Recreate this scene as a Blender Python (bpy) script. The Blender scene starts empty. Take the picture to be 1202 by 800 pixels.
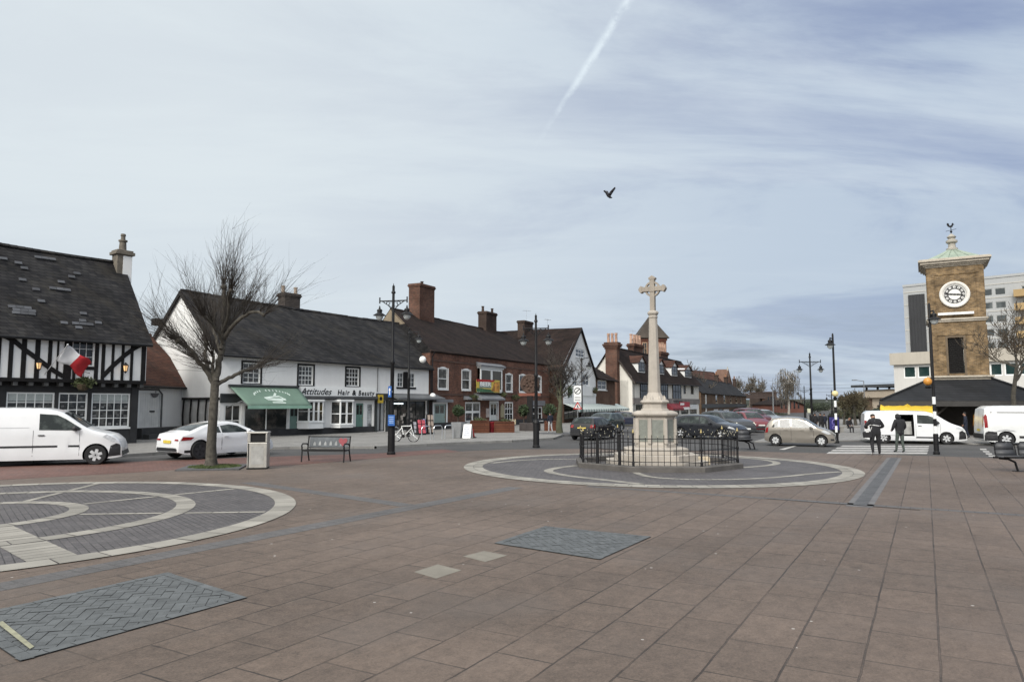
import bpy, bmesh, math, random
from mathutils import Vector, Matrix, noise
random.seed(7)
C = bpy.context.scene.collection
scene = bpy.context.scene
PI = math.pi
# ------------------------------------------------------------------ camera model
CAM_H, CAM_F, PW, PH = 2.1, 840.0, 1202, 800
TILT = math.atan(74 / CAM_F)
FW = Vector((0, math.cos(TILT), math.sin(TILT)))
UP = Vector((0, -math.sin(TILT), math.cos(TILT)))
EYE = Vector((0, 0, CAM_H))
def ray(px, py): return FW * CAM_F + Vector((1, 0, 0)) * (px - 601) + UP * (400 - py)
def G(px, py, z=0.0):
    r = ray(px, py); return EYE + r * ((z - CAM_H) / r.z)
def at(px, py, D):
    r = ray(px, py); return EYE + r * (D / r.y)
def gx(px, D): return at(px, 474, D).xy
def zat(py, D): return at(601, py, D).z
GA = Vector((0.499, 0.8666)); GB = Vector((0.8666, -0.499))   # the paving grid: away from us, and to the right
ANG_B = math.atan2(GB.y, GB.x)
def lin(v):
    v /= 255.0
    return v / 12.92 if v <= 0.04045 else ((v + 0.055) / 1.055) ** 2.4
def rgb(r, g, b): return (lin(r), lin(g), lin(b))
# ------------------------------------------------------------------ objects
def tag(o, label=None, cat=None, group=None, kind=None):
    if label: o['label'] = label
    if cat: o['category'] = cat
    if group: o['group'] = group
    if kind: o['kind'] = kind
    return o
def thing(name, label, cat, loc=(0, 0, 0), rz=0.0, group=None):
    o = bpy.data.objects.new(name, None); C.objects.link(o)
    o.location = loc; o.rotation_euler = (0, 0, rz); o.empty_display_size = 0.2
    return tag(o, label, cat, group)
def copy_tree(o, parent=None):
    c = o.copy(); C.objects.link(c); c.parent = parent
    for ch in [k for k in bpy.data.objects if k.parent == o]: copy_tree(ch, c)
    return c
class MB:
    """collects shapes, links them as one mesh object"""
    def __init__(s): s.v = []; s.f = []; s.m = []; s.r = []; s.M = None; s.mi = 0
    def p(s, co):
        co = Vector(co)
        if s.M is not None: co = s.M @ co
        s.v.append(co); return len(s.v) - 1
    def face(s, idx, m=None, r=None):
        s.f.append(idx); s.m.append(s.mi if m is None else m); s.r.append(random.random() if r is None else r)
    def poly(s, pts, m=None, r=None): s.face([s.p(q) for q in pts], m, r)
    def box(s, x0, x1, y0, y1, z0, z1, m=None):
        if x0 > x1: x0, x1 = x1, x0
        if y0 > y1: y0, y1 = y1, y0
        if z0 > z1: z0, z1 = z1, z0
        i = [s.p(q) for q in ((x0,y0,z0),(x1,y0,z0),(x1,y1,z0),(x0,y1,z0),(x0,y0,z1),(x1,y0,z1),(x1,y1,z1),(x0,y1,z1))]
        r = random.random()
        for q in ((0,3,2,1),(4,5,6,7),(0,1,5,4),(1,2,6,5),(2,3,7,6),(3,0,4,7)): s.face([i[k] for k in q], m, r)
    def prism(s, pts, axis, a, b, m=None):
        """pts: 2-D outline; axis 'y': (x,z) pushed from y=a to y=b; 'z': (x,y); 'x': (y,z)"""
        def mk(q, t): return {'y': (q[0], t, q[1]), 'z': (q[0], q[1], t), 'x': (t, q[0], q[1])}[axis]
        A = [s.p(mk(q, a)) for q in pts]; B = [s.p(mk(q, b)) for q in pts]
        n = len(pts); r = random.random()
        s.face(A, m, r); s.face(B[::-1], m, r)
        for k in range(n): s.face([A[k], B[k], B[(k+1) % n], A[(k+1) % n]], m, r)
    def tube(s, pts, rad, n=6, m=None, cap=True):
        pts = [Vector(q) for q in pts]
        if not hasattr(rad, '__len__'): rad = [rad] * len(pts)
        rings = []; ref = None; r = random.random()
        for k, q in enumerate(pts):
            d = (pts[min(k+1, len(pts)-1)] - pts[max(k-1, 0)])
            if d.length < 1e-9: d = Vector((0, 0, 1))
            d.normalize()
            if ref is None:
                ref = Vector((1, 0, 0)) if abs(d.x) < .9 else Vector((0, 1, 0))
            a = (ref - d * ref.dot(d)).normalized(); b = d.cross(a); ref = a
            rings.append([s.p(q + (a * math.cos(2*PI*j/n) + b * math.sin(2*PI*j/n)) * rad[k]) for j in range(n)])
        for k in range(len(rings)-1):
            for j in range(n):
                s.face([rings[k][j], rings[k][(j+1) % n], rings[k+1][(j+1) % n], rings[k+1][j]], m, r)
        if cap: s.face(rings[0][::-1], m, r); s.face(rings[-1], m, r)
    def lathe(s, prof, n=16, cx=0, cy=0, m=None, ph=0.0, axis='z'):
        rings = []; r0 = random.random()
        for (r, z) in prof:
            L = []
            for j in range(n):
                a = ph + 2*PI*j/n
                if axis == 'z': q = (cx + r*math.cos(a), cy + r*math.sin(a), z)
                else: q = (cx + r*math.cos(a), z, cy + r*math.sin(a))
                L.append(s.p(q))
            rings.append(L)
        for k in range(len(rings)-1):
            for j in range(n):
                s.face([rings[k][j], rings[k][(j+1) % n], rings[k+1][(j+1) % n], rings[k+1][j]], m, r0)
        s.face(rings[0][::-1], m, r0); s.face(rings[-1], m, r0)
    def ball(s, c, r, m=None, n=10, k=7, sz=1.0):
        s.lathe([(max(r*math.sin(PI*(i+.02)/(k+.04)), 1e-4), c[2] - r*sz*math.cos(PI*(i+.02)/(k+.04))) for i in range(k+1)], n, c[0], c[1], m)
    def build(s, name, mats, parent=None, smooth=None, fixn=True, bevel=0.0):
        me = bpy.data.meshes.new(name)
        me.from_pydata([tuple(q) for q in s.v], [], s.f)
        if not isinstance(mats, (list, tuple)): mats = [mats]
        for q in mats: me.materials.append(q)
        me.polygons.foreach_set('material_index', s.m)
        at_ = me.attributes.new('rnd', 'FLOAT', 'FACE'); at_.data.foreach_set('value', s.r)
        if fixn:
            b = bmesh.new(); b.from_mesh(me); bmesh.ops.recalc_face_normals(b, faces=b.faces); b.to_mesh(me); b.free()
        if smooth is not None:
            me.polygons.foreach_set('use_smooth', [True] * len(me.polygons))
            me.set_sharp_from_angle(angle=math.radians(smooth))
        me.update()
        o = bpy.data.objects.new(name, me); C.objects.link(o)
        if bevel:
            md = o.modifiers.new('b', 'BEVEL'); md.width = bevel; md.segments = 2; md.limit_method = 'ANGLE'
        if parent is not None: o.parent = parent
        return o
def text_mesh(name, body, size, mat, parent, M, shear=0.0, depth=0.006, spacing=1.0, bold=0.0):
    cu = bpy.data.curves.new(name, 'FONT'); cu.body = body; cu.size = size; cu.shear = shear
    cu.extrude = depth; cu.space_character = spacing; cu.offset = bold; cu.align_x = 'CENTER'; cu.align_y = 'CENTER'; cu.resolution_u = 3
    t = bpy.data.objects.new('tmp', cu); C.objects.link(t)
    dg = bpy.context.evaluated_depsgraph_get()
    me = bpy.data.meshes.new_from_object(t.evaluated_get(dg)); me.name = name
    bpy.data.objects.remove(t); bpy.data.curves.remove(cu)
    me.materials.clear(); me.materials.append(mat); me.transform(M)
    o = bpy.data.objects.new(name, me); C.objects.link(o); o.parent = parent
    return o
def text_width(me):
    xs = [v.co.x for v in me.vertices]; return max(xs) - min(xs)
def baked(o):
    """apply a helper object's modifiers, give back the mesh"""
    dg = bpy.context.evaluated_depsgraph_get()
    me = bpy.data.meshes.new_from_object(o.evaluated_get(dg)); return me
# ------------------------------------------------------------------ materials
class NT:
    def __init__(s, name):
        s.mat = bpy.data.materials.new(name); s.mat.use_nodes = True; s.t = s.mat.node_tree; s.n = s.t.nodes
        s.b = s.n['Principled BSDF']
    def add(s, typ, **kw):
        q = s.n.new(typ)
        for k, v in kw.items():
            if k.startswith('_'): setattr(q, k[1:], v)
            else: q.inputs[k.replace('_', ' ')].default_value = v
        return q
    def link(s, a, b): s.t.links.new(a, b)
    def math(s, op, a, b=None, c=None):
        q = s.n.new('ShaderNodeMath'); q.operation = op
        for i, x in enumerate((a, b, c)):
            if x is None: continue
            if hasattr(x, 'is_linked'): s.link(x, q.inputs[i])
            else: q.inputs[i].default_value = x
        return q.outputs[0]
    def mix(s, f, a, b, blend='MIX'):
        q = s.n.new('ShaderNodeMix'); q.data_type = 'RGBA'; q.blend_type = blend
        for key, x in ((0, f), (6, a), (7, b)):
            if hasattr(x, 'is_linked'): s.link(x, q.inputs[key])
            elif key: q.inputs[key].default_value = (*x, 1) if len(x) == 3 else x
            else: q.inputs[0].default_value = x
        return q.outputs[2]
    def coord(s, rot=0.0, scale=(1, 1, 1)):
        tc = s.n.new('ShaderNodeTexCoord'); mp = s.n.new('ShaderNodeMapping')
        s.link(tc.outputs['Object'], mp.inputs['Vector']); mp.inputs['Rotation'].default_value = (0, 0, rot); mp.inputs['Scale'].default_value = scale
        return mp.outputs[0]
    def wallco(s, kz=1.0):
        tc = s.n.new('ShaderNodeTexCoord'); sp = s.n.new('ShaderNodeSeparateXYZ'); cb = s.n.new('ShaderNodeCombineXYZ')
        s.link(tc.outputs['Object'], sp.inputs[0]); s.link(s.math('ADD', sp.outputs[0], sp.outputs[1]), cb.inputs[0])
        s.link(s.math('MULTIPLY', sp.outputs[2], kz), cb.inputs[1])
        return cb.outputs[0]
    def noise(s, co, scale, detail=5, rough=.6):
        q = s.add('ShaderNodeTexNoise', Scale=scale, Detail=detail, Roughness=rough)
        if co is not None: s.link(co, q.inputs['Vector'])
        return q.outputs['Fac']
    def ramp(s, f, a, b):
        q = s.n.new('ShaderNodeMapRange'); s.link(f, q.inputs[0]); q.inputs[1].default_value = a; q.inputs[2].default_value = b; q.clamp = True
        return q.outputs[0]
    def bump(s, h, strength=.3, dist=.02):
        q = s.add('ShaderNodeBump', Strength=strength, Distance=dist); s.link(h, q.inputs['Height']); s.link(q.outputs[0], s.b.inputs['Normal'])
    def fin(s, col=None, rough=.7, metal=0, spec=.5):
        if col is not None:
            if hasattr(col, 'is_linked'): s.link(col, s.b.inputs['Base Color'])
            else: s.b.inputs['Base Color'].default_value = (*col, 1)
        if hasattr(rough, 'is_linked'): s.link(rough, s.b.inputs['Roughness'])
        else: s.b.inputs['Roughness'].default_value = rough
        s.b.inputs['Metallic'].default_value = metal
        s.b.inputs['Specular IOR Level'].default_value = spec
        return s.mat
def mul(c, k): return tuple(min(x * k, 1) for x in c)
_mc = {}
def plain(name, col, rough=.6, var=.12, scale=2.0, bump=0.0, bscale=40, metal=0, spec=.4, rnd=0.0, coat=0.0, streak=0.0):
    if name in _mc: return _mc[name]
    t = NT(name); co = t.coord()
    f = t.ramp(t.noise(co, scale), .3, .7)
    c = t.mix(f, mul(col, 1 - var), mul(col, 1 + var))
    if streak:
        sc = t.n.new('ShaderNodeMapping'); t.link(co, sc.inputs[0]); sc.inputs['Scale'].default_value = (3, 3, .25)
        c = t.mix(t.math('MULTIPLY', t.ramp(t.noise(sc.outputs[0], 2.0), .5, .75), streak), c, mul(col, .45))
    if rnd:
        a = t.add('ShaderNodeAttribute', _attribute_name='rnd')
        k = t.math('MULTIPLY_ADD', a.outputs['Fac'], 2 * rnd, 1 - rnd)
        cb = t.n.new('ShaderNodeCombineXYZ')
        for i in range(3): t.link(k, cb.inputs[i])
        c = t.mix(1.0, c, cb.outputs[0], 'MULTIPLY')
    if bump: t.bump(t.noise(co, bscale, 3), bump, .02)
    if coat: t.b.inputs['Coat Weight'].default_value = coat; t.b.inputs['Coat Roughness'].default_value = .06
    _mc[name] = t.fin(c, rough, metal, spec); return _mc[name]
def bricky(name, c1, c2, mortar, bw=.225, rh=.075, ms=.008, var=.35, rough=.85, bump=.4, kz=1.0, patch=None, scale=.6):
    if name in _mc: return _mc[name]
    t = NT(name); co = t.wallco(kz)
    b = t.add('ShaderNodeTexBrick', Color1=(*c1, 1), Color2=(*c2, 1), Mortar=(*mortar, 1), Scale=1.0, Bias=0.0)
    b.inputs['Brick Width'].default_value = bw; b.inputs['Row Height'].default_value = rh; b.inputs['Mortar Size'].default_value = ms; b.inputs['Mortar Smooth'].default_value = .2
    t.link(co, b.inputs['Vector'])
    f = t.ramp(t.noise(co, scale, 6, .65), .3, .7)
    c = t.mix(f, b.outputs['Color'], (0, 0, 0), 'MIX')
    k = t.math('MULTIPLY_ADD', f, 2 * var, 1 - var)
    cb = t.n.new('ShaderNodeCombineXYZ')
    for i in range(3): t.link(k, cb.inputs[i])
    c = t.mix(1.0, b.outputs['Color'], cb.outputs[0], 'MULTIPLY')
    if patch: c = t.mix(t.math('MULTIPLY', t.ramp(t.noise(co, patch[1], 7, .7), .52, .68), patch[2]), c, patch[0])
    t.bump(b.outputs['Fac'], -bump, .015)
    _mc[name] = t.fin(c, rough, 0, .12); return _mc[name]
def glass(name, col=(.012, .014, .016), blot=(.06, .06, .055), scale=1.6, amount=.5, rough=.06, spec=.5):
    """window glass with what little of the room behind it shows"""
    if name in _mc: return _mc[name]
    t = NT(name); co = t.coord()
    f = t.math('MULTIPLY', t.ramp(t.noise(co, scale, 4, .7), .48, .66), amount)
    c = t.mix(f, col, blot)
    _mc[name] = t.fin(c, rough, 0, spec); return _mc[name]
def emis(name, col, strength):
    if name in _mc: return _mc[name]
    t = NT(name); t.b.inputs['Emission Color'].default_value = (*col, 1); t.b.inputs['Emission Strength'].default_value = strength
    _mc[name] = t.fin(col, .4); return _mc[name]
WHITE_WALL = plain('white_render', (.68, .68, .67), .85, .06, .7, .15, 25, streak=.10)
CREAM_WALL = plain('cream_render', (.62, .58, .50), .85, .07, .7, .15, 25, streak=.12)
WHITE_PAINT = plain('white_paint', (.72, .73, .72), .45, .04, 3)
BLACK_PAINT = plain('black_paint', (.010, .010, .011), .5, .3, 4, spec=.22)
BLACK_WOOD = plain('black_timber', (.011, .010, .010), .65, .35, 5, .3, 30, spec=.2)
BLACK_IRON = plain('black_iron', (.009, .009, .010), .5, .25, 6, spec=.25)
GREY_METAL = plain('grey_metal', (.30, .31, .32), .4, .15, 3, metal=.7)
GALV = plain('galvanised_steel', (.50, .52, .54), .35, .12, 8, metal=.8)
GLASS = glass('window_glass')
GLASS_CURTAIN = glass('curtained_glass', (.04, .042, .043), (.22, .22, .21), 2.2, .7)
GLASS_SHOP = glass('shop_glass', (.02, .022, .022), (.16, .14, .12), 1.3, .55, .05)
RED_BRICK = bricky('red_brick', (.170, .074, .047), (.085, .042, .031), (.13, .10, .085), patch=((.045, .030, .025), .9, .6))
DARK_BRICK = bricky('dark_brick', (.10, .052, .034), (.075, .040, .028), (.10, .085, .07), patch=((.04, .03, .025), .9, .5))
YELLOW_BRICK = bricky('yellow_stock_brick', (.225, .150, .077), (.115, .077, .042), (.19, .155, .11), .24, .085, .010, .45, patch=((.060, .045, .030), 1.3, .8), scale=1.6)
SLATE = bricky('old_slate', (.030, .029, .029), (.013, .013, .0145), (.008, .008, .009), .34, .17, .014, .55, .82, .7, 1.0, patch=((.040, .036, .030), .7, .6))
TILE = bricky('dark_clay_tile', (.027, .018, .015), (.014, .0105, .010), (.008, .006, .006), .22, .11, .012, .5, .9, .6, 1.0, patch=((.032, .026, .020), .7, .4))
RED_TILE = bricky('red_clay_tile', (.095, .045, .032), (.060, .032, .026), (.02, .014, .012), .20, .10, .01, .4, .9, .6, 1.0, patch=((.04, .034, .03), .9, .6))
STONE = plain('portland_stone', (.350, .318, .278), .8, .14, 2.2, .2, 30, streak=.18)
STONE_DARK = plain('weathered_stone', (.33, .31, .27), .85, .2, 2, .2, 30, streak=.2)
# ------------------------------------------------------------------ camera, sky, sun
cam = bpy.data.cameras.new('camera'); camo = bpy.data.objects.new('camera', cam); C.objects.link(camo)
camo.location = EYE; camo.rotation_euler = (PI/2 + TILT, 0, 0)
cam.sensor_width = 36; cam.lens = 36 * CAM_F / PW; cam.clip_start = .05; cam.clip_end = 6000
scene.camera = camo
scene.view_settings.view_transform = 'Standard'; scene.view_settings.look = 'None'
scene.view_settings.exposure = 0.70; scene.view_settings.gamma = 1.0
scene.view_settings.use_curve_mapping = False
SUN_EL, SUN_AZ = math.radians(38), math.radians(-154)     # azimuth clockwise from +Y: high, to the left and behind us
sd = Vector((math.sin(SUN_AZ) * math.cos(SUN_EL), math.cos(SUN_AZ) * math.cos(SUN_EL), math.sin(SUN_EL)))
sl = bpy.data.lights.new('sun', 'SUN'); sl.energy = 1.5; sl.angle = math.radians(16); sl.color = (1, .965, .91)
so = bpy.data.objects.new('sun', sl); C.objects.link(so); so.rotation_euler = (-sd).to_track_quat('-Z', 'Y').to_euler()
w = bpy.data.worlds.new('World'); scene.world = w; w.use_nodes = True
nt = w.node_tree; N = nt.nodes; bg = N['Background']; bg.inputs['Strength'].default_value = .1
def wn(typ, **kw):
    q = N.new(typ)
    for k, v in kw.items():
        if k.startswith('_'): setattr(q, k[1:], v)
        else: q.inputs[k.replace('_', ' ')].default_value = v
    return q
def wl(a, b): nt.links.new(a, b)
def wmath(op, a, b=None, c=None):
    q = N.new('ShaderNodeMath'); q.operation = op
    for i, x in enumerate((a, b, c)):
        if x is None: continue
        if hasattr(x, 'is_linked'): wl(x, q.inputs[i])
        else: q.inputs[i].default_value = x
    return q.outputs[0]
def wramp(x, a, b, smooth=True):
    q = N.new('ShaderNodeMapRange'); wl(x, q.inputs[0]); q.inputs[1].default_value = a; q.inputs[2].default_value = b
    if smooth: q.interpolation_type = 'SMOOTHSTEP'
    return q.outputs[0]
def wmix(f, a, b):
    q = N.new('ShaderNodeMix'); q.data_type = 'RGBA'
    for key, x in ((0, f), (6, a), (7, b)):
        if hasattr(x, 'is_linked'): wl(x, q.inputs[key])
        elif key: q.inputs[key].default_value = (*x, 1)
        else: q.inputs[0].default_value = x
    return q.outputs[2]
sky = wn('ShaderNodeTexSky'); sky.sky_type = 'NISHITA'; sky.sun_disc = False
sky.sun_elevation = SUN_EL; sky.sun_rotation = SUN_AZ % (2 * PI); sky.air_density = 1.0; sky.dust_density = 2.5; sky.ozone_density = 1.5
tc = wn('ShaderNodeTexCoord'); D3 = tc.outputs['Generated']
sp = wn('ShaderNodeSeparateXYZ'); wl(D3, sp.inputs[0])
den = wmath('ADD', wmath('MAXIMUM', sp.outputs[2], 0.0), .16)
cb = wn('ShaderNodeCombineXYZ'); wl(wmath('DIVIDE', sp.outputs[0], den), cb.inputs[0]); wl(wmath('DIVIDE', sp.outputs[1], den), cb.inputs[1])
def cloud(scale, rot, stretch, detail=7, rough=.62, dist=.3, off=(0, 0, 0)):
    mp = wn('ShaderNodeMapping'); wl(cb.outputs[0], mp.inputs[0]); mp.inputs['Rotation'].default_value = (0, 0, rot)
    mp.inputs['Scale'].default_value = (stretch, 1, 1); mp.inputs['Location'].default_value = off
    q = wn('ShaderNodeTexNoise', Scale=scale, Detail=detail, Roughness=rough, Distortion=dist); wl(mp.outputs[0], q.inputs['Vector'])
    return q.outputs['Fac']
veil = wramp(cloud(.80, .5, .55, 8, .62, 1.2, (3.1, 1.2, 0)), .40, .60)          # broad sheets of high cloud
wisp = wramp(cloud(1.35, -.35, .30, 9, .6, .7, (.4, 5.2, 0)), .44, .70)           # streaky cirrus
low = wramp(cloud(1.25, 0.0, .75, 8, .6, .2, (7.7, 2.4, 0)), .46, .66)             # grey banks near the horizon
left = wramp(wmath('SUBTRACT', wmath('MULTIPLY', sp.outputs[1], .2), sp.outputs[0]), -.40, .62)   # brighter towards the veiled sun
horiz = wramp(sp.outputs[2], .34, .02)
base = wmix(.86, sky.outputs[0], (1.72, 2.12, 3.2))
c1 = wmix(wmath('MULTIPLY_ADD', veil, .80, .04), base, (3.3, 3.9, 4.6))
c1 = wmix(wmath('MULTIPLY', wisp, .60), c1, (4.3, 4.8, 5.25))
c1 = wmix(wmath('MULTIPLY', left, .80), c1, (4.85, 5.25, 5.4))
c1 = wmix(wmath('MULTIPLY', horiz, .30), c1, (3.3, 3.85, 4.4))
lowm = wmath('MULTIPLY', wmath('MULTIPLY', low, wramp(sp.outputs[2], .20, .03)), wramp(left, .9, .25))
c1 = wmix(wmath('MULTIPLY', lowm, .85), c1, (2.05, 2.45, 3.0))
# the vapour trail: a narrow band along a great circle of the sky
d1 = ray(756, -30).normalized(); d2 = ray(622, 182).normalized(); nn = d1.cross(d2).normalized(); ax = d1; ay = nn.cross(d1).normalized()
def wdot(v):
    q = wn('ShaderNodeVectorMath', _operation='DOT_PRODUCT'); wl(D3, q.inputs[0]); q.inputs[1].default_value = v; return q.outputs['Value']
L12 = d1.angle(d2)
along = wmath('DIVIDE', wmath('ARCTAN2', wdot(ay), wdot(ax)), L12)
wob = wn('ShaderNodeTexNoise', Scale=38.0, Detail=5.0, Roughness=.65); wl(D3, wob.inputs['Vector'])
across = wmath('ABSOLUTE', wmath('ADD', wdot(nn), wmath('MULTIPLY_ADD', wob.outputs['Fac'], .010, -.005)))
wid = wmath('MULTIPLY_ADD', along, -.0060, .0100)
tr = wmath('SUBTRACT', 1.0, wmath('DIVIDE', across, wid)); tr = wramp(tr, 0, 1.0)
tr = wmath('MULTIPLY', tr, wmath('MULTIPLY', wramp(along, 1.02, .45), wramp(along, -3.2, -2.6)))
tr = wmath('MULTIPLY', tr, wramp(wob.outputs['Fac'], .32, .66))
c1 = wmix(wmath('MULTIPLY', tr, .85), c1, (4.9, 5.5, 5.9))
# added out of view to light the square: glow round the sun, brighter zenith
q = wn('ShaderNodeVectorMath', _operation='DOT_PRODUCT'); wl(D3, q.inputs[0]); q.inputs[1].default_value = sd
fill_glow = wmath('POWER', wmath('MAXIMUM', q.outputs['Value'], 0.0), 5.0)
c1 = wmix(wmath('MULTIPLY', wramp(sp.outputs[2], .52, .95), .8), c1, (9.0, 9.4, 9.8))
c1 = wmix(wmath('MULTIPLY', fill_glow, .85), c1, (24.0, 23.0, 21.0))
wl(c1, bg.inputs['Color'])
# ------------------------------------------------------------------ ground sheets
def sheet(name, pts, z, m, kind='structure'):
    b = MB(); b.poly([(q[0], q[1], z) for q in pts]); o = b.build(name, m)
    for f in o.data.polygons:
        if f.normal.z < 0: o.data.flip_normals(); break
    return tag(o, kind=kind)
def paving(name, colA, colB, mort, bw, rh, ms, rot, var, noise_s, rough, bump, gum=0.0, off=.5, patchc=None):
    t = NT(name); co = t.coord(rot)
    wig = t.n.new('ShaderNodeVectorMath'); wig.operation = 'ADD'
    nz = t.add('ShaderNodeTexNoise', Scale=3.0, Detail=2.0); t.link(co, nz.inputs['Vector'])
    sc = t.n.new('ShaderNodeVectorMath'); sc.operation = 'SCALE'; t.link(nz.outputs['Color'], sc.inputs[0]); sc.inputs['Scale'].default_value = rh * .035
    t.link(co, wig.inputs[0]); t.link(sc.outputs[0], wig.inputs[1])
    b = t.add('ShaderNodeTexBrick', Color1=(*colA, 1), Color2=(*colB, 1), Mortar=(*mort, 1), Scale=1.0, Bias=0.0)
    b.offset = off
    b.inputs['Brick Width'].default_value = bw; b.inputs['Row Height'].default_value = rh; b.inputs['Mortar Size'].default_value = ms; b.inputs['Mortar Smooth'].default_value = .35
    t.link(wig.outputs[0], b.inputs['Vector'])
    b2 = t.add('ShaderNodeTexBrick', Color1=(*colA, 1), Color2=(*colB, 1), Scale=1.0, Bias=0.0); b2.offset = off
    b2.inputs['Brick Width'].default_value = bw; b2.inputs['Row Height'].default_value = rh; b2.inputs['Mortar Size'].default_value = 0
    t.link(wig.outputs[0], b2.inputs['Vector'])
    big = t.ramp(t.noise(co, noise_s, 6, .6), .3, .72)
    fine = t.ramp(t.noise(co, 42, 4, .75), .3, .7)
    mid = t.ramp(t.noise(co, 4.5, 6, .7), .35, .7)
    # joints come and go: filled with dirt in places, open and dark in others
    jm = t.ramp(t.noise(co, .9, 4, .6), .36, .62)
    jf = t.math('MULTIPLY', b.outputs['Fac'], t.math('MULTIPLY_ADD', jm, .75, .25))
    c = t.mix(jf, b2.outputs['Color'], mort)
    k = t.math('ADD', t.math('MULTIPLY_ADD', big, 1.1 * var, 1 - .95 * var), t.math('MULTIPLY_ADD', fine, .50, -.25))
    k = t.math('ADD', k, t.math('MULTIPLY_ADD', mid, .8 * var, -.4 * var)); k = t.math('ADD', k, t.math('MULTIPLY_ADD', t.ramp(t.noise(co, 13, 5, .75), .32, .7), .30, -.15))
    cb_ = t.n.new('ShaderNodeCombineXYZ')
    for i in range(3): t.link(k, cb_.inputs[i])
    c = t.mix(1.0, c, cb_.outputs[0], 'MULTIPLY')
    if patchc: c = t.mix(t.math('MULTIPLY', t.ramp(t.noise(co, .35, 5, .6), .5, .72), .55), c, patchc)
    if gum:
        v = t.add('ShaderNodeTexVoronoi', Scale=2.3); t.link(co, v.inputs['Vector'])
        rn = t.n.new('ShaderNodeSeparateColor'); t.link(v.outputs['Color'], rn.inputs[0])
        dot = t.math('MULTIPLY', t.math('LESS_THAN', v.outputs['Distance'], .042), t.math('GREATER_THAN', rn.outputs[0], 1 - gum))
        c = t.mix(t.math('MULTIPLY', dot, .75), c, (.42, .40, .37))
        v2 = t.add('ShaderNodeTexVoronoi', Scale=1.1); t.link(co, v2.inputs['Vector'])
        rn2 = t.n.new('ShaderNodeSeparateColor'); t.link(v2.outputs['Color'], rn2.inputs[0])
        dk = t.math('MULTIPLY', t.ramp(v2.outputs['Distance'], .11, .06), t.math('GREATER_THAN', rn2.outputs[1], .72))
        c = t.mix(t.math('MULTIPLY', dk, .55), c, mul(colA, .35))
    h = t.math('ADD', t.math('MULTIPLY', b.outputs['Fac'], -1.0), t.math('MULTIPLY', fine, .18))
    t.bump(h, bump, .012)
    return t.fin(c, t.math('MULTIPLY_ADD', big, -.15, rough), 0, .35)
ROT = -math.atan2(GA.y, GA.x)
SLABS = paving('plaza_slabs', (.140, .104, .081), (.118, .088, .069), (.038, .030, .025), .90, .545, .0100, ROT, .38, .22, .74, .8, .6, patchc=(.098, .082, .072))
SETT_GREY = paving('grey_block_paving', (.104, .095, .095), (.076, .070, .072), (.022, .020, .020), .22, .11, .009, .9, .22, .5, .75, .5)
STRIP_GREY = paving('grey_strip_blocks', (.108, .102, .100), (.090, .086, .085), (.045, .042, .041), .22, .22, .01, 0, .2, .6, .75, .5, off=.0)
ASPHALT = plain('asphalt', (.062, .060, .059), .8, .22, .35, .35, 90, spec=.3)
RED_BLOCK = paving('red_block_paving', (.155, .075, .058), (.120, .062, .050), (.05, .035, .03), .2, .1, .008, .3, .25, .4, .75, .4)
PAVE_LIGHT = paving('pale_pavement_slabs', (.230, .222, .208), (.190, .184, .174), (.07, .066, .06), .6, .45, .010, ROT, .18, .3, .8, .4, .1)
KERB = plain('kerb_stone', (.20, .195, .185), .8, .18, 2, .2, 40)
EARTH = plain('earth', (.075, .072, .055), .95, .4, .02, spec=.1)
PAINT_LINE = plain('road_paint', (.36, .35, .335), .75, .35, 5, spec=.3)
tag(sheet('ground', [(-2500, -400), (2500, -400), (2500, 4500), (-2500, 4500)], -.022, EARTH), kind='structure')
sheet('road', [(-90, -60), (150, -60), (150, 50), (62, 62), (110, 260), (78, 262), (30, 72), (0, 68), (-90, 60)], -.006, ASPHALT)
band = [G(-150, 572), G(0, 562.5), G(120, 556), G(200, 551), G(340, 545.5), G(450, 536.5), G(540, 529.5), G(600, 527), G(700, 526.5), G(880, 529.5), G(1035, 533.0), G(1202, 538.5), G(1400, 546), G(1700, 557)]
plaza = [q.xy for q in band] + [Vector((40, -30)), Vector((-45, -30))]
sheet('plaza_paving', plaza, 0.0, SLABS)
rb = [G(-150, 555), G(0, 547.5), G(120, 543), G(200, 540), G(340, 535), G(440, 532), G(520, 527)]
rb2 = [G(540, 529.8), G(450, 537), G(340, 546), G(200, 551.5), G(120, 556.5), G(0, 563), G(-150, 572.5)]
sheet('brick_band', [q.xy for q in rb + rb2], .004, RED_BLOCK)
# pavement along the shops: a real step up, with a kerb of long stones
kl = [G(-260, 572), G(-120, 556), G(0, 546), G(70, 541), G(143, 536), G(210, 531.5), G(270, 528.6), G(340, 526.5), G(390, 526.2), G(440, 526), G(500, 523), G(543, 520.7), G(600, 518.6), G(648, 515.5), G(668, 508), G(700, 502.5), G(735, 498), G(780, 494.5), G(850, 488.5), G(890, 484.6)]
kl = [q.xy for q in kl]
back = [Vector((95, 210)), Vector((-60, 210)), Vector((-60, 25))]
sheet('pavement', kl + back, .11, PAVE_LIGHT)
b = MB()
for k in range(len(kl) - 1):
    a0, a1 = kl[k], kl[k+1]; n_ = max(1, int((a1 - a0).length / .9)); d = (a1 - a0).normalized(); nr = Vector((d.y, -d.x)) * .13
    for j in range(n_):
        s0 = a0.lerp(a1, j / n_) + d * .006; s1 = a0.lerp(a1, (j + 1) / n_) - d * .006; r = random.random()
        t0, t1 = s0 + nr, s1 + nr
        b.poly([(*s0, .113), (*s1, .113), (*t1, .113), (*t0, .113)], 0, r)
        b.poly([(*t0, .113), (*t1, .113), (*t1, -.01), (*t0, -.01)], 0, r)
tag(b.build('kerb', KERB), kind='structure')
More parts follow.
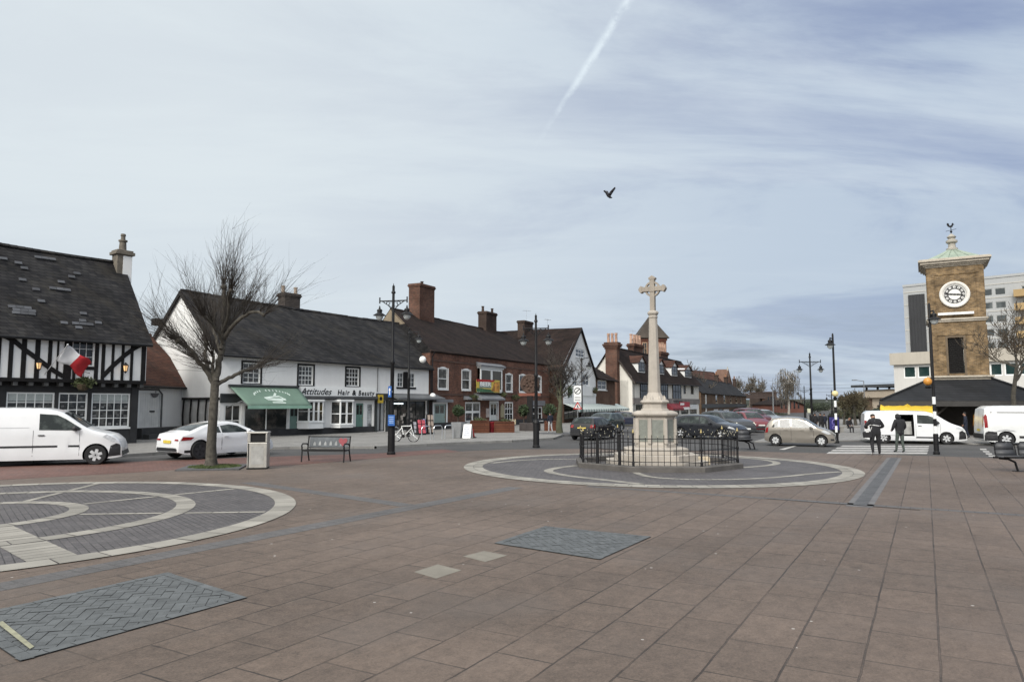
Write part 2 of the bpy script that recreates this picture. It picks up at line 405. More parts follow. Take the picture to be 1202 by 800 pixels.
# the far pavement beyond the crossing
kr = [G(884, 519), G(950, 518.5), G(1010, 517), G(1100, 519.5), G(1202, 523.5), G(1400, 533)]
kr = [q.xy for q in kr]
sheet('far_pavement', kr + [Vector((70, 34)), Vector((120, 60)), Vector((120, 250)), Vector((70, 150))], .05, PAVE_LIGHT)
b = MB()
for k in range(len(kr) - 1):
    a0, a1 = kr[k], kr[k+1]; d = (a1 - a0).normalized(); nr = Vector((d.y, -d.x)) * .14
    b.poly([(*a0, .053), (*a1, .053), (*(a1 + nr), .053), (*(a0 + nr), .053)]); b.poly([(*(a0 + nr), .053), (*(a1 + nr), .053), (*(a1 + nr), -.01), (*(a0 + nr), -.01)])
tag(b.build('far_kerb', KERB), kind='structure')
# ------------------------------------------------------------------ stone circles in the paving
SETT_PALE = plain('pale_setts', (.240, .226, .198), .8, .16, 1.2, .3, 45, rnd=.17)
def ring(b, c, r0, r1, a0, a1, ln, z, gap=.012, lanes=1):
    for q in range(lanes):
        ra, rb_ = r0 + (r1 - r0) * q / lanes + gap / 2, r0 + (r1 - r0) * (q + 1) / lanes - gap / 2
        rm = (ra + rb_) / 2; n_ = max(1, int((a1 - a0) * rm / ln)); ga = gap / rm
        sh = random.random() if lanes > 1 else 0
        for j in range(n_):
            s, e = a0 + (a1 - a0) * (j + sh) / n_ + ga / 2, a0 + (a1 - a0) * (j + 1 + sh) / n_ - ga / 2
            mid = (s + e) / 2; dz = z + random.uniform(0, .004); r = random.random()
            P = [(c.x + rr * math.cos(t), c.y + rr * math.sin(t), dz) for rr, t in ((ra, s), (ra, mid), (ra, e), (rb_, e), (rb_, mid), (rb_, s))]
            b.poly([P[0], P[5], P[4], P[3], P[2], P[1]][::-1], 0, r)
def ladder(b, p0, p1, wdt, ln, z, gap=.012, lanes=1):
    d = (p1 - p0); L_ = d.length; d.normalize(); nr = Vector((-d.y, d.x))
    for q in range(lanes):
        n_ = max(1, int(L_ / ln))
        for j in range(n_):
            s, e = L_ * j / n_ + gap / 2, L_ * (j + 1) / n_ - gap / 2
            w0, w1 = -wdt / 2 + wdt * q / lanes + gap / 2, -wdt / 2 + wdt * (q + 1) / lanes - gap / 2
            zz = z + random.uniform(0, .003)
            b.poly([(*(p0 + d * s + nr * w0), zz), (*(p0 + d * e + nr * w0), zz), (*(p0 + d * e + nr * w1), zz), (*(p0 + d * s + nr * w1), zz)])
def disc(name, c, r, z, m):
    return sheet(name, [(c.x + r * math.cos(2*PI*k/96), c.y + r * math.sin(2*PI*k/96)) for k in range(96)], z, m)
LC, LR = Vector((-10.2716, 13.7166)), 5.95
disc('circle_paving', LC, LR - .02, .005, SETT_GREY)
b = MB(); zz = .010
ring(b, LC, LR * .925, LR, 0, 2*PI, .62, zz, .02)
ring(b, LC, LR * .60, LR * .665, 0, 2*PI, .42, zz, .018)
ring(b, LC, LR * .275, LR * .335, 0, 2*PI, .34, zz, .018)
for dg in (5, 52, 97, 142, 185, 232, 277):
    u = Vector((math.cos(math.radians(dg)), math.sin(math.radians(dg))))
    for r0, r1 in ((.34, .597), (.668, .922)): ladder(b, LC + u * LR * r0, LC + u * LR * r1, .17, .40, zz, .016)
for dg in (-43, 137):
    u = Vector((math.cos(math.radians(dg)), math.sin(math.radians(dg))))
    ladder(b, LC + u * LR * .338, LC + u * LR * .597, .62, .21, zz, .016); ladder(b, LC + u * LR * .668, LC + u * LR * .922, .62, .21, zz, .016)
tag(b.build('circle_setts', SETT_PALE), kind='structure')
RC, RR = Vector((4.819, 24.585)), 6.45
disc('circle_paving', RC, RR - .02, .005, SETT_GREY)
b = MB()
ring(b, RC, RR * .90, RR, 0, 2*PI, .40, zz, .014, 2)
def polyline(pts, wdt):
    P = [RC + Vector(q) * RR for q in pts]
    Q = []
    for k in range(len(P) - 1):      # Catmull-Rom, then short stones
        p0, p1, p2, p3 = P[max(k-1, 0)], P[k], P[k+1], P[min(k+2, len(P)-1)]
        for j in range(8):
            t = j / 8; Q.append(.5 * ((2*p1) + (p2-p0)*t + (2*p0-5*p1+4*p2-p3)*t*t + (3*p1-p0-3*p2+p3)*t**3))
    Q.append(P[-1])
    for k in range(len(Q) - 1): ladder(b, Q[k], Q[k+1], wdt, .34, zz, .012)
polyline([(-.40, .03), (-.52, -.12), (-.57, -.30), (-.50, -.50), (-.36, -.68), (-.22, -.86)], .30)
polyline([(-.36, .46), (-.55, .46), (-.72, .36), (-.86, .18)], .26)
polyline([(-.16, -.36), (-.13, -.56), (-.02, -.66), (.16, -.68), (.32, -.64), (.47, -.56), (.66, -.42), (.84, -.32)], .24)
polyline([(.42, -.10), (.60, .02), (.72, .20), (.72, .44), (.60, .62)], .28)
polyline([(.05, .42), (.0, .62), (-.12, .76), (-.3, .86)], .28)
tag(b.build('circle_setts', SETT_PALE), kind='structure')
# ------------------------------------------------------------------ strips, drain channel and mended patches
def strip(name, pts, wdt, z, m):
    P = [q.xy if len(q) == 3 else q for q in pts]; A, B = [], []
    for k in range(len(P)):
        d = (P[min(k+1, len(P)-1)] - P[max(k-1, 0)]).normalized(); nr = Vector((-d.y, d.x)) * wdt / 2
        A.append(P[k] + nr); B.append(P[k] - nr)
    return sheet(name, A + B[::-1], z, m)
def along_mat(base, p0, p1):
    m = base.copy(); mp = m.node_tree.nodes['Mapping']; d = (p1 - p0); mp.inputs['Rotation'].default_value = (0, 0, -math.atan2(d.y, d.x)); return m
p0, p1 = G(-60, 700).xy, G(606, 571.5).xy
strip('grey_strip', [p0, p1], .44, .002, along_mat(STRIP_GREY, p0, p1))
p0, p1 = G(290, 566).xy, G(478, 593).xy
strip('grey_strip', [p0, p1], .40, .0025, along_mat(STRIP_GREY, p0, p1))
p0, p1 = G(690, 570.5).xy, G(1300, 611).xy
strip('sett_strip', [p0, p1], .24, .003, along_mat(STRIP_GREY, p0, p1))
p0, p1 = G(900, 585).xy, G(1080, 598.5).xy
strip('slot_drain', [p0, p1], .05, .006, plain('drain_slot', (.02, .02, .02), .8, .3, 20))
p0, p1 = G(1008, 594.5).xy, G(1050, 537).xy
dm = along_mat(STRIP_GREY, p0, p1)
strip('drain_channel', [p0, p1], .50, .003, plain('channel_edge', (.112, .108, .108), .7, .2, 3))
strip('drain_channel', [p0.lerp(p1, .015), p1], .26, .007, plain('channel_mid', (.066, .066, .068), .7, .3, 3, .3))
def herringbone(name, quad, m, ang, edge=.11):
    P = [q.xy for q in quad]; cx = sum((q for q in P), Vector((0, 0))) / 4
    b = MB(); u = Vector((math.cos(ang), math.sin(ang))); v = Vector((-u.y, u.x)); w_, l_ = .105, .21; g = .007
    def blk(o, du, dv, lu, lv):
        q = [o + u * (du + g/2) + v * (dv + g/2), o + u * (du + lu - g/2) + v * (dv + g/2), o + u * (du + lu - g/2) + v * (dv + lv - g/2), o + u * (du + g/2) + v * (dv + lv - g/2)]
        for k in range(4):                 # trim the block to the bed
            a, c = P[k], P[(k+1) % 4]; d = (c - a).normalized(); n2 = Vector((-d.y, d.x)); n2 = n2 if n2.dot(cx - a) > 0 else -n2; out = []
            for i in range(len(q)):
                s0, s1 = q[i], q[(i+1) % len(q)]; e0, e1 = (s0 - a).dot(n2) - edge, (s1 - a).dot(n2) - edge
                if e0 >= 0: out.append(s0)
                if e0 * e1 < 0: out.append(s0.lerp(s1, e0 / (e0 - e1)))
            q = out
            if len(q) < 3: return
        z0 = .008 + random.uniform(0, .003); tx, ty = random.uniform(-.012, .012), random.uniform(-.012, .012); c = q[0]
        b.poly([(x.x, x.y, z0 + (x - c).x * tx + (x - c).y * ty) for x in q])
    for i in range(-30, 31):
        for j in range(-30, 31):
            if (i - j) % 4 == 0: blk(cx, i * w_, j * w_, l_, w_)
            elif (i - j) % 4 == 3: blk(cx, i * w_, j * w_, w_, l_)
    for k in range(4):                     # soldier course round the edge
        a, c = P[k], P[(k+1) % 4]; d = (c - a).normalized(); inn = (cx - (a + c) / 2); inn = (inn - d * inn.dot(d)).normalized()
        ladder(b, a + inn * edge * .5, c + inn * edge * .5, edge, .21, .010, .008)
    tag(b.build(name, m), kind='structure')
    return P
BLUE_BLOCK = plain('blue_grey_block', (.086, .092, .094), .7, .22, 5, .3, 60, rnd=.10)
JOINT = plain('patch_joint', (.026, .027, .028), .9, .3, 8)
qa = [G(197, 672), G(290.6, 701.5), G(23.4, 776.5)]; qa.append(qa[0] + qa[2] - qa[1])
qb = [G(580, 637.6), G(639.5, 617.7), G(764.6, 629.9), G(704, 656.8)]
for q in (qa, qb):
    sheet('patch_bed', [x.xy for x in q], .003, JOINT)
    herringbone('block_patch', q, BLUE_BLOCK, math.atan2(GA.y, GA.x) + PI / 4)
sheet('yellow_mark', [G(-4, 733).xy, G(3, 731).xy, G(40, 761).xy, G(35, 764).xy], .022, plain('old_yellow_paint', (.25, .245, .17), .8, .3, 9))
PALE_SLAB = plain('pale_new_slab', (.175, .160, .132), .8, .14, 4, .2, 50)
for q in ([(485.8, 671), (513.7, 662), (541.7, 669), (512, 678.8)], [(543.4, 652.6), (568, 646.3), (595.9, 651.5), (569.6, 659.2)]):
    sheet('replaced_slab', [G(*x).xy for x in q], .003, PALE_SLAB)
# zebra crossing and the broken line beyond it
def gq(*c): return [G(*q).xy for q in c]
b = MB()
for (x0, x1, ya, yb, s0, s1) in ((989, 1091, 522.6, 524.0, 0, 0), (983, 1090.5, 525.0, 526.6, 0, 0), (978, 1090, 527.6, 529.2, 0, 0), (973, 1089, 530.2, 532.2, 0, 0)):
    q = gq((x0, ya), (x1, ya + .35), (x1 - 1, yb + .35), (x0 - 3, yb)); b.poly([(p_.x, p_.y, .004) for p_ in q])
for k in range(4):
    y = 526.3 + k * 2.6; x = 1150 + k * 3.3; q = gq((x, y), (x + 7.5, y + .2), (x + 8.5, y + 1.7), (x + 1, y + 1.5)); b.poly([(p_.x, p_.y, .004) for p_ in q])
q = gq((914, 527.4), (933, 522.6), (936, 522.9), (921, 527.6)); b.poly([(p_.x, p_.y, .004) for p_ in q])
tag(b.build('road_markings', PAINT_LINE), kind='structure')
# low wooded hills closing the street
b = MB(); n_ = 240
HILL = plain('hill_woods', (.045, .050, .040), .95, .45, .02, spec=.05)
R0 = []
for k in range(n_ + 1):
    a = math.radians(-50 + 100 * k / n_); h = 9 + 4 * noise.noise((k * .05, 1, 0)) + 2.2 * noise.noise((k * .35, 4, 0)) + 1.6 * random.random()
    R0.append([b.p((math.sin(a) * r, math.cos(a) * r, z)) for r, z in ((950, -1), (1150, h * .55), (1300, h), (1700, -1))])
for k in range(n_):
    for j in range(3): b.face([R0[k][j], R0[k+1][j], R0[k+1][j+1], R0[k][j+1]], 0)
tag(b.build('hills', HILL), kind='structure')
# ------------------------------------------------------------------ building kit
class Bld:
    """a building front: local x runs along the front, y goes into the building, z is up"""
    def __init__(s, name, label, cat, pl, Dl, pr, Dr, px0, px1, group=None, z=0.0):
        a, c = gx(pl, Dl), gx(pr, Dr); s.u = (c - a).normalized(); s.n = Vector((-s.u.y, s.u.x)); s.O = a
        s.rz = math.atan2(s.u.y, s.u.x)
        u0 = s.uv(px0, 474)[0]; s.O = a + s.u * u0; s.W = s.uv(px1, 474)[0]
        s.root = thing(name, label, cat, (s.O.x, s.O.y, z), s.rz, group)
    def uv(s, px, py, off=0.0):
        r = ray(px, py); e = EYE.xy - s.O; t = (off - e.dot(s.n)) / r.xy.dot(s.n)
        q = EYE + r * t; return ((q.xy - s.O).dot(s.u), q.z)
    def R(s, x0, x1, yt, yb, off=0.0):
        m = (x0 + x1) / 2; ym = (yt + yb) / 2
        return (s.uv(x0, ym, off)[0], s.uv(x1, ym, off)[0], s.uv(m, yb, off)[1], s.uv(m, yt, off)[1])
    def D(s, u, y=0): return (s.O + s.u * u + s.n * y).y
    def depth_at(s, px): return s.D(s.uv(px, 474)[0])
    def zy(s, px, py, y):  return s.uv(px, py, y)
    def world(s, x, y, z=0): q = s.O + s.u * x + s.n * y; return Vector((q.x, q.y, z))
def wall(b, x0, x1, z0, z1, holes=(), y=0.0, t=.25, m=0, mr=None):
    """a flat front wall with real openings and their reveals"""
    xs = sorted({x0, x1, *[h[0] for h in holes], *[h[1] for h in holes]}); zs = sorted({z0, z1, *[h[2] for h in holes], *[h[3] for h in holes]})
    xs = [q for q in xs if x0 <= q <= x1]; zs = [q for q in zs if z0 <= q <= z1]
    for i in range(len(xs) - 1):
        for j in range(len(zs) - 1):
            cx, cz = (xs[i] + xs[i+1]) / 2, (zs[j] + zs[j+1]) / 2
            if any(h[0] < cx < h[1] and h[2] < cz < h[3] for h in holes): continue
            b.poly([(xs[i], y, zs[j]), (xs[i+1], y, zs[j]), (xs[i+1], y, zs[j+1]), (xs[i], y, zs[j+1])], m)
    for h in holes:
        a, c, d, e = h[:4]; k = m if mr is None else mr
        b.poly([(a, y, d), (a, y, e), (a, y + t, e), (a, y + t, d)], k); b.poly([(c, y, d), (c, y + t, d), (c, y + t, e), (c, y, e)], k)
        b.poly([(a, y, e), (c, y, e), (c, y + t, e), (a, y + t, e)], k); b.poly([(a, y, d), (a, y + t, d), (c, y + t, d), (c, y, d)], k)
def grid_frame(b, x0, x1, z0, z1, cols, rows, y, fw=.06, bw=.022, d=.06, midbar=None, m=0):
    b.box(x0, x0 + fw, y, y + d, z0, z1, m); b.box(x1 - fw, x1, y, y + d, z0, z1, m)
    b.box(x0 + fw, x1 - fw, y, y + d, z0, z0 + fw, m); b.box(x0 + fw, x1 - fw, y, y + d, z1 - fw, z1, m)
    X0, X1, Z0, Z1 = x0 + fw, x1 - fw, z0 + fw, z1 - fw
    for k in range(1, cols): c = X0 + (X1 - X0) * k / cols; b.box(c - bw/2, c + bw/2, y + .012, y + d - .012, Z0, Z1, m)
    for k in range(1, rows): c = Z0 + (Z1 - Z0) * k / rows; b.box(X0, X1, y + .015, y + d - .015, c - bw/2, c + bw/2, m)
    if midbar: c = Z0 + (Z1 - Z0) * midbar; b.box(X0, X1, y - .015, y + d, c - .03, c + .03, m)
def window(B, q, cols=2, rows=2, y=.08, fm=None, gm=None, fw=.06, bw=.024, sill=None, midbar=None, label=None, surround=None, smat=None, name='window'):
    x0, x1, z0, z1 = q
    b = MB(); grid_frame(b, x0, x1, z0, z1, cols, rows, y, fw, bw, .06, midbar)
    o = b.build(name, fm or WHITE_PAINT, B.root)
    if label: o['label'] = label
    p = MB(); p.poly([(x0 + fw*.5, y + .035, z0 + fw*.5), (x1 - fw*.5, y + .035, z0 + fw*.5), (x1 - fw*.5, y + .035, z1 - fw*.5), (x0 + fw*.5, y + .035, z1 - fw*.5)])
    p.build('pane', gm or GLASS, o)
    if sill:
        p = MB(); p.box(x0 - .06, x1 + .06, -sill, y + .02, z0 - .09, z0 - .004); p.build('sill', smat or fm or WHITE_PAINT, o, bevel=.008)
    if surround:
        p = MB(); s_ = surround
        p.box(x0 - s_, x0 - .002, -.03, .06, z0 - s_*.4, z1 + s_); p.box(x1 + .002, x1 + s_, -.03, .06, z0 - s_*.4, z1 + s_); p.box(x0 - .002, x1 + .002, -.03, .06, z1 + .002, z1 + s_); p.box(x0 - .002, x1 + .002, -.036, .06, z0 - s_*.4, z0 - .003)
        p.build('frame', smat or BLACK_PAINT, o)
    return o
def slope(b, P00, P10, P01, P11, nu, nv, t=.10, wob=.03, seed=0.0, m=0, sag=0.0):
    """one roof slope: P00-P10 is the eave, P01-P11 the ridge"""
    P00, P10, P01, P11 = map(Vector, (P00, P10, P01, P11)); nr = (P10 - P00).cross(P01 - P00).normalized()
    if nr.z < 0: nr = -nr
    top, bot = [], []
    for j in range(nv + 1):
        ra, rb_ = [], []
        for i in range(nu + 1):
            u, v = i / nu, j / nv
            q = P00.lerp(P10, u).lerp(P01.lerp(P11, u), v)
            h = wob * noise.noise((q.x * .45 + seed, q.y * .45, q.z * .6)) + wob * .4 * noise.noise((q.x * 1.7, q.y * 1.7 + seed, q.z))
            q = q + nr * h - Vector((0, 0, sag * math.sin(PI * u) * v))
            ra.append(b.p(q)); rb_.append(b.p(q - nr * t))
        top.append(ra); bot.append(rb_)
    for j in range(nv):
        for i in range(nu):
            b.face([top[j][i], top[j][i+1], top[j+1][i+1], top[j+1][i]], m); b.face([bot[j][i], bot[j+1][i], bot[j+1][i+1], bot[j][i+1]], m)
    for i in range(nu): b.face([top[0][i], bot[0][i], bot[0][i+1], top[0][i+1]], m); b.face([top[nv][i], top[nv][i+1], bot[nv][i+1], bot[nv][i]], m)
    for j in range(nv): b.face([top[j][0], top[j+1][0], bot[j+1][0], bot[j][0]], m); b.face([top[j][nu], bot[j][nu], bot[j+1][nu], top[j+1][nu]], m)
def gable_roof(B, x0, x1, ze0, ze1, ry, zr0, zr1, mat, oh=.35, og=.2, wob=.04, seed=0.0, back=True, ridge_mat=None, sag=0.0, rx=0.0, lx=0.0):
    s0, s1 = (zr0 - ze0) / ry, (zr1 - ze1) / ry
    b = MB(); n_ = max(4, int((x1 - x0) / .8))
    slope(b, (x0 - og, -oh, ze0 - oh * s0), (x1 + og, -oh, ze1 - oh * s1), (x0 - og + lx, ry, zr0), (x1 + og + rx, ry, zr1), n_, 6, .12, wob, seed, 0, sag)
    if back: slope(b, (x1 + og, 2*ry + oh, ze1 - oh * s1), (x0 - og + 2 * lx, 2*ry + oh, ze0 - oh * s0), (x1 + og, ry + .002, zr1), (x0 - og + lx, ry + .002, zr0), n_, 3, .12, wob, seed + 5, 0, sag)
    o = b.build('roof', mat, B.root, smooth=30)
    r = MB(); k_ = max(8, int((x1 - x0) / .45)); L_ = x1 - x0 + 2 * og + rx - lx
    for k in range(k_):
        u = (k + .5) / k_; zz = zr0 + (zr1 - zr0) * u - sag * math.sin(PI * u) + wob * .5 * noise.noise((u * 9, seed, 0))
        a, c = x0 - og + lx + L_ * k / k_ + .01, x0 - og + lx + L_ * (k + 1) / k_ - .01
        zt = random.uniform(-.012, .012)
        r.prism([(ry - .16, zz - .07), (ry - .07, zz + .07 + zt), (ry + .07, zz + .07 + zt), (ry + .16, zz - .07)], 'x', a, c)
    r.build('ridge', ridge_mat or mat, o)
    return o
def gutter(B, x0, x1, z0, z1, y=-.4, mat=None):
    b = MB(); b.tube([(x0, y, z0), (x1, y, z1)], .065, 8); return b.build('gutter', mat or BLACK_PAINT, B.root)
def downpipe(B, x, z0, z1, y=-.07, mat=None, r=.045):
    b = MB(); b.tube([(x, y - .2, z1), (x, y, z1 - .3), (x, y, z0)], r, 8)
    for k in range(3): z = z0 + (z1 - z0) * (k + .5) / 3.2; b.lathe([(r + .015, z), (r + .015, z + .06)], 8, x, y)
    return b.build('downpipe', mat or BLACK_PAINT, B.root)
POT = plain('chimney_pot_clay', (.26, .13, .075), .85, .25, 4)
LEAD = plain('lead_sheet', (.16, .165, .175), .6, .2, 2)
def chimney(parent, x, y, w_, d_, z0, z1, mat, pots=1, potmat=None, capmat=None, pot_h=.7, corb=.10):
    b = MB(); b.box(x - w_/2, x + w_/2, y - d_/2, y + d_/2, z0, z1 - .34)
    for k, e in enumerate((.04, corb, corb * .55)): b.box(x - w_/2 - e, x + w_/2 + e, y - d_/2 - e, y + d_/2 + e, z1 - .34 + k * .11, z1 - .34 + (k + 1) * .11 + (.01 if k == 2 else 0))
    o = b.build('chimney', mat, parent, bevel=.012)
    for k in range(pots):
        px_ = x + (k - (pots - 1) / 2) * (w_ - .25) / max(pots - 1, 1) if pots > 1 else x
        p = MB(); p.lathe([(.15, z1 + .0), (.13, z1 + pot_h * .5), (.125, z1 + pot_h * .86), (.165, z1 + pot_h * .88), (.165, z1 + pot_h), (.10, z1 + pot_h), (.09, z1 + pot_h - .1)], 12, px_, y)
        p.build('chimney_pot', potmat or POT, o, smooth=40)
    return o
def aerial(loc, h, label, rz=0.3):
    t = thing('television_aerial', label, 'aerial', loc, rz); b = MB()
    b.tube([(0, 0, -.6), (0, 0, h)], .018, 5); b.tube([(-.5, 0, h - .1), (.6, 0, h - .1)], .014, 5)
    for k in range(7): x = -.45 + k * .16; b.tube([(x, -.24, h - .1), (x, .24, h - .1)], .008, 4)
    b.build('mast', GALV, t); return t
def panel_door(B, q, mat, y=.06, glazed=0.0, label=None, fmat=None, fw=.07, handle=True):
    x0, x1, z0, z1 = q; b = MB()
    b.box(x0, x1, y, y + .05, z0, z1)
    n_ = 2; w_ = (x1 - x0)
    zz = z0 + (z1 - z0) * (1 - glazed) if glazed else z1
    for i in range(2):
        for j in range(2):
            a = x0 + w_ * (.12 + .42 * i); c = a + w_ * .34; d = z0 + .15 + (zz - z0 - .2) * j * .5; e = d + (zz - z0 - .2) * .42
            b.box(a, c, y - .014, y + .01, d, e)
    o = b.build('door', mat, B.root, bevel=.006)
    if label: o['label'] = label
    if glazed:
        p = MB()
        for i in range(2): p.box(x0 + w_ * (.14 + .4 * i), x0 + w_ * (.46 + .4 * i), y - .006, y + .02, zz + .06, z1 - .12)
        p.build('pane', GLASS_SHOP, o)
    p = MB(); p.box(x0 - fw, x0 - .003, -.015, y + .08, z0, z1 + fw); p.box(x1 + .003, x1 + fw, -.015, y + .08, z0, z1 + fw); p.box(x0 - .003, x1 + .003, -.015, y + .08, z1 + .003, z1 + fw); p.build('frame', fmat or WHITE_PAINT, o)
    if handle: p = MB(); p.ball((x1 - .12 * w_, y - .05, (z0 + z1) / 2 - .05), .035); p.build('handle', plain('brass', (.42, .31, .12), .35, .1, 5, metal=1), o)
    return o
# ================================================================== 1. black and white timber-framed house
B = Bld('timber_framed_house', 'old black and white timber-framed house with patched slate roof behind the small white van', 'house', 0, 32.4, 161, 37.1, -70, 161)
zb = .11
J = -.34                                                # the jetty: the upper floor stands forward of the lower
uR = B.uv(171.5, 430, J)[0]; W_ = B.W
ze = B.uv(60, 391.5, J)[1]; zj = B.uv(100, 446, J)[1]; zc = B.uv(100, 453, J)[1]
W1, W2, W3 = B.R(6.5, 63.5, 459, 506), B.R(68, 102.5, 460, 504), B.R(107, 152.5, 461.2, 501.3)
W3 = (W3[0], W3[1], W3[2], W3[3]); W1 = (W1[0], W1[1], W3[2], W3[3]); W2 = (W2[0], W2[1], .62, W3[3])
W0 = (W1[0] - 3.4, W1[0] - .9, W3[2], W3[3])
b = MB(); wall(b, 0, W_, 0, zc, [W0, W1, W2, W3]); b.box(0, W_, .26, 7, 0, zc - .01)
b.box(W_ - .32, W_ + .03, -.05, .25, 0, zc); b.box(0, W_ - .33, -.07, .2, 0, .5)
b.build('lower_wall', plain('black_limewash', (.020, .020, .021), .7, .35, 1.5, .3, 20), B.root)
UW = B.R(84.5, 111, 398.5, 429.5, J)
b = MB(); wall(b, 0, uR, zj, ze - .02, [UW], J, .2); b.box(0, uR - .004, J + .22, 7, zj, ze + .02)
for k in (0, 1):   # gable ends
    x = uR - .002 if k else 0; b.prism([(J + .02, ze - .02), (7 - J * 0, ze - .02), (3.5, ze + 4.2)], 'x', x - .15, x)
b.build('upper_wall', WHITE_WALL, B.root)
t = MB(); yf = J - .035
def stud(x0, x1, a=None, c=None): t.box(B.uv(x0, 415, J)[0], B.uv(x1, 415, J)[0], yf, J + .01, a if a is not None else zj - .02, c if c is not None else ze - .03)
for x0, x1 in ((-36, -30), (-20, -14), (-5, 1), (10, 15.5), (25, 31), (41, 47), (56.3, 61), (66.6, 69), (75, 84.4), (111.2, 116), (119.3, 123.5), (131, 134.3), (142.6, 146), (153.2, 156.6), (166, 171.3)): stud(x0, x1)
xm = B.uv(84.4, 415, J)[0], B.uv(111.2, 415, J)[0]
t.box(xm[0], xm[1], yf - .005, J + .01, UW[2] - .17, UW[2] - .004); t.box(xm[0], xm[1], yf - .005, J + .01, UW[3] + .004, UW[3] + .12)
for x0, x1 in ((86, 89.5), (95.5, 98)): stud(x0, x1, zj, UW[2] - .17)
def brace(pts, w_):
    P = [Vector(B.uv(*q, J)) for q in pts]; A, Cc = [], []
    for k in range(len(P)):
        d = (P[min(k+1, len(P)-1)] - P[max(k-1, 0)]).normalized(); nr = Vector((-d.y, d.x)) * w_ / 2; A.append(P[k] + nr); Cc.append(P[k] - nr)
    for k in range(len(P) - 1): t.prism([A[k], A[k+1], Cc[k+1], Cc[k]], 'y', yf - .014, J + .01)
brace([(0, 392.5), (8, 395.5), (16, 399.5), (30, 411), (48, 424), (60, 433), (74, 441.5)], .21)
brace([(120, 442), (132, 429.5), (146, 417), (156, 409.5), (167, 403.5)], .21)
t.box(0, uR, yf - .01, J + .012, ze - .14, ze - .01); t.box(0, uR + .02, yf - .03, J + .3, zc + .16, zj + .04); t.box(0, uR, J + .30, .1, zc + .02, zc + .16)
t.build('timber_frame', BLACK_WOOD, B.root, bevel=.012)
t = MB(); n_ = int(uR / .62)
for k in range(n_ + 1):
    x = .12 + k * (uR - .3) / n_; t.box(x - .09, x + .09, J - .02, .05, zc - .02, zc + .155)
t.box(0, uR - .01, .1, 6.5, zc - .005, zj + .03); t.build('joist_ends', plain('grey_joists', (.06, .06, .06), .8, .3, 4), B.root)
window(B, UW, 3, 3, J + .05, label=None, sill=None)
GP = glass('old_shop_pane', (.022, .024, .026), (.15, .15, .14), 3.0, .75, .08)
for q, c_, r_ in ((W0, 4, 4), (W1, 5, 4), (W2, 3, 5), (W3, 5, 4)):
    o = window(B, q, c_, r_, .05, gm=GP, fw=.075, bw=.035, sill=.05)
    # net curtain across the top row and goods on the sill, behind the glass bars
    x0, x1, z0, z1 = q; h = (z1 - z0) / r_
    p = MB(); p.box(x0 + .1, x1 - .1, .078, .083, z1 - h * .95, z1 - .07)
    if q is not W2: p.build('net_curtain', plain('net_curtain', (.34, .37, .36), .8, .12, 9), o)
    for k in range(c_ * (r_ - 1)):
        i, j = k % c_, k // c_; cx = x0 + (x1 - x0) * (i + .5) / c_; cz = z0 + h * (j + .42); e = random.uniform(.05, .10)
        p = MB(); p.box(cx - e, cx + e, .079, .083, cz - e * .9, cz + e * random.uniform(.2, .9)); p.build('display_card', plain('goods_dim', (.10, .10, .10), .6, .5, 5, rnd=.6), o)
zr1 = B.uv(138, 307.5, 3.35)[1]; zr0 = B.uv(0, 284, 3.35)[1]; zr0 = zr0 + (zr0 - zr1) * .35
# the roof springs from the jettied wall
b = MB(); zE = ze; ohx = .30
sl_ = (zr1 - ze) / (3.35 - J)
slope(b, (-.3, J - .32, ze - .26), (uR + .18, J - .32, ze - .26), (-.3, 3.35, zr0), (uR + .18, 3.35, zr1), 34, 9, .13, .025, 2.0, 0, .10)
slope(b, (uR + .18, 7.3, ze - .26), (-.3, 7.3, ze - .26), (uR + .18, 3.352, zr1), (-.3, 3.352, zr0), 20, 3, .13, .05, 8.0, 0, .10)
roof = b.build('roof', SLATE, B.root, smooth=30)
def roof_patch(px, py, wpx, rows=1):
    # find the point of the slope under the pixel (the slope is a plane here)
    A = Vector((0, J - .32, ze - .26)); U = Vector((1, 0, 0)); V = (Vector((0, 3.35, (zr0 + zr1) / 2)) - A).normalized(); nrm = U.cross(V)
    O3 = Vector((B.O.x, B.O.y, 0)); rot = Matrix.Rotation(-B.rz, 3, 'Z'); e = rot @ (EYE - O3); r = rot @ ray(px, py); tt = (A - e).dot(nrm) / r.dot(nrm); q = e + r * tt
    wd = wpx * .040; p = MB()
    for k in range(rows):
        o_ = q - V * (.19 * k) + U * random.uniform(-.25, .1); n2 = max(1, int(wd / .32))
        for j in range(n2):
            a = o_ + U * (j * .32) + nrm * (.035 + random.uniform(0, .01)); d = a + V * .17
            a2, d2 = a + U * .305 + nrm*0, d + U * .305
            lo = -nrm * .05
            p.poly([a, a2, d2, d]); p.poly([a, a + lo, a2 + lo, a2]); p.poly([a, d, d + lo, a + lo]); p.poly([a2, a2 + lo, d2 + lo, d2])
    p.build('replacement_slates', plain('new_slate', (.060, .063, .070), .7, .2, 6, rnd=.3), roof)
for q in ((6, 305, 10), (21, 310, 9), (28, 316, 12), (47, 303.5, 25), (20, 329, 9), (88, 322, 9), (86, 326.5, 10), (66, 331.5, 11), (64, 340, 24), (43, 341, 6), (50, 355, 10), (17, 361.5, 30, 3), (94, 369, 9), (72, 380, 12), (90, 381, 24), (99, 378, 8), (88, 385.5, 10), (114, 380, 10)): roof_patch(*q)
p = MB()
for k in range(26):
    u = k / 26; x = -.3 + (uR + .48) * u; zz = zr0 + (zr1 - zr0) * (u + .02) - .10 * math.sin(PI * u)
    p.prism([(3.2, zz - .06), (3.29, zz + .07), (3.41, zz + .07), (3.5, zz - .06)], 'x', x + .01, x + (uR + .48) / 26 - .01)
p.build('ridge', SLATE, roof)
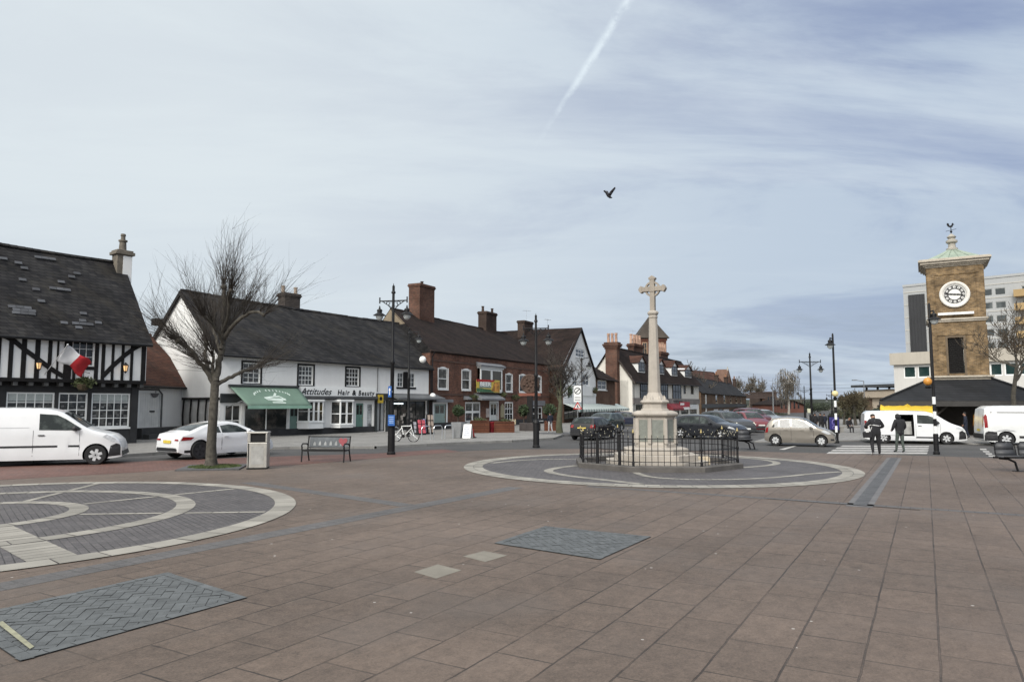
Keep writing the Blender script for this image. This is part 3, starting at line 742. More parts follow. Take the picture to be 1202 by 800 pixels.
# chimney on the right-hand gable: rendered white on the street side, brick cap, one tall pot
cx_, cz_ = B.uv(143, 300, 3.1); q = B.uv(133, 300, 3.1)[0], B.uv(154, 300, 3.1)[0]; cw = (q[1] - q[0])
zt = B.uv(143, 300, 3.1)[1]; zb_ = B.uv(143, 335, 3.1)[1]
CHB = plain('chimney_stone_brick', (.125, .11, .09), .9, .3, 3, .3, 20)
b = MB(); xc = (q[0] + q[1]) / 2; b.box(xc - cw*.42, xc + cw*.42, 2.75, 3.45, zb_ - 1.2, zt); b.box(xc - cw*.54, xc + cw*.54, 2.66, 3.54, zt, zt + .17); b.box(xc - cw*.46, xc + cw*.46, 2.72, 3.48, zt + .17, zt + .27)
ch = b.build('chimney', CHB, B.root, bevel=.02)
p = MB(); p.box(xc - cw*.10, xc + cw*.40, 2.735, 2.7495, zb_ - .3, zt - .06); p.box(xc + cw*.421, xc + cw*.425, 2.8, 3.4, zb_ - .3, zt - .06); p.build('render_panel', WHITE_WALL, ch)
p = MB(); zz = zt + .27; p.lathe([(.20, zz), (.17, zz + .5), (.23, zz + .52), (.23, zz + .6), (.12, zz + .62), (.11, zz + .82), (.14, zz + .84), (.12, zz + .95), (.05, zz + .97)], 12, xc, 3.1); p.build('chimney_pot', CHB, ch, smooth=40)
gutter(B, -.2, uR + .1, ze - .30, ze - .30, J - .40)
B1 = B
# coach lanterns, flag, hanging basket on the house front
def coach_lantern(B, px, py, off, label, s=1.0):
    x, z = B.uv(px, py, off); q = B.world(x, off, z); t = thing('wall_lantern', label, 'lantern', q, B.rz, 'coach lanterns on the timber-framed house'); t.scale = (.78, .78, .78); b = MB()
    b.tube([(0, .28, .05), (0, .1, .34), (0, 0, .33)], .018, 6); b.box(-.05, .05, .26, .3, -.1, .2)
    b.lathe([(.03, .34), (.05, .30), (.19, .17), (.20, .15)], 6); b.lathe([(.02, -.36), (.05, -.30), (.11, -.24), (.11, -.21)], 6)
    for k in range(6):
        a = 2*PI*k/6; b.tube([(.11*math.cos(a), .11*math.sin(a), -.22), (.18*math.cos(a), .18*math.sin(a), .16)], .012, 4)
    b.build('lantern_frame', BLACK_IRON, t)
    p = MB(); p.lathe([(.09, -.205), (.15, .14)], 6); p.build('lantern_glass', emis('lamp_glow', (1.0, .6, .28), .22), t)
    p = MB(); p.ball((0, 0, -.02), .05); p.build('bulb', emis('bulb_glow', (1, .8, .45), 1.2), t)
coach_lantern(B, 45.8, 428.5, J - .30, 'lit black coach lantern left of the flag on the timber-framed house')
coach_lantern(B, 147.5, 431.5, J - .30, 'lit black coach lantern right of the window on the timber-framed house')
x, z = B.uv(68, 432, J); q = B.world(x - .55, J - .02, z - .30)
t = thing('flag', 'white and red flag hanging from a slanted pole above the white van', 'flag', q, B.rz)
b = MB(); tip = Vector((.50, -1.15, 1.35)); b.tube([(0, 0, 0), tip], .022, 6); b.ball(tip, .05); b.build('pole', plain('pole_white', (.35, .35, .36), .5, .1, 4), t)
b = MB(); n_ = 14; d = tip.normalized(); st = tip * .97; dn = -d
rows = []
for i in range(n_ + 1):
    row = []
    for j in range(9):
        u, v = i / n_, j / 8
        q = st + dn * (v * .86) + Vector((u * 1.12, .10 * math.sin(u * 7 + v * 2) * (.3 + u), -u * .55 - .22 * u * u + .07 * math.sin(u * 9 - v * 3)))
        row.append(b.p(q))
    rows.append(row)
for i in range(n_):
    for j in range(8): b.face([rows[i][j], rows[i+1][j], rows[i+1][j+1], rows[i][j+1]], 0 if i < n_ // 2 else 1)
fl = b.build('cloth', [plain('flag_white', (.62, .62, .64), .8, .06, 3), plain('flag_red', (.42, .022, .03), .8, .15, 3)], t, smooth=60, fixn=False)
md = fl.modifiers.new('s', 'SOLIDIFY'); md.thickness = .006
x, z = B.uv(97, 452, J - .3)
def leafball(name, label, cat, loc, rx, ry_, rz_, n, m, leaf=.09, group=None, parent=None, extra=None, seed=1, hollow=.35):
    rn = random.Random(seed); b = MB()
    for k in range(n):
        while True:
            q = Vector((rn.uniform(-1, 1), rn.uniform(-1, 1), rn.uniform(-1, 1)))
            if hollow < q.length < 1: break
        lump = .82 + .3 * noise.noise(q * 2.3 + Vector((seed, 0, 0)))
        q = Vector((q.x * rx, q.y * ry_, q.z * rz_)) * lump
        a = Vector((rn.gauss(0, 1), rn.gauss(0, 1), rn.gauss(0, 1))).normalized(); c = a.orthogonal().normalized(); s_ = leaf * rn.uniform(.6, 1.4)
        b.poly([q - a * s_, q + c * s_ * .45, q + a * s_, q - c * s_ * .45], 0, rn.random())
    if parent is None:
        t = thing(name, label, cat, loc, 0, group); o = b.build('foliage', m, t, fixn=False)
        if extra: extra(t)
        return t
    o = b.build('foliage', m, parent, fixn=False); o.location = loc; return o
LEAF = plain('leaf_dark', (.030, .048, .018), .6, .3, 3, rnd=.55)
LEAF_OLIVE = plain('leaf_olive', (.045, .055, .020), .7, .3, 3, rnd=.55)
BASKET = plain('basket_coir', (.05, .035, .02), .9, .3, 10)
def basket_extra(t):
    b = MB(); b.lathe([(.05, -.38), (.2, -.3), (.28, -.1), (.29, -.05)], 10); b.build('basket', BASKET, t)
    b = MB(); b.tube([(0, .5, .5), (0, 0, .55), (0, 0, .1)], .015, 5); b.build('bracket', BLACK_IRON, t)
q = B.world(x, J - .35, z + .1)
leafball('hanging_basket', 'wilted brown and green hanging basket under the jetty of the timber-framed house', 'hanging basket', q, .62, .32, .36, 420, LEAF_OLIVE, .09, extra=basket_extra, seed=3)
# ================================================================== 2. low annexe with the boarded gate, between the two old houses
B = Bld('annexe', 'low white annexe with a boarded gate under a red tiled roof, beside the timber-framed house', 'building', 160, 41.5, 196, 44.0, 152, 222)
zg = B.uv(178, 501, 0)[1]; zt = B.uv(176, 458.5, 0)[1]; ze = B.uv(176, 447, -.3)[1]
q = B.R(163.5, 188, 461, 501); b = MB(); wall(b, 0, B.W, 0, ze, [q]); b.box(0, B.W, .27, 5, 0, ze); b.build('wall', WHITE_WALL, B.root)
d = MB(); n_ = 9
for k in range(n_): a = q[0] + (q[1] - q[0]) * k / n_; d.box(a + .006, a + (q[1] - q[0]) / n_ - .006, .10, .14, q[2], q[3])
o = d.build('gate', plain('gate_white', (.62, .62, .60), .6, .1, 2, streak=.2), B.root)
p = MB(); p.box(q[0] + .95, q[0] + 1.35, .06, .10, (q[2] + q[3]) / 2 - .12, (q[2] + q[3]) / 2 - .04); p.build('latch', BLACK_IRON, o)
b = MB(); b.box(0, B.W, -.9, 0, 0, q[2] - .02); b.box(.1, B.W, -1.3, -.9, 0, q[2] * .5); b.build('step', plain('dark_step', (.05, .05, .05), .85, .25, 2, .2, 30), B.root)
b = MB(); b.tube([(q[0] - .4, -.06, ze - .5), (q[1] - .25, -.06, ze - .5), (q[1] + .05, -.06, ze - .75), (q[1] + .05, -.06, .2)], .05, 7); b.lathe([(.06, 0), (.34, .02), (.34, .06), (.06, .08)], 14, q[1] - .45, ze - .62, axis='y'); b.build('pipework', plain('pipe_grey', (.10, .10, .10), .6, .2, 3), B.root)
zr = B.uv(180, 398, 3.2)[1]; gable_roof(B, 0, B.W, ze + .1, ze + .1, 3.2, zr, zr + .3, RED_TILE, .4, .1, .05, 3)
gutter(B, 0, B.W, ze - .35, ze - .35, -.46)
# ================================================================== 3. the long white building: cafe, hair salon, newsagent
B = Bld('white_shop_row', 'long low white rendered building with a dark slate roof, housing cafe, hair salon and newsagent', 'shop building', 258, 42.6, 502, 56, 258, 503)
W_ = B.W; zel, zer = B.uv(271, 417, -.35)[1] + .35, B.uv(502, 433, -.35)[1] + .35; ze = (zel + zer) / 2
def Rz(x0, x1, yt, yb, off=0): return B.R(x0, x1, yt, yb, off)
wa, wb, wc, wd = Rz(285, 305.5, 425.5, 449.5), Rz(350.5, 367.5, 429, 452), Rz(406.5, 421.5, 432, 453), Rz(466.5, 487, 437.5, 454)
cafe = Rz(286.5, 338.5, 474, 506.5); cdl = Rz(263, 283, 474, 512); cd = Rz(340, 351, 474, 510.5); cd = (cd[0], cd[1], .12, cd[3]); cdl = (cdl[0], cdl[1], .12, cdl[3])
sd_ = Rz(417.6, 426.6, 473, 506); sd_ = (sd_[0], sd_[1], .14, sd_[3]); sw = Rz(430.5, 438, 473, 507); sw = (sw[0], sw[1], .3, sw[3])
nz_ = B.uv(470, 468.5)[1]; n0 = B.uv(440, 480)[0]; n1 = B.uv(501.5, 480)[0]
nd1, nd2 = Rz(441.5, 452, 471, 510), Rz(456, 500, 471, 508); nd1 = (nd1[0], nd1[1], .14, nz_ - .1); nd2 = (nd2[0], nd2[1], .14, nz_ - .1)
b = MB(); wall(b, 0, W_, 0, min(zel, zer) - .08, [wa, wb, wc, wd, cafe, cdl, cd, sd_, sw, nd1, nd2], 0, .22); 
b.poly([(0, 0, 0), (0, 10.2, 0), (0, 10.2, zel - .5), (0, 0, zel + .1)])
b.box(0, W_ - .004, .6, 9.4, 0, ze - .8); b.poly([(W_, 0, 0), (W_, 10.2, 0), (W_, 10.2, zer), (W_, 5, zer + 2.8), (W_, 0, zer - .4)])
b.build('wall', WHITE_WALL, B.root)
zr0 = B.uv(221, 341, 5.0)[1]; zr1 = B.uv(453, 377.5, 5.0)[1]
g = MB(); zg0 = B.uv(232, 471, 0)[1]
g.prism([(0.0, 2.45), (10.2, 2.45), (10.2, zel - .3), (5.05, zr0 - .15), (.0, zel)], 'x', -.05, -.003); g.build('gable_render', WHITE_WALL, B.root)
roof = gable_roof(B, 0, W_, zel, zer, 5.0, zr0, zr1, SLATE, .38, .16, .07, 11, sag=.12, rx=1.9)
b = MB()                                                   # verge boards
for sgn in (0, 1):
    y0, y1 = (-.4, 5.0) if not sgn else (10.5, 5.0); z0_ = zel - .42
    b.prism([(y0, z0_), (y1, zr0 - .05), (y1, zr0 - .35), (y0, z0_ - .28)], 'x', -.24, -.19)
b.build('bargeboard', BLACK_WOOD, B.root)
b = MB(); b.box(-.35, .2, 8.0, 8.5, zel + 2.0, zel + 2.45); b.build('purlin_end', BLACK_WOOD, B.root)
b = MB()                                                   # bowed timbers low on the gable wall
for k in range(10):
    y = .5 + k * .92; bow = .10; b.tube([(-.065, y, .35), (-.065, y + bow, 1.4), (-.065, y + .02, 2.4)], .052, 5)
b.box(-.10, -.01, 0, 10.2, 2.36, 2.5); b.build('timber_frame', BLACK_WOOD, B.root)
b = MB(); b.box(-.09, -.004, 0, 10.2, 0, .42); b.build('plinth', plain('black_plinth', (.03, .03, .032), .8, .3, 2), B.root)
gutter(B, -.1, W_ + .1, zel - .38, zer - .38, -.46)
for q, c_, r_ in ((wa, 3, 4), (wb, 4, 4), (wc, 4, 4)):
    window(B, q, c_, r_, .06, gm=GLASS_CURTAIN, fw=.07, bw=.03, surround=.12, midbar=.5)
q = wd; m1 = q[0] + (q[1] - q[0]) * .33; m2 = q[0] + (q[1] - q[0]) * .62
window(B, (q[0], m1, q[2], q[3]), 2, 3, .04, gm=GLASS_CURTAIN, fw=.05); window(B, (m2, q[1], q[2], q[3]), 2, 3, .04, gm=GLASS_CURTAIN, fw=.05)
b = MB(); b.box(m1 + .003, m2 - .003, -.03, .08, q[2] - .05, q[3] + .08); b.box(q[0] - .1, q[1] + .1, -.05, .02, q[2] - .14, q[2] - .01); b.build('shutter', BLACK_WOOD, B.root)
# cafe
DK = plain('dark_shopfront', (.03, .034, .034), .5, .3, 3)
o = window(B, cafe, 2, 1, .05, gm=GLASS_SHOP, fw=.09, bw=.07, name='shop_window')
p = MB(); rn = random.Random(4)
for k in range(9):
    cx = cafe[0] + .3 + (cafe[1] - cafe[0] - .6) * rn.random(); hh = rn.uniform(.25, .6); wq = rn.uniform(.2, .4)
    p.lathe([(wq*.5, cafe[2] + .08), (wq*.55, cafe[2] + hh * .6), (wq*.3, cafe[2] + hh)], 8, cx, .35 + .2 * rn.random())
p.build('chairs_inside', plain('inside_dim', (.12, .11, .10), .8, .5, 3, rnd=.5), o)
panel_door(B, cd, plain('sage_door', (.145, .225, .195), .5, .1, 3), .06, .42, label='pale green half-glazed cafe door')
o = window(B, cdl, 2, 2, .05, fm=WHITE_PAINT, gm=GLASS_SHOP, fw=.10, bw=.05, name='side_entrance')
b = MB(); x0, x1, z0, z1 = Rz(258, 286, 463.5, 472.5, -.06); b.box(.0, x1, -.08, -.003, z0, z1); b.box(.0, x1, -.14, -.003, z1 + .002, z1 + .09); b.build('fascia', DK, B.root)
sb = B.uv(345, 507)[1]; b = MB(); b.box(.02, n0 - .1, -.06, -.004, 0, .52); 
o = b.build('plinth', plain('black_plinth', (.03, .03, .032), .8, .3, 2), B.root)
# salon: fascia lettering, cornice, bays
x0, x1, z0, z1 = Rz(353, 441.5, 454.0, 465.0, -.05)
b = MB(); b.box(x0, x1, -.06, -.003, z0, z1); fb = b.build('fascia_board', WHITE_PAINT, B.root)
LET = plain('sign_black', (.010, .010, .011), .45, .1, 4)
def facade_text(B, body, px0, px1, py, h_px, mat, parent, off=-.07, shear=.25, bold=.0, spacing=1.0, name='lettering', depth=.006):
    a, z = B.uv(px0, py, off); c, z2 = B.uv(px1, py, off); hp = B.uv((px0 + px1) / 2, py - h_px / 2, off)[1] - B.uv((px0 + px1) / 2, py + h_px / 2, off)[1]
    M = Matrix.Translation(((a + c) / 2, off, z)) @ Matrix.Rotation(PI / 2, 4, 'X')
    o = text_mesh(name, body, hp * 1.35, mat, parent, Matrix.Identity(4), shear, depth, spacing, bold)
    xs = [v.co.x for v in o.data.vertices]; k = (c - a) / (max(xs) - min(xs)); xc = (max(xs) + min(xs)) / 2
    o.data.transform(M @ Matrix.Diagonal((k, 1, 1, 1)) @ Matrix.Translation((-xc, 0, 0))); return o
facade_text(B, 'Attitudes', 352.5, 389.5, 459.3, 8.0, LET, fb, shear=.42, bold=.006, spacing=1.05)
b = MB(); xa, za = B.uv(352, 460.5, -.068); b.tube([(xa - .35, -.07, za - .08), (xa - .15, -.07, za - .18), (xa + .2, -.07, za - .02), (xa + .55, -.07, za + .12)], [.03, .045, .03, .02], 6); b.build('flourish', LET, fb)
facade_text(B, 'Hair', 396.5, 410.5, 460.6, 6.0, LET, fb, shear=.15, bold=.012, spacing=1.25)
facade_text(B, '&', 413.5, 418, 460.9, 6.0, LET, fb, shear=.1, bold=.02)
facade_text(B, 'Beauty', 421, 439.5, 461.3, 6.0, LET, fb, shear=.15, bold=.012, spacing=1.3)
b = MB(); x0, x1, z0, z1 = Rz(352, 442, 465.2, 467.3, -.25); b.box(x0, x1, -.42, -.003, z0 - .02, z1 + .03); b.box(x0, x1, -.30, -.003, z0 - .10, z0 - .022); b.build('cornice', plain('cornice_grey', (.06, .062, .065), .6, .2, 3), B.root)
def bay(px0, px1, yt, yb, cols, out=.55, rows=2, splay=.45, midbar=None, low=.55, bottom=None):
    x0, x1, z0, z1 = Rz(px0, px1, yt, yb, -out * .5)
    b = MB(); g = MB(); p = MB()
    pl = [(x0, 0), (x0 + splay, -out), (x1 - splay, -out), (x1, 0)]
    zl = low if bottom is None else bottom
    p.prism(pl, 'z', zl, z0 - .06); e = .06
    p.prism([(x0 - e, 0), (x0 + splay - e * .5, -out - e), (x1 - splay + e * .5, -out - e), (x1 + e, 0)], 'z', z0 - .06, z0)
    p.prism([(x0 - e, 0), (x0 + splay - e * .5, -out - e), (x1 - splay + e * .5, -out - e), (x1 + e, 0)], 'z', z1, z1 + .10)
    bo = p.build('bay', WHITE_PAINT, B.root)
    for k in range(3):
        a, c = Vector(pl[k]), Vector(pl[k+1]); L_ = (c - a).length; M = Matrix.Translation((a.x, a.y, 0)) @ Matrix.Rotation(math.atan2((c - a).y, (c - a).x), 4, 'Z')
        b.M = M; g.M = M; n_ = cols if k == 1 else 1
        for j in range(n_):
            u0, u1 = L_ * j / n_, L_ * (j + 1) / n_
            grid_frame(b, u0 + .006, u1 - .006, z0 + .004, z1 - .004, 1, rows, .0, .06, .035, .06, midbar)
            g.poly([(u0 + .03, .035, z0 + .03), (u1 - .03, .035, z0 + .03), (u1 - .03, .035, z1 - .03), (u0 + .03, .035, z1 - .03)])
    wo = b.build('window', WHITE_PAINT, bo); g.build('pane', GLASS_SHOP, bo)
    return bo
bay(352, 384, 470.5, 494.5, 3, .55, 2, .5, low=.5)
bay(391, 417, 470.5, 497.5, 2, .55, 1, .4, midbar=.45, bottom=.5)
panel_door(B, sd_, plain('green_door', (.105, .20, .165), .5, .1, 3), .06, .42, label='green half-glazed salon door')
o = window(B, sw, 1, 1, .04, gm=plain('salon_poster', (.30, .31, .31), .5, .9, 2.6), fw=.07, name='display_window')
# newsagent: black front under a flat canopy
b = MB(); b.box(n0 + .02, n1 + .6, -.12, -.003, nz_ - .06, nz_ + .42); b.box(n0 - .05, n0 + .14, -.10, -.003, 0, nz_ - .065); b.box(nd1[1] + .02, nd2[0] - .02, -.10, -.003, 0, nz_ - .065); b.box(n1 - .02, n1 + .1, -.1, -.003, 0, nz_ - .065)
b.build('shopfront', DK, B.root)
b = MB(); cxa, _ = B.uv(455, 466, 0); b.prism([(-.004, nz_ + .42), (-1.15, nz_ + .10), (-1.15, nz_ - .02), (-.004, nz_ + .3)], 'x', cxa, n1 + .85); b.build('canopy', plain('canopy_grey', (.10, .105, .11), .5, .2, 2), B.root)
o = window(B, nd1, 2, 1, .05, fm=BLACK_PAINT, gm=plain('pale_blind', (.30, .31, .31), .5, .15, 2), fw=.07, bw=.1, name='double_door')
o = window(B, nd2, 4, 1, .10, fm=BLACK_PAINT, gm=GLASS_SHOP, fw=.08, bw=.07, name='shop_window')
p = MB(); rn = random.Random(8)
for k in range(26):
    a = rn.uniform(nd2[0] + .15, nd2[1] - .3); z = rn.uniform(.5, nd2[3] - .35); p.box(a, a + rn.uniform(.12, .35), .112, .118 + .002 * rn.random(), z, z + rn.uniform(.15, .4))
p.build('posters', plain('posters_mixed', (.22, .20, .18), .6, .7, 3.5, rnd=.8), o)
p = MB(); p.box(nd2[0] + .3, nd2[0] + 1.5, .05, .09, nd2[3] - .25, nd2[3] - .17); p.build('strip_light', emis('tube_light', (.85, .95, 1), 1.0), o)
x, z = B.uv(446, 467.5, -.2); b = MB(); b.box(x - .28, x + .2, -.34, -.28, z - .32, z + .28); so_ = b.build('hanging_sign', plain('sign_yellow', (.42, .30, .03), .5, .2, 6), B.root); p = MB(); p.lathe([(.03, -.358), (.14, -.35), (.03, -.342)], 12, x - .04, z, axis='y'); p.build('emblem', BLACK_PAINT, so_)
b = MB(); xx = W_ * .84; b.tube([(B.uv(443, 440)[0], -.05, ze - .5), (B.uv(443, 440)[0], -.05, 3.0)], .02, 5); b.build('cable', BLACK_PAINT, B.root)
downpipe(B, W_ + .12, .15, zer - .3, -.12)
chimney(B.root, B.uv(339.5, 350, 7.0)[0], 7.0, 1.35, .9, zr0 - 3, B.uv(339.5, 347, 7.0)[1] + .15, plain('sooty_brick', (.06, .05, .045), .9, .3, 3, .3, 20), 2, plain('buff_pot', (.30, .24, .19), .85, .2, 4), None, .55)
B3 = B
# the cafe's sloping awning
x0, z0 = B.uv(269, 453.2, -.05); x1, _ = B.uv(349.5, 455, -.05); out = 1.55
xa, za = B.uv(291, 475.8, -out); xb, zb2 = B.uv(366, 475.3, -out)
t = thing('shop_awning', 'sage green cafe awning with a white emblem, sloping out over the shop window', 'awning', B.world(x0, 0, 0), B.rz)
xa -= x0; xb -= x0; x1 -= x0; zlo = (za + zb2) / 2; AW = plain('awning_green', (.118, .182, .142), .75, .12, 1.2, streak=.12)
b = MB(); n_ = 16
top = [[b.p((u * x1 + (xa + (xb - xa) * u - u * x1) * v, -.06 - v * (out - .06), z0 + (zlo - z0) * v + .03 * math.sin(PI * v) * math.sin(u * 9) * .4)) for u in [i / n_ for i in range(n_ + 1)]] for v in [j / 6 for j in range(7)]]
for j in range(6):
    for i in range(n_): b.face([top[j][i], top[j][i+1], top[j+1][i+1], top[j+1][i]], 0)
cv = b.build('canvas', AW, t, smooth=50, fixn=False); md = cv.modifiers.new('s', 'SOLIDIFY'); md.thickness = .012
b = MB(); b.box(xa, xb, -out - .006, -out + .006, zlo - .20, zlo - .004); b.build('valance', plain('awning_pale', (.20, .33, .26), .75, .12, 1.2), t)
b = MB(); b.box(-.05, x1 + .05, -.16, 0, z0 - .02, z0 + .12); b.build('cassette', DK, t)
b = MB()
for x in (xa + .15, xb - .15): b = MB(); b.tube([(x - .6, -.05, zlo - .1), (x - .15, -out * .55, zlo + .25), (x, -out, zlo)], .03, 6); b.build('folding_arm', GREY_METAL, t)
# emblem on the canvas: an oval ring of lettering round a covered dish
b = MB(); cxm = (x1 + xb) / 2 * .54; P0 = Vector(((xa * .5 + (x1 + (xb - x1) * .5)) / 2, -.06 - .5 * (out - .06), (z0 + zlo) / 2)); U = Vector((1, 0, 0)); V = (Vector((0, -.06, z0)) - Vector((xa * 0, -out, zlo))).normalized(); Nn = U.cross(V); Nn = -Nn if Nn.z < 0 else Nn; P0 = P0 + Nn * .025
def em(u, v): return P0 + U * u + V * v
for k in range(15):
    a = PI * (.06 + .88 * k / 14); r = random.uniform(.07, .10)
    if 8 < k < 10: continue
    c = em(-1.25 * math.cos(a) * -1, .05 + .52 * math.sin(a)); b.poly([c - U * .045 - V * r, c + U * .045 - V * r, c + U * .03 + V * r, c - U * .03 + V * r])
for (u0, v0, u1, v1, ww) in ((-.62, -.30, .72, -.36, .09), (-.55, -.36, .45, -.50, .08), (-.7, -.22, -.2, -.12, .07), (.0, -.1, .3, .28, .07), (-.3, -.12, .35, -.05, .06), (.35, .0, .6, -.25, .05), (-.35, -.66, .55, -.7, .05)):
    a, c = em(u0, v0), em(u1, v1); d = (c - a).normalized().cross(Nn) * ww; b.poly([a - d, c - d, c + d, a + d])
b.build('emblem', plain('emblem_white', (.50, .58, .53), .75, .1, 3), t, fixn=False)
# ================================================================== 4. brick pub
B = Bld('brick_pub', 'long red brick pub with dark tiled roof and white sash windows behind wooden planters', 'pub', 508, 56.5, 634, 74.5, 504.5, 652)
W_ = B.W; zel, zer = B.uv(508, 412, -.1)[1], B.uv(634, 427, -.1)[1]
ups = [B.R(514.5, 525.5, 432, 456.5), B.R(542.3, 552, 434, 457.5), B.R(593.8, 601, 439, 459.5), B.R(609.8, 617.6, 440, 460), B.R(629.5, 635, 441.5, 460)]
bay_ = B.R(560.5, 586, 433, 459)
gd = B.R(509.5, 523.5, 474, 504); gd = (gd[0], gd[1], .12, gd[3]); wd_ = B.R(575.5, 584, 472.5, 500); wd_ = (wd_[0], wd_[1], .12, wd_[3])
g1, g2, g3 = B.R(546, 564, 471.5, 495), B.R(592.5, 602.5, 471.5, 493.5), B.R(624.5, 636.5, 477, 493.5)
b = MB(); b_holes = ups + [bay_, gd, wd_, g1, g2, g3]
wall(b, 0, W_, 0, max(zel, zer), b_holes, 0, .2); b.box(3.5, W_, .6, 10, 0, min(zel, zer) - .3); LX, RY = 2.95, 6.0
b.poly([(0, 0, 0), (LX, RY, 0), (LX, RY, zel), (0, 0, zel)])
b.build('wall', RED_BRICK, B.root)
b = MB(); b.box(-.02, W_, -.07, -.003, max(zel, zer) - .02, max(zel, zer) + .10); b.box(-.02, W_, -.045, -.003, zel - .75, zel - .62); zs_ = B.uv(560, 463.5)[1]; b.box(0, W_, -.05, -.003, zs_ - .08, zs_ + .08)
b.build('string_course', plain('stained_brick_band', (.085, .05, .038), .9, .3, 1.5, .3, 20), B.root)
for q in ups:
    o = window(B, q, 1, 2, .03, gm=GLASS_CURTAIN, fw=.10, bw=.04, sill=.08, midbar=.5)
    p = MB(); n_ = 9; x0, x1, z1 = q[0], q[1], q[3]
    arc = [(x0 + (x1 - x0) * k / n_, z1 - .02 + .14 * math.sin(PI * k / n_)) for k in range(n_ + 1)]
    p.prism([(x0, z1 - .03)] + arc + [(x1, z1 - .03)], 'y', -.03, .06); p.build('arched_head', WHITE_PAINT, o)
    p = MB(); p.box(x0 - .1, x0 - .003, -.03, .06, q[2], z1 + .02); p.box(x1 + .003, x1 + .1, -.03, .06, q[2], z1 + .02); p.build('frame', WHITE_PAINT, o)
# first-floor oriel with the banner hung across it
x0, x1, z0, z1 = bay_; b = MB(); b.box(x0 - .1, x1 + .1, -.35, -.003, z0 - .12, z0 - .01); b.box(x0 - .12, x1 + .12, -.42, -.003, z1 + .02, z1 + .15); ob = b.build('oriel', WHITE_PAINT, B.root)
b = MB(); grid_frame(b, x0, x1, z0, z1, 2, 1, -.33, .16, .34, .08); wo = b.build('window', WHITE_PAINT, ob); p = MB(); p.poly([(x0 + .1, -.28, z0 + .1), (x1 - .1, -.28, z0 + .1), (x1 - .1, -.28, z1 - .1), (x0 + .1, -.28, z1 - .1)]); p.build('pane', GLASS, ob)
b = MB(); b.box(x0 - .28, x1 + .28, -.55, -.003, z1 + .16, z1 + .30); b.prism([(-.003, z1 + .55), (-.55, z1 + .30), (-.003, z1 + .30)], 'x', x0 - .28, x1 + .28); b.build('bay_roof', LEAD, B.root)
bl = B.R(559.5, 587, 461.5, 469.5, -.3); b = MB(); b.prism([(-.003, bl[3]), (-.85, bl[2] + .14), (-.85, bl[2]), (-.003, bl[2])], 'x', bl[0], bl[1]); b.build('porch_canopy', LEAD, B.root)
q = B.R(559, 586.5, 445.5, 460.2, -.45)
t = thing('beer_banner', 'colourful BEER banner hung across the first-floor window of the brick pub', 'banner', B.world(q[0], -.47, q[2]), B.rz)
bw_, bh_ = q[1] - q[0], q[3] - q[2]
def slab(name, pts, y, m, par): p = MB(); p.prism(pts, 'y', y, y + .004); return p.build(name, m, par)
p = MB(); p.box(0, bw_, 0, .02, 0, bh_); p.build('cloth', plain('banner_yellow', (.50, .38, .06), .6, .5, 1.2), t)
slab('red_band', [(0, bh_ * .80), (bw_ * .72, bh_ * .84), (bw_ * .78, bh_), (0, bh_)], -.006, plain('banner_red', (.36, .02, .02), .6, .2, 3), t)
slab('green_band', [(0, .0), (bw_ * .75, 0), (bw_ * .6, bh_ * .22), (bw_ * .2, bh_ * .3), (0, bh_ * .32)], -.006, plain('banner_green', (.05, .13, .06), .6, .5, 3), t)
slab('orange_picture', [(bw_ * .62, bh_ * .1), (bw_ * .98, bh_ * .05), (bw_ * .98, bh_ * .9), (bw_ * .74, bh_ * .8)], -.010, plain('banner_orange', (.42, .20, .04), .6, .8, 2.4), t)
slab('white_panel', [(bw_ * .12, bh_ * .34), (bw_ * .62, bh_ * .34), (bw_ * .62, bh_ * .82), (bw_ * .12, bh_ * .82)], -.012, plain('banner_pale', (.20, .26, .24), .6, .2, 3), t)
o = text_mesh('lettering', 'BEER', 1.0, plain('banner_white', (.80, .80, .78), .6, .03, 3), t, Matrix.Identity(4), 0, .004, 1.0, .03)
xs = [v.co.x for v in o.data.vertices]; ys = [v.co.y for v in o.data.vertices]
o.data.transform(Matrix.Translation((bw_ * .37, -.02, bh_ * .62)) @ Matrix.Rotation(PI/2, 4, 'X') @ Matrix.Diagonal((bw_ * .46 / (max(xs) - min(xs)), bh_ * .34 / (max(ys) - min(ys)), 1, 1)))
panel_door(B, gd, plain('pale_teal_door', (.24, .31, .29), .5, .08, 3), .05, .40, label='pale teal double door with glazed top', fw=.22)
panel_door(B, wd_, plain('pub_white_door', (.55, .57, .55), .5, .08, 3), .05, .55, fw=.16)
o = window(B, g1, 2, 2, .03, gm=GLASS_CURTAIN, fw=.14, bw=.18, sill=.14)
window(B, g2, 3, 3, .03, gm=GLASS, fw=.12, bw=.05, sill=.12); window(B, g3, 3, 2, .03, gm=GLASS, fw=.12, bw=.06, sill=.12)
b = MB(); x0, x1, z0, z1 = g1; b.prism([(-.003, z1 + .5), (-.45, z1 + .3), (-.45, z1 + .18), (-.003, z1 + .18)], 'x', x0 - .3, x1 + .4); x0, x1, z0, z1 = B.R(508, 528, 468.5, 472); b.box(x0, x1, -.35, -.003, z0, z1); x0, x1, z0, z1 = B.R(623, 638, 470, 476); b.box(x0, x1, -.2, -.003, z0, z1); b.build('door_hood', LEAD, B.root)
q = B.R(570.3, 573.6, 479, 489.5); b = MB(); b.box(q[0], q[1], -.05, -.003, q[2], q[3]); o = b.build('menu_board', plain('menu_white', (.42, .36, .33), .5, .3, 4), B.root)
q = B.R(587.3, 591.5, 474.5, 489.5); b = MB(); b.prism([(q[0], q[2]), (q[1], q[2]), (q[1], q[3] - .2), ((q[0] + q[1]) / 2, q[3] + .1), (q[0], q[3] - .2)], 'y', -.05, -.003); b.build('sign_board', plain('sign_tan', (.27, .24, .15), .6, .15, 4), B.root)
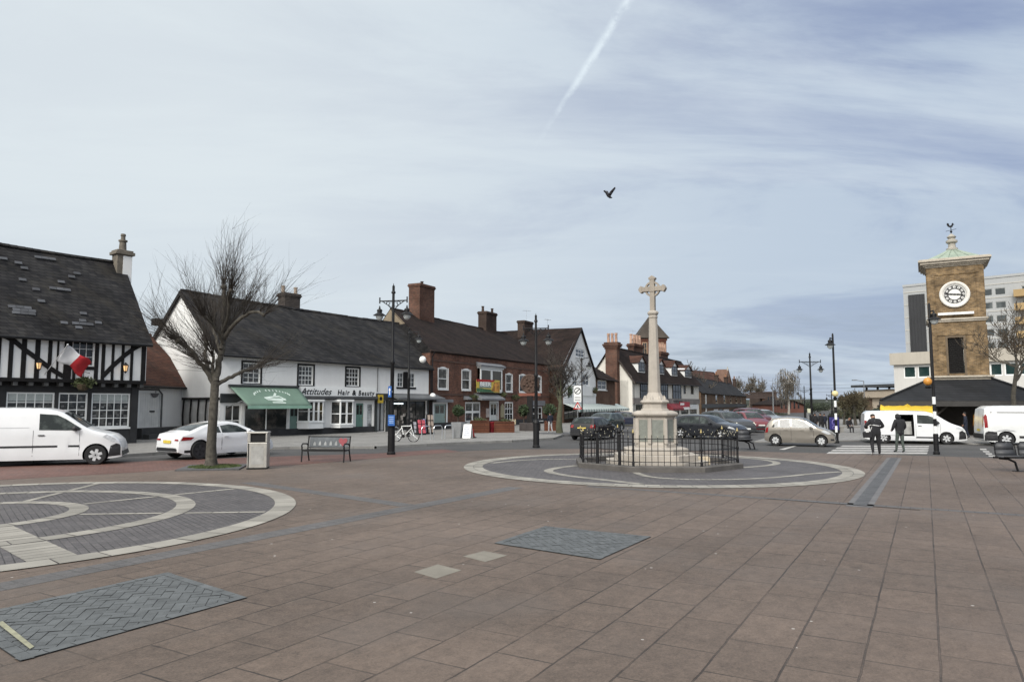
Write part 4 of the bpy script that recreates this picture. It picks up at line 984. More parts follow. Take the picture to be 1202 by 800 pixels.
b = MB(); b.box(0, W_, -.05, -.004, 0, .62); b.build('plinth', plain('black_plinth', (.03, .03, .032), .8, .3, 2), B.root)
zr0, zr1 = B.uv(461.8, 362, RY)[1], B.uv(598, 392, RY)[1]
# the wall top is level; only the roof's eave follows it
gable_roof(B, 0, W_, max(zel, zer) + .12, max(zel, zer) + .12, RY, zr0, zr1, TILE, .16, .06, .06, 21, sag=.06, lx=LX)
b = MB(); zk = zel + (zr0 - zel) * .62; b.poly([(-.03, -.05, zel - .1), (LX - .08, RY, zel - .1), (LX - .08, RY, zk), (LX * .6, RY * .62, zk), (-.03, -.05, zel + .1)], 1); b.poly([(LX * .6, RY * .62, zk), (LX - .08, RY, zk), (LX - .08, RY, zr0 - .05)]); b.poly([(LX - .08, RY, zel - .1), (2 * LX - .1, 2 * RY, zel - .1), (LX - .08, RY, zr0 - .05)]); b.build('plastered_gable', [plain('tan_plaster', (.21, .17, .12), .9, .2, 1.0, .2, 20), SLATE], B.root)
def chimney_px(B, px0, px1, pyt, y, zbase, mat, d_=1.0, **kw):
    x0, x1 = B.uv(px0, 400, y)[0], B.uv(px1, 400, y)[0]; zt = B.uv((px0 + px1) / 2, pyt, y)[1]
    return chimney(B.root, (x0 + x1) / 2, y, (x1 - x0) * .72, d_, zbase, zt, mat, **kw)
CHM = bricky('chimney_brick', (.125, .060, .042), (.070, .037, .029), (.10, .08, .065), .225, .075, .008, .5, patch=((.045, .034, .028), 1.2, .7))
SOOT = bricky('sooty_chimney', (.060, .042, .034), (.045, .032, .027), (.05, .04, .035), .225, .075, .008)
o = chimney_px(B, 482, 506.5, 334.5, 5.6, zr0 - 3, CHM, 1.2, pots=1, pot_h=.35, potmat=SOOT)
chimney_px(B, 563.5, 580.5, 366.5, 6.0, zr0 - 2, SOOT, 1.0, pots=2, pot_h=.55, potmat=SOOT)
chimney_px(B, 609.5, 623.5, 377, 5.6, zr0 - 3, SOOT, .9, pots=0)
downpipe(B, .18, .2, zel - .1, -.1); downpipe(B, B.uv(645.5, 440)[0], .2, zel - .1, -.1)
q = B.world(B.uv(618, 385, 5.6)[0], 5.6, B.uv(616, 377, 5.6)[1]); aerial(q, 1.4, 'thin television aerial above the right-hand chimney of the brick pub', .4)
for px, py, lb in ((556, 466, 'trailing hanging basket left of the pub bay window'), (590, 463.5, 'trailing hanging basket right of the pub bay window'), (606, 466, 'trailing hanging basket between the two upper right pub windows')):
    x, z = B.uv(px, py, -.45); leafball('hanging_basket', lb, 'hanging basket', B.world(x, -.45, z), .5, .35, .32, 170, LEAF_OLIVE, .10, 'hanging baskets on the pub front', extra=basket_extra, seed=int(px))
B4 = B
for px, py, Bx, off, r, lb in ((508, 464.5, B3, -.5, .2, 'white globe lamp under the newsagent canopy, beside the pub corner'),):
    x, z = Bx.uv(px, py, off); t = thing('globe_lamp', lb, 'lamp', Bx.world(x, off, z)); b = MB(); b.ball((0, 0, 0), .24, n=14, k=9); b.build('globe', plain('opal_globe', (.72, .72, .70), .3, .03, 3), t, smooth=60); b = MB(); b.tube([(0, .5, .3), (0, .1, .35), (0, 0, .22)], .02, 6); b.build('bracket', BLACK_IRON, t)
# ================================================================== 5. white gabled building
B = Bld('white_gabled_house', 'tall white gabled house with a steep dark roof and a striped shop awning', 'house', 661, 76, 699, 87, 661, 699.5)
W_ = B.W; P_ = lambda px, py, off=0: B.uv(px, py, off)
el, er, ap = P_(661, 428), P_(699.3, 441), P_(681, 385.5)
h = [B.R(675.8, 685.8, 409.5, 419.5), B.R(672, 677.5, 441, 452.5), B.R(684, 691.5, 439.5, 452.5)]
b = MB(); zmin = min(el[1], er[1]); zs_ = P_(680, 474)[1]
wall(b, 0, W_, zs_, zmin - .02, h[1:], 0, .2)
# gable above, built round the attic window
q = h[0]; b.poly([(0, 0, zmin - .02), (W_, 0, zmin - .02), (W_, 0, er[1]), (q[1], 0, q[2]), (q[0], 0, q[2]), (0, 0, el[1])])
b.poly([(0, 0, el[1]), (q[0], 0, q[2]), (q[0], 0, q[3]), (ap[0], 0, ap[1])]); b.poly([(W_, 0, er[1]), (ap[0], 0, ap[1]), (q[1], 0, q[3]), (q[1], 0, q[2])]); b.poly([(q[0], 0, q[3]), (q[1], 0, q[3]), (ap[0], 0, ap[1])])
b.build('wall', WHITE_WALL, B.root)
b = MB(); b.box(0, W_, .25, 9, 0, zmin - .05); b.poly([(0, -.002, 0), (0, 9, 0), (0, 9, el[1]), (0, -.002, el[1])]); b.box(-.1, .25, -.05, .24, 0, zs_ - .01); b.build('side_wall', DARK_BRICK, B.root)
for q, c_, r_ in zip(h, (3, 2, 2), (2, 2, 2)): window(B, q, c_, r_, .04, gm=GLASS, fw=.13, bw=.08, sill=.1)
dp = 13.0
b = MB(); e_ = .22
def rp(px_, z, y): return (px_, y, z)
slope(b, (-.35, dp, el[1] - .5), (-.35, -e_, el[1] - .5), (ap[0], dp, ap[1] + .1), (ap[0], -e_, ap[1] + .1), 12, 7, .14, .06, 31)
slope(b, (W_ + .25, -e_, er[1] - .3), (W_ + .25, dp, er[1] - .3), (ap[0], -e_, ap[1] + .101), (ap[0], dp, ap[1] + .101), 12, 7, .14, .05, 37)
b.build('roof', TILE, B.root, smooth=30)
b = MB()
for (x0, z0), (x1, z1) in (((-.35, el[1] - .5), (ap[0], ap[1] + .1)), ((W_ + .25, er[1] - .3), (ap[0], ap[1] + .1))):
    b.prism([(x0, z0 - .02), (x1, z1 - .02), (x1, z1 - .26), (x0, z0 - .26)], 'y', -e_ - .03, -e_ + .01)
b.build('bargeboard', BLACK_WOOD, B.root)
zb0, zb1 = P_(680, 463)[1], P_(680, 474)[1]
b = MB(); b.box(W_ * .35, W_ * .98, -.12, -.003, zb0 - .1, zb0 + 1.0) ; b.build('oriel_panel', WHITE_WALL, B.root)
q = (.3, W_ - .3, .5, zs_ - .3); b = MB(); b.box(0, W_, -.02, .2, zs_ - .3, zs_); b.build('fascia', DK, B.root)
window(B, (.3, W_ * .48, .5, zs_ - .35), 3, 1, .1, fm=plain('shop_green', (.03, .05, .04), .5, .2, 3), gm=GLASS_SHOP, fw=.1, bw=.1, name='shop_window'); window(B, (W_ * .55, W_ - .2, .2, zs_ - .35), 3, 1, .1, fm=plain('shop_green', (.03, .05, .04), .5, .2, 3), gm=GLASS_SHOP, fw=.1, bw=.1, name='shop_window')
aerial(B.world(ap[0], 4.0, ap[1]), 1.3, 'thin television aerial on the ridge of the white gabled house', .9)
x, z = P_(668.6, 459.5, -.15); leafball('wreath', 'oval green wreath hanging on the white gabled wall', 'wreath', B.world(x, -.18, z), .42, .14, .75, 260, LEAF, .11, seed=9)
x, z = P_(698, 458, -.3); leafball('hanging_basket', 'leafy hanging basket at the corner of the white gabled house', 'hanging basket', B.world(x, -.35, z), .45, .35, .45, 160, LEAF_OLIVE, .11, extra=basket_extra, seed=10)
# awning striped white and green
x0, x1 = 0, B.uv(724, 474)[0]; zt, zl = zs_ + .05, P_(690, 480.3, -1.7)[1]
t = thing('shop_awning', 'pale striped awning across the shop below the white gabled house', 'awning', B.world(0, 0, 0), B.rz)
b = MB(); n_ = 44
for k in range(n_):
    a, c = x0 + (x1 - x0) * k / n_, x0 + (x1 - x0) * (k + 1) / n_; mi = k % 2
    b.poly([(a, -.05, zt), (c, -.05, zt), (c, -1.7, zl), (a, -1.7, zl)], mi); b.poly([(a, -1.7, zl), (c, -1.7, zl), (c, -1.7, zl - .22), ((a + c) / 2, -1.7, zl - .28), (a, -1.7, zl - .22)], mi)
o = b.build('canvas', [plain('stripe_white', (.56, .58, .56), .8, .08, 2), plain('stripe_green', (.22, .29, .26), .8, .1, 2)], t, fixn=False); md = o.modifiers.new('s', 'SOLIDIFY'); md.thickness = .01
b = MB()
for x in (x0 + .2, (x0 + x1) / 2, x1 - .2): b = MB(); b.tube([(x, -1.7, zl), (x, -.05, zl - .4)], .03, 5); b.build('folding_arm', GREY_METAL, t)
B5 = B
# ================================================================== 6. small brick wing beside it
B = Bld('brick_wing', 'small brown brick house with a lean-to roof, right of the white gabled house', 'house', 699.8, 87.2, 719, 92, 699.9, 722)
q = B.R(701.5, 712, 446, 457.5); zt = B.uv(710, 444)[1]; zs_ = B.uv(710, 473)[1]
b = MB(); wall(b, 0, B.W, 0, zt + .2, [q, (.3, B.W - .4, .4, zs_ - .4)], 0, .2); b.box(0, B.W, .25, 6, 0, zt); b.build('wall', DARK_BRICK, B.root)
window(B, q, 2, 2, .04, gm=GLASS_CURTAIN, fw=.14, bw=.06, sill=.1); window(B, (.3, B.W - .4, .4, zs_ - .4), 3, 1, .1, fm=BLACK_PAINT, gm=GLASS_SHOP, fw=.1, bw=.08, name='shop_window')
b = MB(); zrr = B.uv(704, 424, 3.0)[1]; slope(b, (-.1, -.5, zt - .1), (B.W + .25, -.5, zt - .3), (-.1, 3.0, zrr), (B.W * .55, 3.0, zrr - .2), 6, 5, .14, .04, 3); b.poly([(B.W + .25, -.5, zt - .3), (B.W + .25, 6, zt - .3), (B.W * .55, 3.0, zrr - .2)]); b.box(.2, 1.5, 2.8, 3.4, zrr - .5, B.uv(705, 427, 3.0)[1] + .2)
b.build('roof', TILE, B.root)
# ================================================================== 7. the white inn with dormers and the tall chimney
B = Bld('white_inn', 'white rendered inn with black framed windows, dormers and a dark tiled roof behind the memorial', 'inn', 742.5, 103, 820, 130, 742.5, 820.5)
W_ = B.W; ze0, ze1 = B.uv(745, 443)[1], B.uv(820, 449.5)[1]; ze = (ze0 + ze1) / 2
bays = [B.R(751, 759.5, 447, 470), B.R(775, 783.5, 447.5, 470), B.R(789, 799, 448.5, 470)]; sm = [B.R(802.3, 805, 451, 462), B.R(810.8, 814.3, 451.5, 462.5)]
zs_ = B.uv(790, 473)[1]; sh = [(B.uv(a, 480)[0], B.uv(c, 480)[0], .4, zs_ - .2) for a, c in ((746, 757), (759, 769), (771, 783), (785, 797), (799.5, 808), (810, 818))]
b = MB(); wall(b, 0, W_, 0, min(ze0, ze1) - .15, bays + sm + sh, 0, .25); b.box(0, W_, .6, 6.6, 0, ze - .4)
zg = B.uv(727.5, 418, 8)[1]; dpx = 3.3
zr0 = B.uv(721, 407, dpx)[1]; zr1 = B.uv(797, 424, dpx)[1]
b.poly([(0, 0, 0), (0, 6.6, 0), (0, 6.6, ze0), (0, dpx, zr0 - .2), (0, 0, ze0)]); b.poly([(W_, 0, 0), (W_, 0, ze1), (W_, dpx, zr1), (W_, 6.6, ze1), (W_, 6.6, 0)])
b.build('wall', plain('inn_render', (.60, .58, .53), .85, .06, .6, .1, 25, streak=.12), B.root)
BKW = plain('inn_black', (.014, .014, .015), .5, .2, 3)
for q in bays: window(B, q, 3, 2, -.12, fm=BKW, gm=GLASS, fw=.22, bw=.14, sill=.3)
for q in sm: window(B, q, 1, 2, .05, fm=BKW, gm=GLASS, fw=.12, bw=.06)
for q in sh: window(B, q, 2, 1, .06, fm=DK, gm=GLASS_SHOP, fw=.12, bw=.12, name='shop_window')
gable_roof(B, 0, W_, ze0, ze1 + .2, dpx, zr0, zr1, TILE, .6, .35, .07, 41)
# verge boards
b = MB(); b.prism([(-.6, ze0 - .75), (dpx, zr0 - .05), (dpx, zr0 - .4), (-.6, ze0 - 1.1)], 'x', -.42, -.35); b.build('bargeboard', plain('verge_brown', (.04, .03, .025), .7, .2, 3), B.root)
def dormer(B, px0, px1, pyt, pyb, y, roofm):
    x0, x1 = B.uv(px0, pyb, y)[0], B.uv(px1, pyb, y)[0]; zt, z0 = B.uv((px0 + px1) / 2, pyt, y)[1], B.uv((px0 + px1) / 2, pyb, y)[1]; xm = (x0 + x1) / 2; zs = z0 + (zt - z0) * .62
    b = MB(); b.box(x0, x1, y + .05, y + 4, z0, zs); b.prism([(x0, zs), (x1, zs), (xm, zt - .1)], 'y', y + .05, y + 4); o = b.build('dormer', WHITE_WALL, B.root)
    r = MB(); slope(r, (x0 - .25, y + 4.5, zs - .15), (x0 - .25, y - .2, zs - .15), (xm, y + 4.5, zt), (xm, y - .2, zt), 3, 3, .1, .02); slope(r, (x1 + .25, y - .2, zs - .15), (x1 + .25, y + 4.5, zs - .15), (xm, y - .2, zt + .001), (xm, y + 4.5, zt + .001), 3, 3, .1, .02); r.build('dormer_roof', roofm, o)
    w2 = MB(); grid_frame(w2, x0 + .2, x1 - .2, z0 + .15, zs, 2, 2, y, .12, .07, .06); w2.build('window', BKW, o); p = MB(); p.box(x0 + .25, x1 - .25, y + .03, y + .035, z0 + .2, zs - .05); p.build('pane', GLASS_CURTAIN, o)
for a, c, pt, pb_ in ((749.5, 757.5, 417, 437), (772.5, 780, 421, 439), (788.5, 795.5, 423, 441), (804, 812, 428, 443)): dormer(B, a, c, pt, pb_, .55, RED_TILE)
gutter(B, -.3, W_ + .2, ze0 - .75, ze1 - .55, -.7)
b = MB(); b.box(0, W_, -.2, -.003, zs_ - .05, zs_ + .75); b.build('fascia', plain('inn_fascia', (.16, .14, .13), .6, .5, .5), B.root)
RED = plain('sign_red', (.33, .022, .035), .5, .15, 3)
def flat_sign(B, name, q, y, m, label=None): b = MB(); b.box(q[0], q[1], y - .06, y, q[2], q[3]); o = b.build(name, m, B.root); return o
so_ = flat_sign(B, 'shop_sign', B.R(797.5, 809.3, 471.5, 480.5, -.25), -.25, RED)
q = B.R(798.5, 803, 472.8, 475.2, -.3); b = MB(); b.box(q[0], q[1], -.33, -.312, q[2], q[3]); b.build('emblem', WHITE_PAINT, so_)
q = B.R(797.5, 809.3, 477.5, 480.5, -.3); b = MB(); b.box(q[0], q[1], -.33, -.312, q[2], q[3]); b.build('white_strip', WHITE_PAINT, so_)
flat_sign(B, 'shop_sign', B.R(810, 819, 474.5, 480, -.25), -.25, plain('sign_pale', (.52, .53, .54), .5, .1, 2))
q = B.R(783, 796, 472, 481, -.2); b = MB(); b.prism([(-.003, q[3]), (-1.2, q[2] + .3), (-1.2, q[2]), (-.003, q[2] + .1)], 'x', q[0], q[1]); b.build('red_blind', plain('blind_dark_red', (.17, .02, .028), .7, .3, 1), B.root)
downpipe(B, .25, .2, ze0 - .7, -.15)
b = MB(); x_ = -.12; b.box(-.3, -.003, 3.0, 3.6, B.uv(735, 466, 3)[1] - .5, B.uv(735, 466, 3)[1] + 1.2); b.tube([(-.12, 4.6, 4), (-.12, 4.6, ze0 + 1)], .1, 5); b.tube([(-.12, 2.2, 1.5), (-.12, 4.6, 1.5)], .08, 5); b.build('pipework', BLACK_PAINT, B.root)
# gable chimney: broad brick stack rising up the outside of the end wall
xa, xb_, y0, y1 = -1.0, -.004, 1.9, 3.7
zt = B.uv(720.5, 402, 2.8)[1]
b = MB(); b.box(xa, xb_, y0, y1, 0, zt - 1.0)
for k, e in enumerate((.10, .24, .34, .16)): b.box(xa - e, xb_ + e, y0 - e, y1 + e, zt - 1.0 + k * .25, zt - .75 + k * .25)
o = b.build('chimney', CHM, B.root)
for k in range(3): p = MB(); yy = y0 + .3 + k * .6; zz = zt; p.lathe([(.22, zz), (.18, zz + 1.0), (.22, zz + 1.05), (.22, zz + 1.35), (.14, zz + 1.35)], 10, -.5, yy); p.build('chimney_pot', plain('pale_clay_pot', (.42, .27, .20), .85, .2, 4), o, smooth=40)
def stack(B, px0, px1, pyt, pyb, y, npots, pot_px):
    x0, x1 = B.uv(px0, pyb, y)[0], B.uv(px1, pyb, y)[0]; zt, z0 = B.uv((px0 + px1) / 2, pyt + pot_px, y)[1], B.uv((px0 + px1) / 2, pyb, y)[1]; ph = B.uv((px0 + px1) / 2, pyt, y)[1] - zt
    b = MB(); b.box(x0 + .2, x1 - .2, y - .5, y + .5, z0, zt - .6)
    for k, e in enumerate((.1, .22, .1)): b.box(x0 + .2 - e, x1 - .2 + e, y - .5 - e, y + .5 + e, zt - .6 + k * .2, zt - .4 + k * .2)
    o = b.build('chimney', CHM, B.root)
    for k in range(npots): p = MB(); xx = x0 + .35 + k * (x1 - x0 - .7) / max(1, npots - 1); p.lathe([(.24, zt), (.2, zt + ph * .9), (.26, zt + ph * .92), (.26, zt + ph), (.15, zt + ph)], 8, xx, y); p.build('chimney_pot', plain('pale_clay_pot', (.42, .27, .20), .85, .2, 4), o, smooth=40)
stack(B, 740, 752, 393, 425, 4.2, 4, 11); stack(B, 772, 781.5, 403, 422, 4.4, 4, 10)
q = B.world(B.uv(743, 400, 7)[0], 7, B.uv(743, 397, 7)[1]); aerial(q, 1.4, 'thin television aerial beside the chimney pots of the white inn', .5)
# the cream gable and the tower-like brick block behind the inn
Bt = Bld('brick_tower_house', 'square red brick tower with a pyramid tiled roof rising behind the white inn', 'tower', 751, 131, 783, 131, 751, 783.5)
Wt = Bt.W; zt = Bt.uv(766, 396.5)[1]; za = Bt.uv(765.5, 370, Wt / 2)[1]
b = MB(); b.box(0, Wt, 0, Wt, 0, zt); b.box(-.15, Wt + .15, -.15, Wt + .15, zt - .5, zt - .1)
b.build('wall', bricky('tower_brick', (.145, .055, .036), (.10, .040, .030), (.10, .075, .06), .3, .1, .01), Bt.root)
b = MB(); c_ = (Wt / 2, Wt / 2, za); e_ = .5; cs = [(-e_, -e_, zt), (Wt + e_, -e_, zt), (Wt + e_, Wt + e_, zt), (-e_, Wt + e_, zt)]
for k in range(4): slope(b, cs[k], cs[(k + 1) % 4], c_, Vector(c_) + Vector((.02, .01, 0)), 6, 6, .15, .03)
b.build('roof', plain('tower_tile', (.045, .037, .030), .9, .3, .6, .4, 12), Bt.root)
for k in range(3):
    x = Wt * (.52 + .14 * k); window(Bt, (x, x + Wt * .09, zt - 3.1, zt - .8), 1, 2, -.10, fm=plain('tower_frame', (.35, .24, .16), .7, .2, 3), gm=GLASS, fw=.12, bw=.06)
window(Bt, (Wt * .12, Wt * .30, zt - 3.1, zt - .8), 2, 2, -.10, fm=plain('tower_frame', (.35, .24, .16), .7, .2, 3), gm=GLASS, fw=.12, bw=.06)
# ================================================================== 8. terrace along the far street
B = Bld('brick_terrace', 'row of low brown brick terraced shops with a grey slate roof beyond the white inn', 'terrace', 823, 140, 874, 200, 823, 876)
W_ = B.W; ze0, ze1 = B.uv(831, 460)[1], B.uv(873, 463.5)[1]; ze = (ze0 + ze1) / 2
ws = [B.R(a, c, 462.8 + (a - 840) * .03, 473) for a, c in ((840, 842.5), (849.5, 852), (857, 859.3), (863.5, 865.5), (869, 871))]
ss = [(B.uv(a, 485)[0], B.uv(c, 485)[0], .3, B.uv((a + c) / 2, 480)[1]) for a, c in ((838, 843.5), (844.5, 848.5), (849.5, 856), (858, 863), (865, 872))]
b = MB(); wall(b, 0, W_, 0, ze - .1, ws + ss, 0, .25); b.box(0, W_, .6, 8.6, 0, ze); zr = B.uv(833, 440, 4.3)[1]
b.poly([(0, 0, 0), (0, 8.6, 0), (0, 8.6, ze), (0, 4.3, ze + 3.3), (0, 0, ze)])
b.build('wall', bricky('terrace_brick', (.135, .085, .050), (.10, .062, .040), (.12, .09, .07), .3, .1, .01), B.root)
for q in ws: window(B, q, 1, 2, .05, fm=plain('terrace_frame', (.36, .29, .2), .6, .2, 3), gm=GLASS, fw=.2, bw=.1, sill=.1)
for k, q in enumerate(ss): window(B, q, 2, 1, .05, fm=(WHITE_PAINT, plain('blue_grey_front', (.2, .25, .27), .5, .1, 2), WHITE_PAINT, BLACK_PAINT, BLACK_PAINT)[k], gm=GLASS_SHOP, fw=.25, bw=.2, name='shop_window')
zs_ = B.uv(850, 478)[1]; b = MB(); b.box(.5, W_, -.2, -.003, zs_, zs_ + .8); b.build('fascia', DK, B.root)
gable_roof(B, 0, W_, ze, ze, 4.3, ze + 3.4, ze + 3.4, SLATE, .4, .2, .06, 51)
for px in (841, 852, 862): x = B.uv(px, 450, 4.3)[0]; chimney(B.root, x, 4.3, 1.2, .9, ze + 2, ze + 5.0, SOOT, 3, pot_h=.8)
x, _ = B.uv(828, 465); b = MB(); b.box(x - .25, x + .25, -.16, -.003, 0, B.uv(828, 463)[1]); b.build('white_pier', WHITE_PAINT, B.root)
Bc = Bld('gothic_hall', 'red roofed gothic hall with a spired gable behind the brick terrace', 'hall', 806, 190, 858, 215, 806, 858)
zr, ze = Bc.uv(830, 436, 4)[1], Bc.uv(830, 447)[1]; b = MB(); b.box(0, Bc.W, 0, 8, 0, ze); xg = Bc.uv(853, 440)[0]; b.prism([(xg - 3, 0), (xg + 2.6, 0), (xg + 2.6, ze), (xg, Bc.uv(851, 433)[1]), (xg - 2.6, ze)], 'y', -.6, 3); b.build('wall', plain('hall_brick', (.12, .07, .05), .9, .2, 1), Bc.root)
gable_roof(Bc, 0, xg, ze, ze, 4, zr, zr, RED_TILE, .3, .2, .05, 61)
b = MB(); zf = Bc.uv(851, 434)[1]; b.lathe([(.35, zf - 2), (.3, zf), (.12, zf + .8), (.04, Bc.uv(851, 429.5)[1])], 8, xg, -.3); b.build('spire', STONE_DARK, Bc.root)
# ================================================================== 9. clock tower on the market pavilion (aligned with the paving grid)
D_T = 50.0; ct = gx(1127.5, D_T)
t = thing('clock_tower', 'brown brick clock tower with white clock face and green copper cap above the pavilion roof', 'clock tower', (ct.x, ct.y, 0), ANG_B)
hw = 1.92
class FB:       # a face of something square, in its own local frame (front plane at local y = -h)
    def __init__(s, root, c, ang, h): s.root = root; s.c = Vector(c); s.u = Vector((math.cos(ang), math.sin(ang))); s.n = Vector((-s.u.y, s.u.x)); s.h = h
    def uv(s, px, py, off=0.0):
        r = ray(px, py); e = EYE.xy - s.c; tt = (-s.h + off - e.dot(s.n)) / r.xy.dot(s.n); q = EYE + r * tt; return ((q.xy - s.c).dot(s.u), q.z)
F = FB(t, ct, ANG_B, hw)
zb = F.uv(1124, 443)[1]; zbelt = F.uv(1122, 377)[1]; zco = F.uv(1120, 312.5)[1]; zcl = F.uv(1120.5, 345.5)[1]
x0, x1 = F.uv(1091.5, 410)[0], F.uv(1158.5, 410)[0]; hw = (x1 - x0) / 2; F.h = hw
zb = F.uv(1124, 443)[1]; zbelt = F.uv(1122, 377)[1]; zco = F.uv(1120, 312.5)[1]; zcl = F.uv(1120.5, 345.5)[1]; xcl = F.uv(1120.5, 345.5)[0]
b = MB()
lo, hi_ = F.uv(1125, 438)[1], F.uv(1122, 396)[1]; dx0, dx1 = F.uv(1113.5, 420)[0], F.uv(1132, 420)[0]
for k in range(4):
    b.M = Matrix.Rotation(k * PI / 2, 4, 'Z')
    wall(b, -hw, hw, 2.0, zbelt, [(dx0, dx1, lo, hi_)] if k in (0, 2) else [(-.5, .5, lo, hi_)], -hw, .3)
    b.poly([(-hw, -hw, zbelt), (hw, -hw, zbelt), (hw, -hw, zco), (-hw, -hw, zco)])
    for s in (-1, 1):                                     # corner pilasters and a raised band round the panels
        b.box(s * hw * .74, s * hw * 1.0 - s * .0, -hw - .05, -hw - .002, zb, zbelt - .3); b.box(s * hw * .74, s * hw, -hw - .05, -hw - .002, zbelt + .25, zco - .02)
    b.box(-hw * .738, hw * .738, -hw - .045, -hw - .002, zbelt - .95, zbelt - .305); b.box(-hw * .738, hw * .738, -hw - .045, -hw - .002, zco - .55, zco - .02)
b.M = None; b.build('wall', YELLOW_BRICK, t)
TS = plain('tower_stone', (.40, .36, .30), .85, .2, 1.5, .2, 30, streak=.35)
for (r, z0, z1) in ((.10, zbelt - .02, zbelt + .10), (.18, zbelt + .102, zbelt + .22), (.12, zb - .04, zb + .14)): b = MB(); b.box(-hw - r, hw + r, -hw - r, hw + r, z0, z1); b.build('belt_course', TS, t, bevel=.015)
b = MB(); zc_ = zco
for r, h_ in ((.10, .10), (.22, .12), (.38, .16), (.50, .14), (.42, .05)): b.box(-hw - r, hw + r, -hw - r, hw + r, zc_ + .001, zc_ + h_); zc_ += h_
b.build('cornice', TS, t, bevel=.015)
b = MB(); zap = F.uv(1121, 292.5, hw)[1] ; q = hw + .06
zz = [(q, zc_), (q * .68, zc_ + (zap - zc_) * .34), (q * .36, zc_ + (zap - zc_) * .70), (.22, zap)]
for k in range(3):
    for s in range(4):
        a, c = s * PI / 2 + PI / 4, (s + 1) * PI / 2 + PI / 4; r0, r1 = zz[k][0] * 1.414, zz[k + 1][0] * 1.414
        b.poly([(r0 * math.cos(a), r0 * math.sin(a), zz[k][1]), (r0 * math.cos(c), r0 * math.sin(c), zz[k][1]), (r1 * math.cos(c), r1 * math.sin(c), zz[k+1][1]), (r1 * math.cos(a), r1 * math.sin(a), zz[k+1][1])])
        if k == 0:
            for f in (.2, .4, .6, .8):
                P = [Vector((zz[i][0] * 1.414 * (math.cos(a) * (1 - f) + math.cos(c) * f), zz[i][0] * 1.414 * (math.sin(a) * (1 - f) + math.sin(c) * f), zz[i][1] + .015)) for i in range(4)]; b.tube(P, .025, 4)
b.build('copper_roof', plain('verdigris', (.24, .29, .235), .7, .2, 1.5, .2, 20, streak=.3), t)
b = MB(); zf = F.uv(1120.5, 281, hw)[1]; z = zap - .05
b.lathe([(.36, z), (.36, z + .12), (.24, z + .2), (.22, z + .45), (.36, z + .55), (.36, z + .68), (.2, z + .8), (.30, z + .95), (.12, z + 1.12), (.03, z + 1.2)], 12); b.build('finial', STONE_DARK, t, smooth=35)
b = MB(); z += 1.15; b.tube([(0, 0, z), (0, 0, z + .62)], .025, 6); b.tube([(-.32, 0, z + .25), (.32, 0, z + .35)], .015, 4); b.tube([(0, -.32, z + .35), (0, .32, z + .35)], .015, 4); b.ball((0, 0, z + .18), .08)
# the cockerel
b.M = Matrix.Translation((0, 0, z + .58)) @ Matrix.Rotation(.4, 4, 'Z') @ Matrix.Scale(.72, 4); b.prism([(-.38, .2), (-.28, -.02), (-.05, -.14), (.14, -.08), (.22, .12), (.34, .16), (.24, .22), (.2, .34), (.12, .28), (.06, .1), (-.12, .04), (-.2, .28), (-.32, .32)], 'y', -.03, .03); b.M = None
b.build('weathervane', BLACK_IRON, t)
def on_front(name, m, fn, par=None): b = MB(); fn(b); return b.build(name, m, par or t)
b = MB(); R1 = F.uv(1139, 346)[0] - xcl
b.lathe([(R1 * .97, -hw - .003), (R1, -hw - .10), (R1 * .93, -hw - .14), (R1 * .80, -hw - .12), (R1 * .74, -hw - .06), (R1 * .73, -hw - .004)], 48, xcl, zcl, axis='y'); cl = b.build('clock_surround', plain('clock_surround', (.62, .60, .56), .6, .08, 3), t, smooth=40)
b = MB(); b.lathe([(R1 * .73, -hw - .05), (R1 * .73, -hw - .06)], 48, xcl, zcl, axis='y'); b.build('clock_face', plain('clock_face_white', (.66, .66, .64), .4, .05, 3), t)
b = MB()
b.lathe([(R1 * .69, -hw - .064), (R1 * .69, -hw - .068)], 48, xcl, zcl, axis='y'); b.build('dial_ring', plain('dial_dark', (.05, .05, .052), .5, .1, 3), cl)
b = MB(); 
for k in range(12):        # white hour blocks between the dark ring
    a = 2 * PI * k / 12; r = R1 * .565; c = Vector((xcl + r * math.sin(a), zcl + r * math.cos(a))); b.lathe([(R1 * .088, -hw - .070), (R1 * .088, -hw - .074)], 10, c.x, c.y, axis='y')
b.lathe([(R1 * .40, -hw - .070), (R1 * .40, -hw - .0745)], 36, xcl, zcl, axis='y'); b.build('hour_marks', plain('clock_face_white', (.66, .66, .64), .4, .05, 3), cl)
b = MB()
for k in range(12): a = 2 * PI * k / 12; u = Vector((math.sin(a), math.cos(a))); p0 = Vector((xcl, zcl)) + u * R1 * .51; p1 = Vector((xcl, zcl)) + u * R1 * .62; b.tube([(p0.x, -hw - .078, p0.y), (p1.x, -hw - .078, p1.y)], .016, 4)
b.build('numerals', BLACK_PAINT, cl)
b = MB()
for a, r, wd in ((2 * PI * (15.9 / 60) , .55, .030), (2 * PI * (46 / 60), .62, .022)):
    u = Vector((math.sin(a), math.cos(a))); p0 = Vector((xcl, zcl)) - u * R1 * .12; p1 = Vector((xcl, zcl)) + u * R1 * r; b.tube([(p0.x, -hw - .10, p0.y), ((p0.x+p1.x)/2, -hw - .10, (p0.y+p1.y)/2), (p1.x, -hw - .10, p1.y)], [.03, .055, .02], 4)
b.ball((xcl, -hw - .09, zcl), .06); b.build('clock_hand', BLACK_PAINT, cl)
b = MB(); z_ = F.uv(1120, 367.5, -.2)[1]; b.box(F.uv(1101, 370)[0], F.uv(1143, 366)[0], -hw - .30, -hw - .14, z_ - .10, z_ + .06); b.build('floodlight_strip', WHITE_PAINT, t)
b = MB(); b.box(dx0 + .02, dx1 - .02, -hw + .2, -hw + .25, lo, hi_)
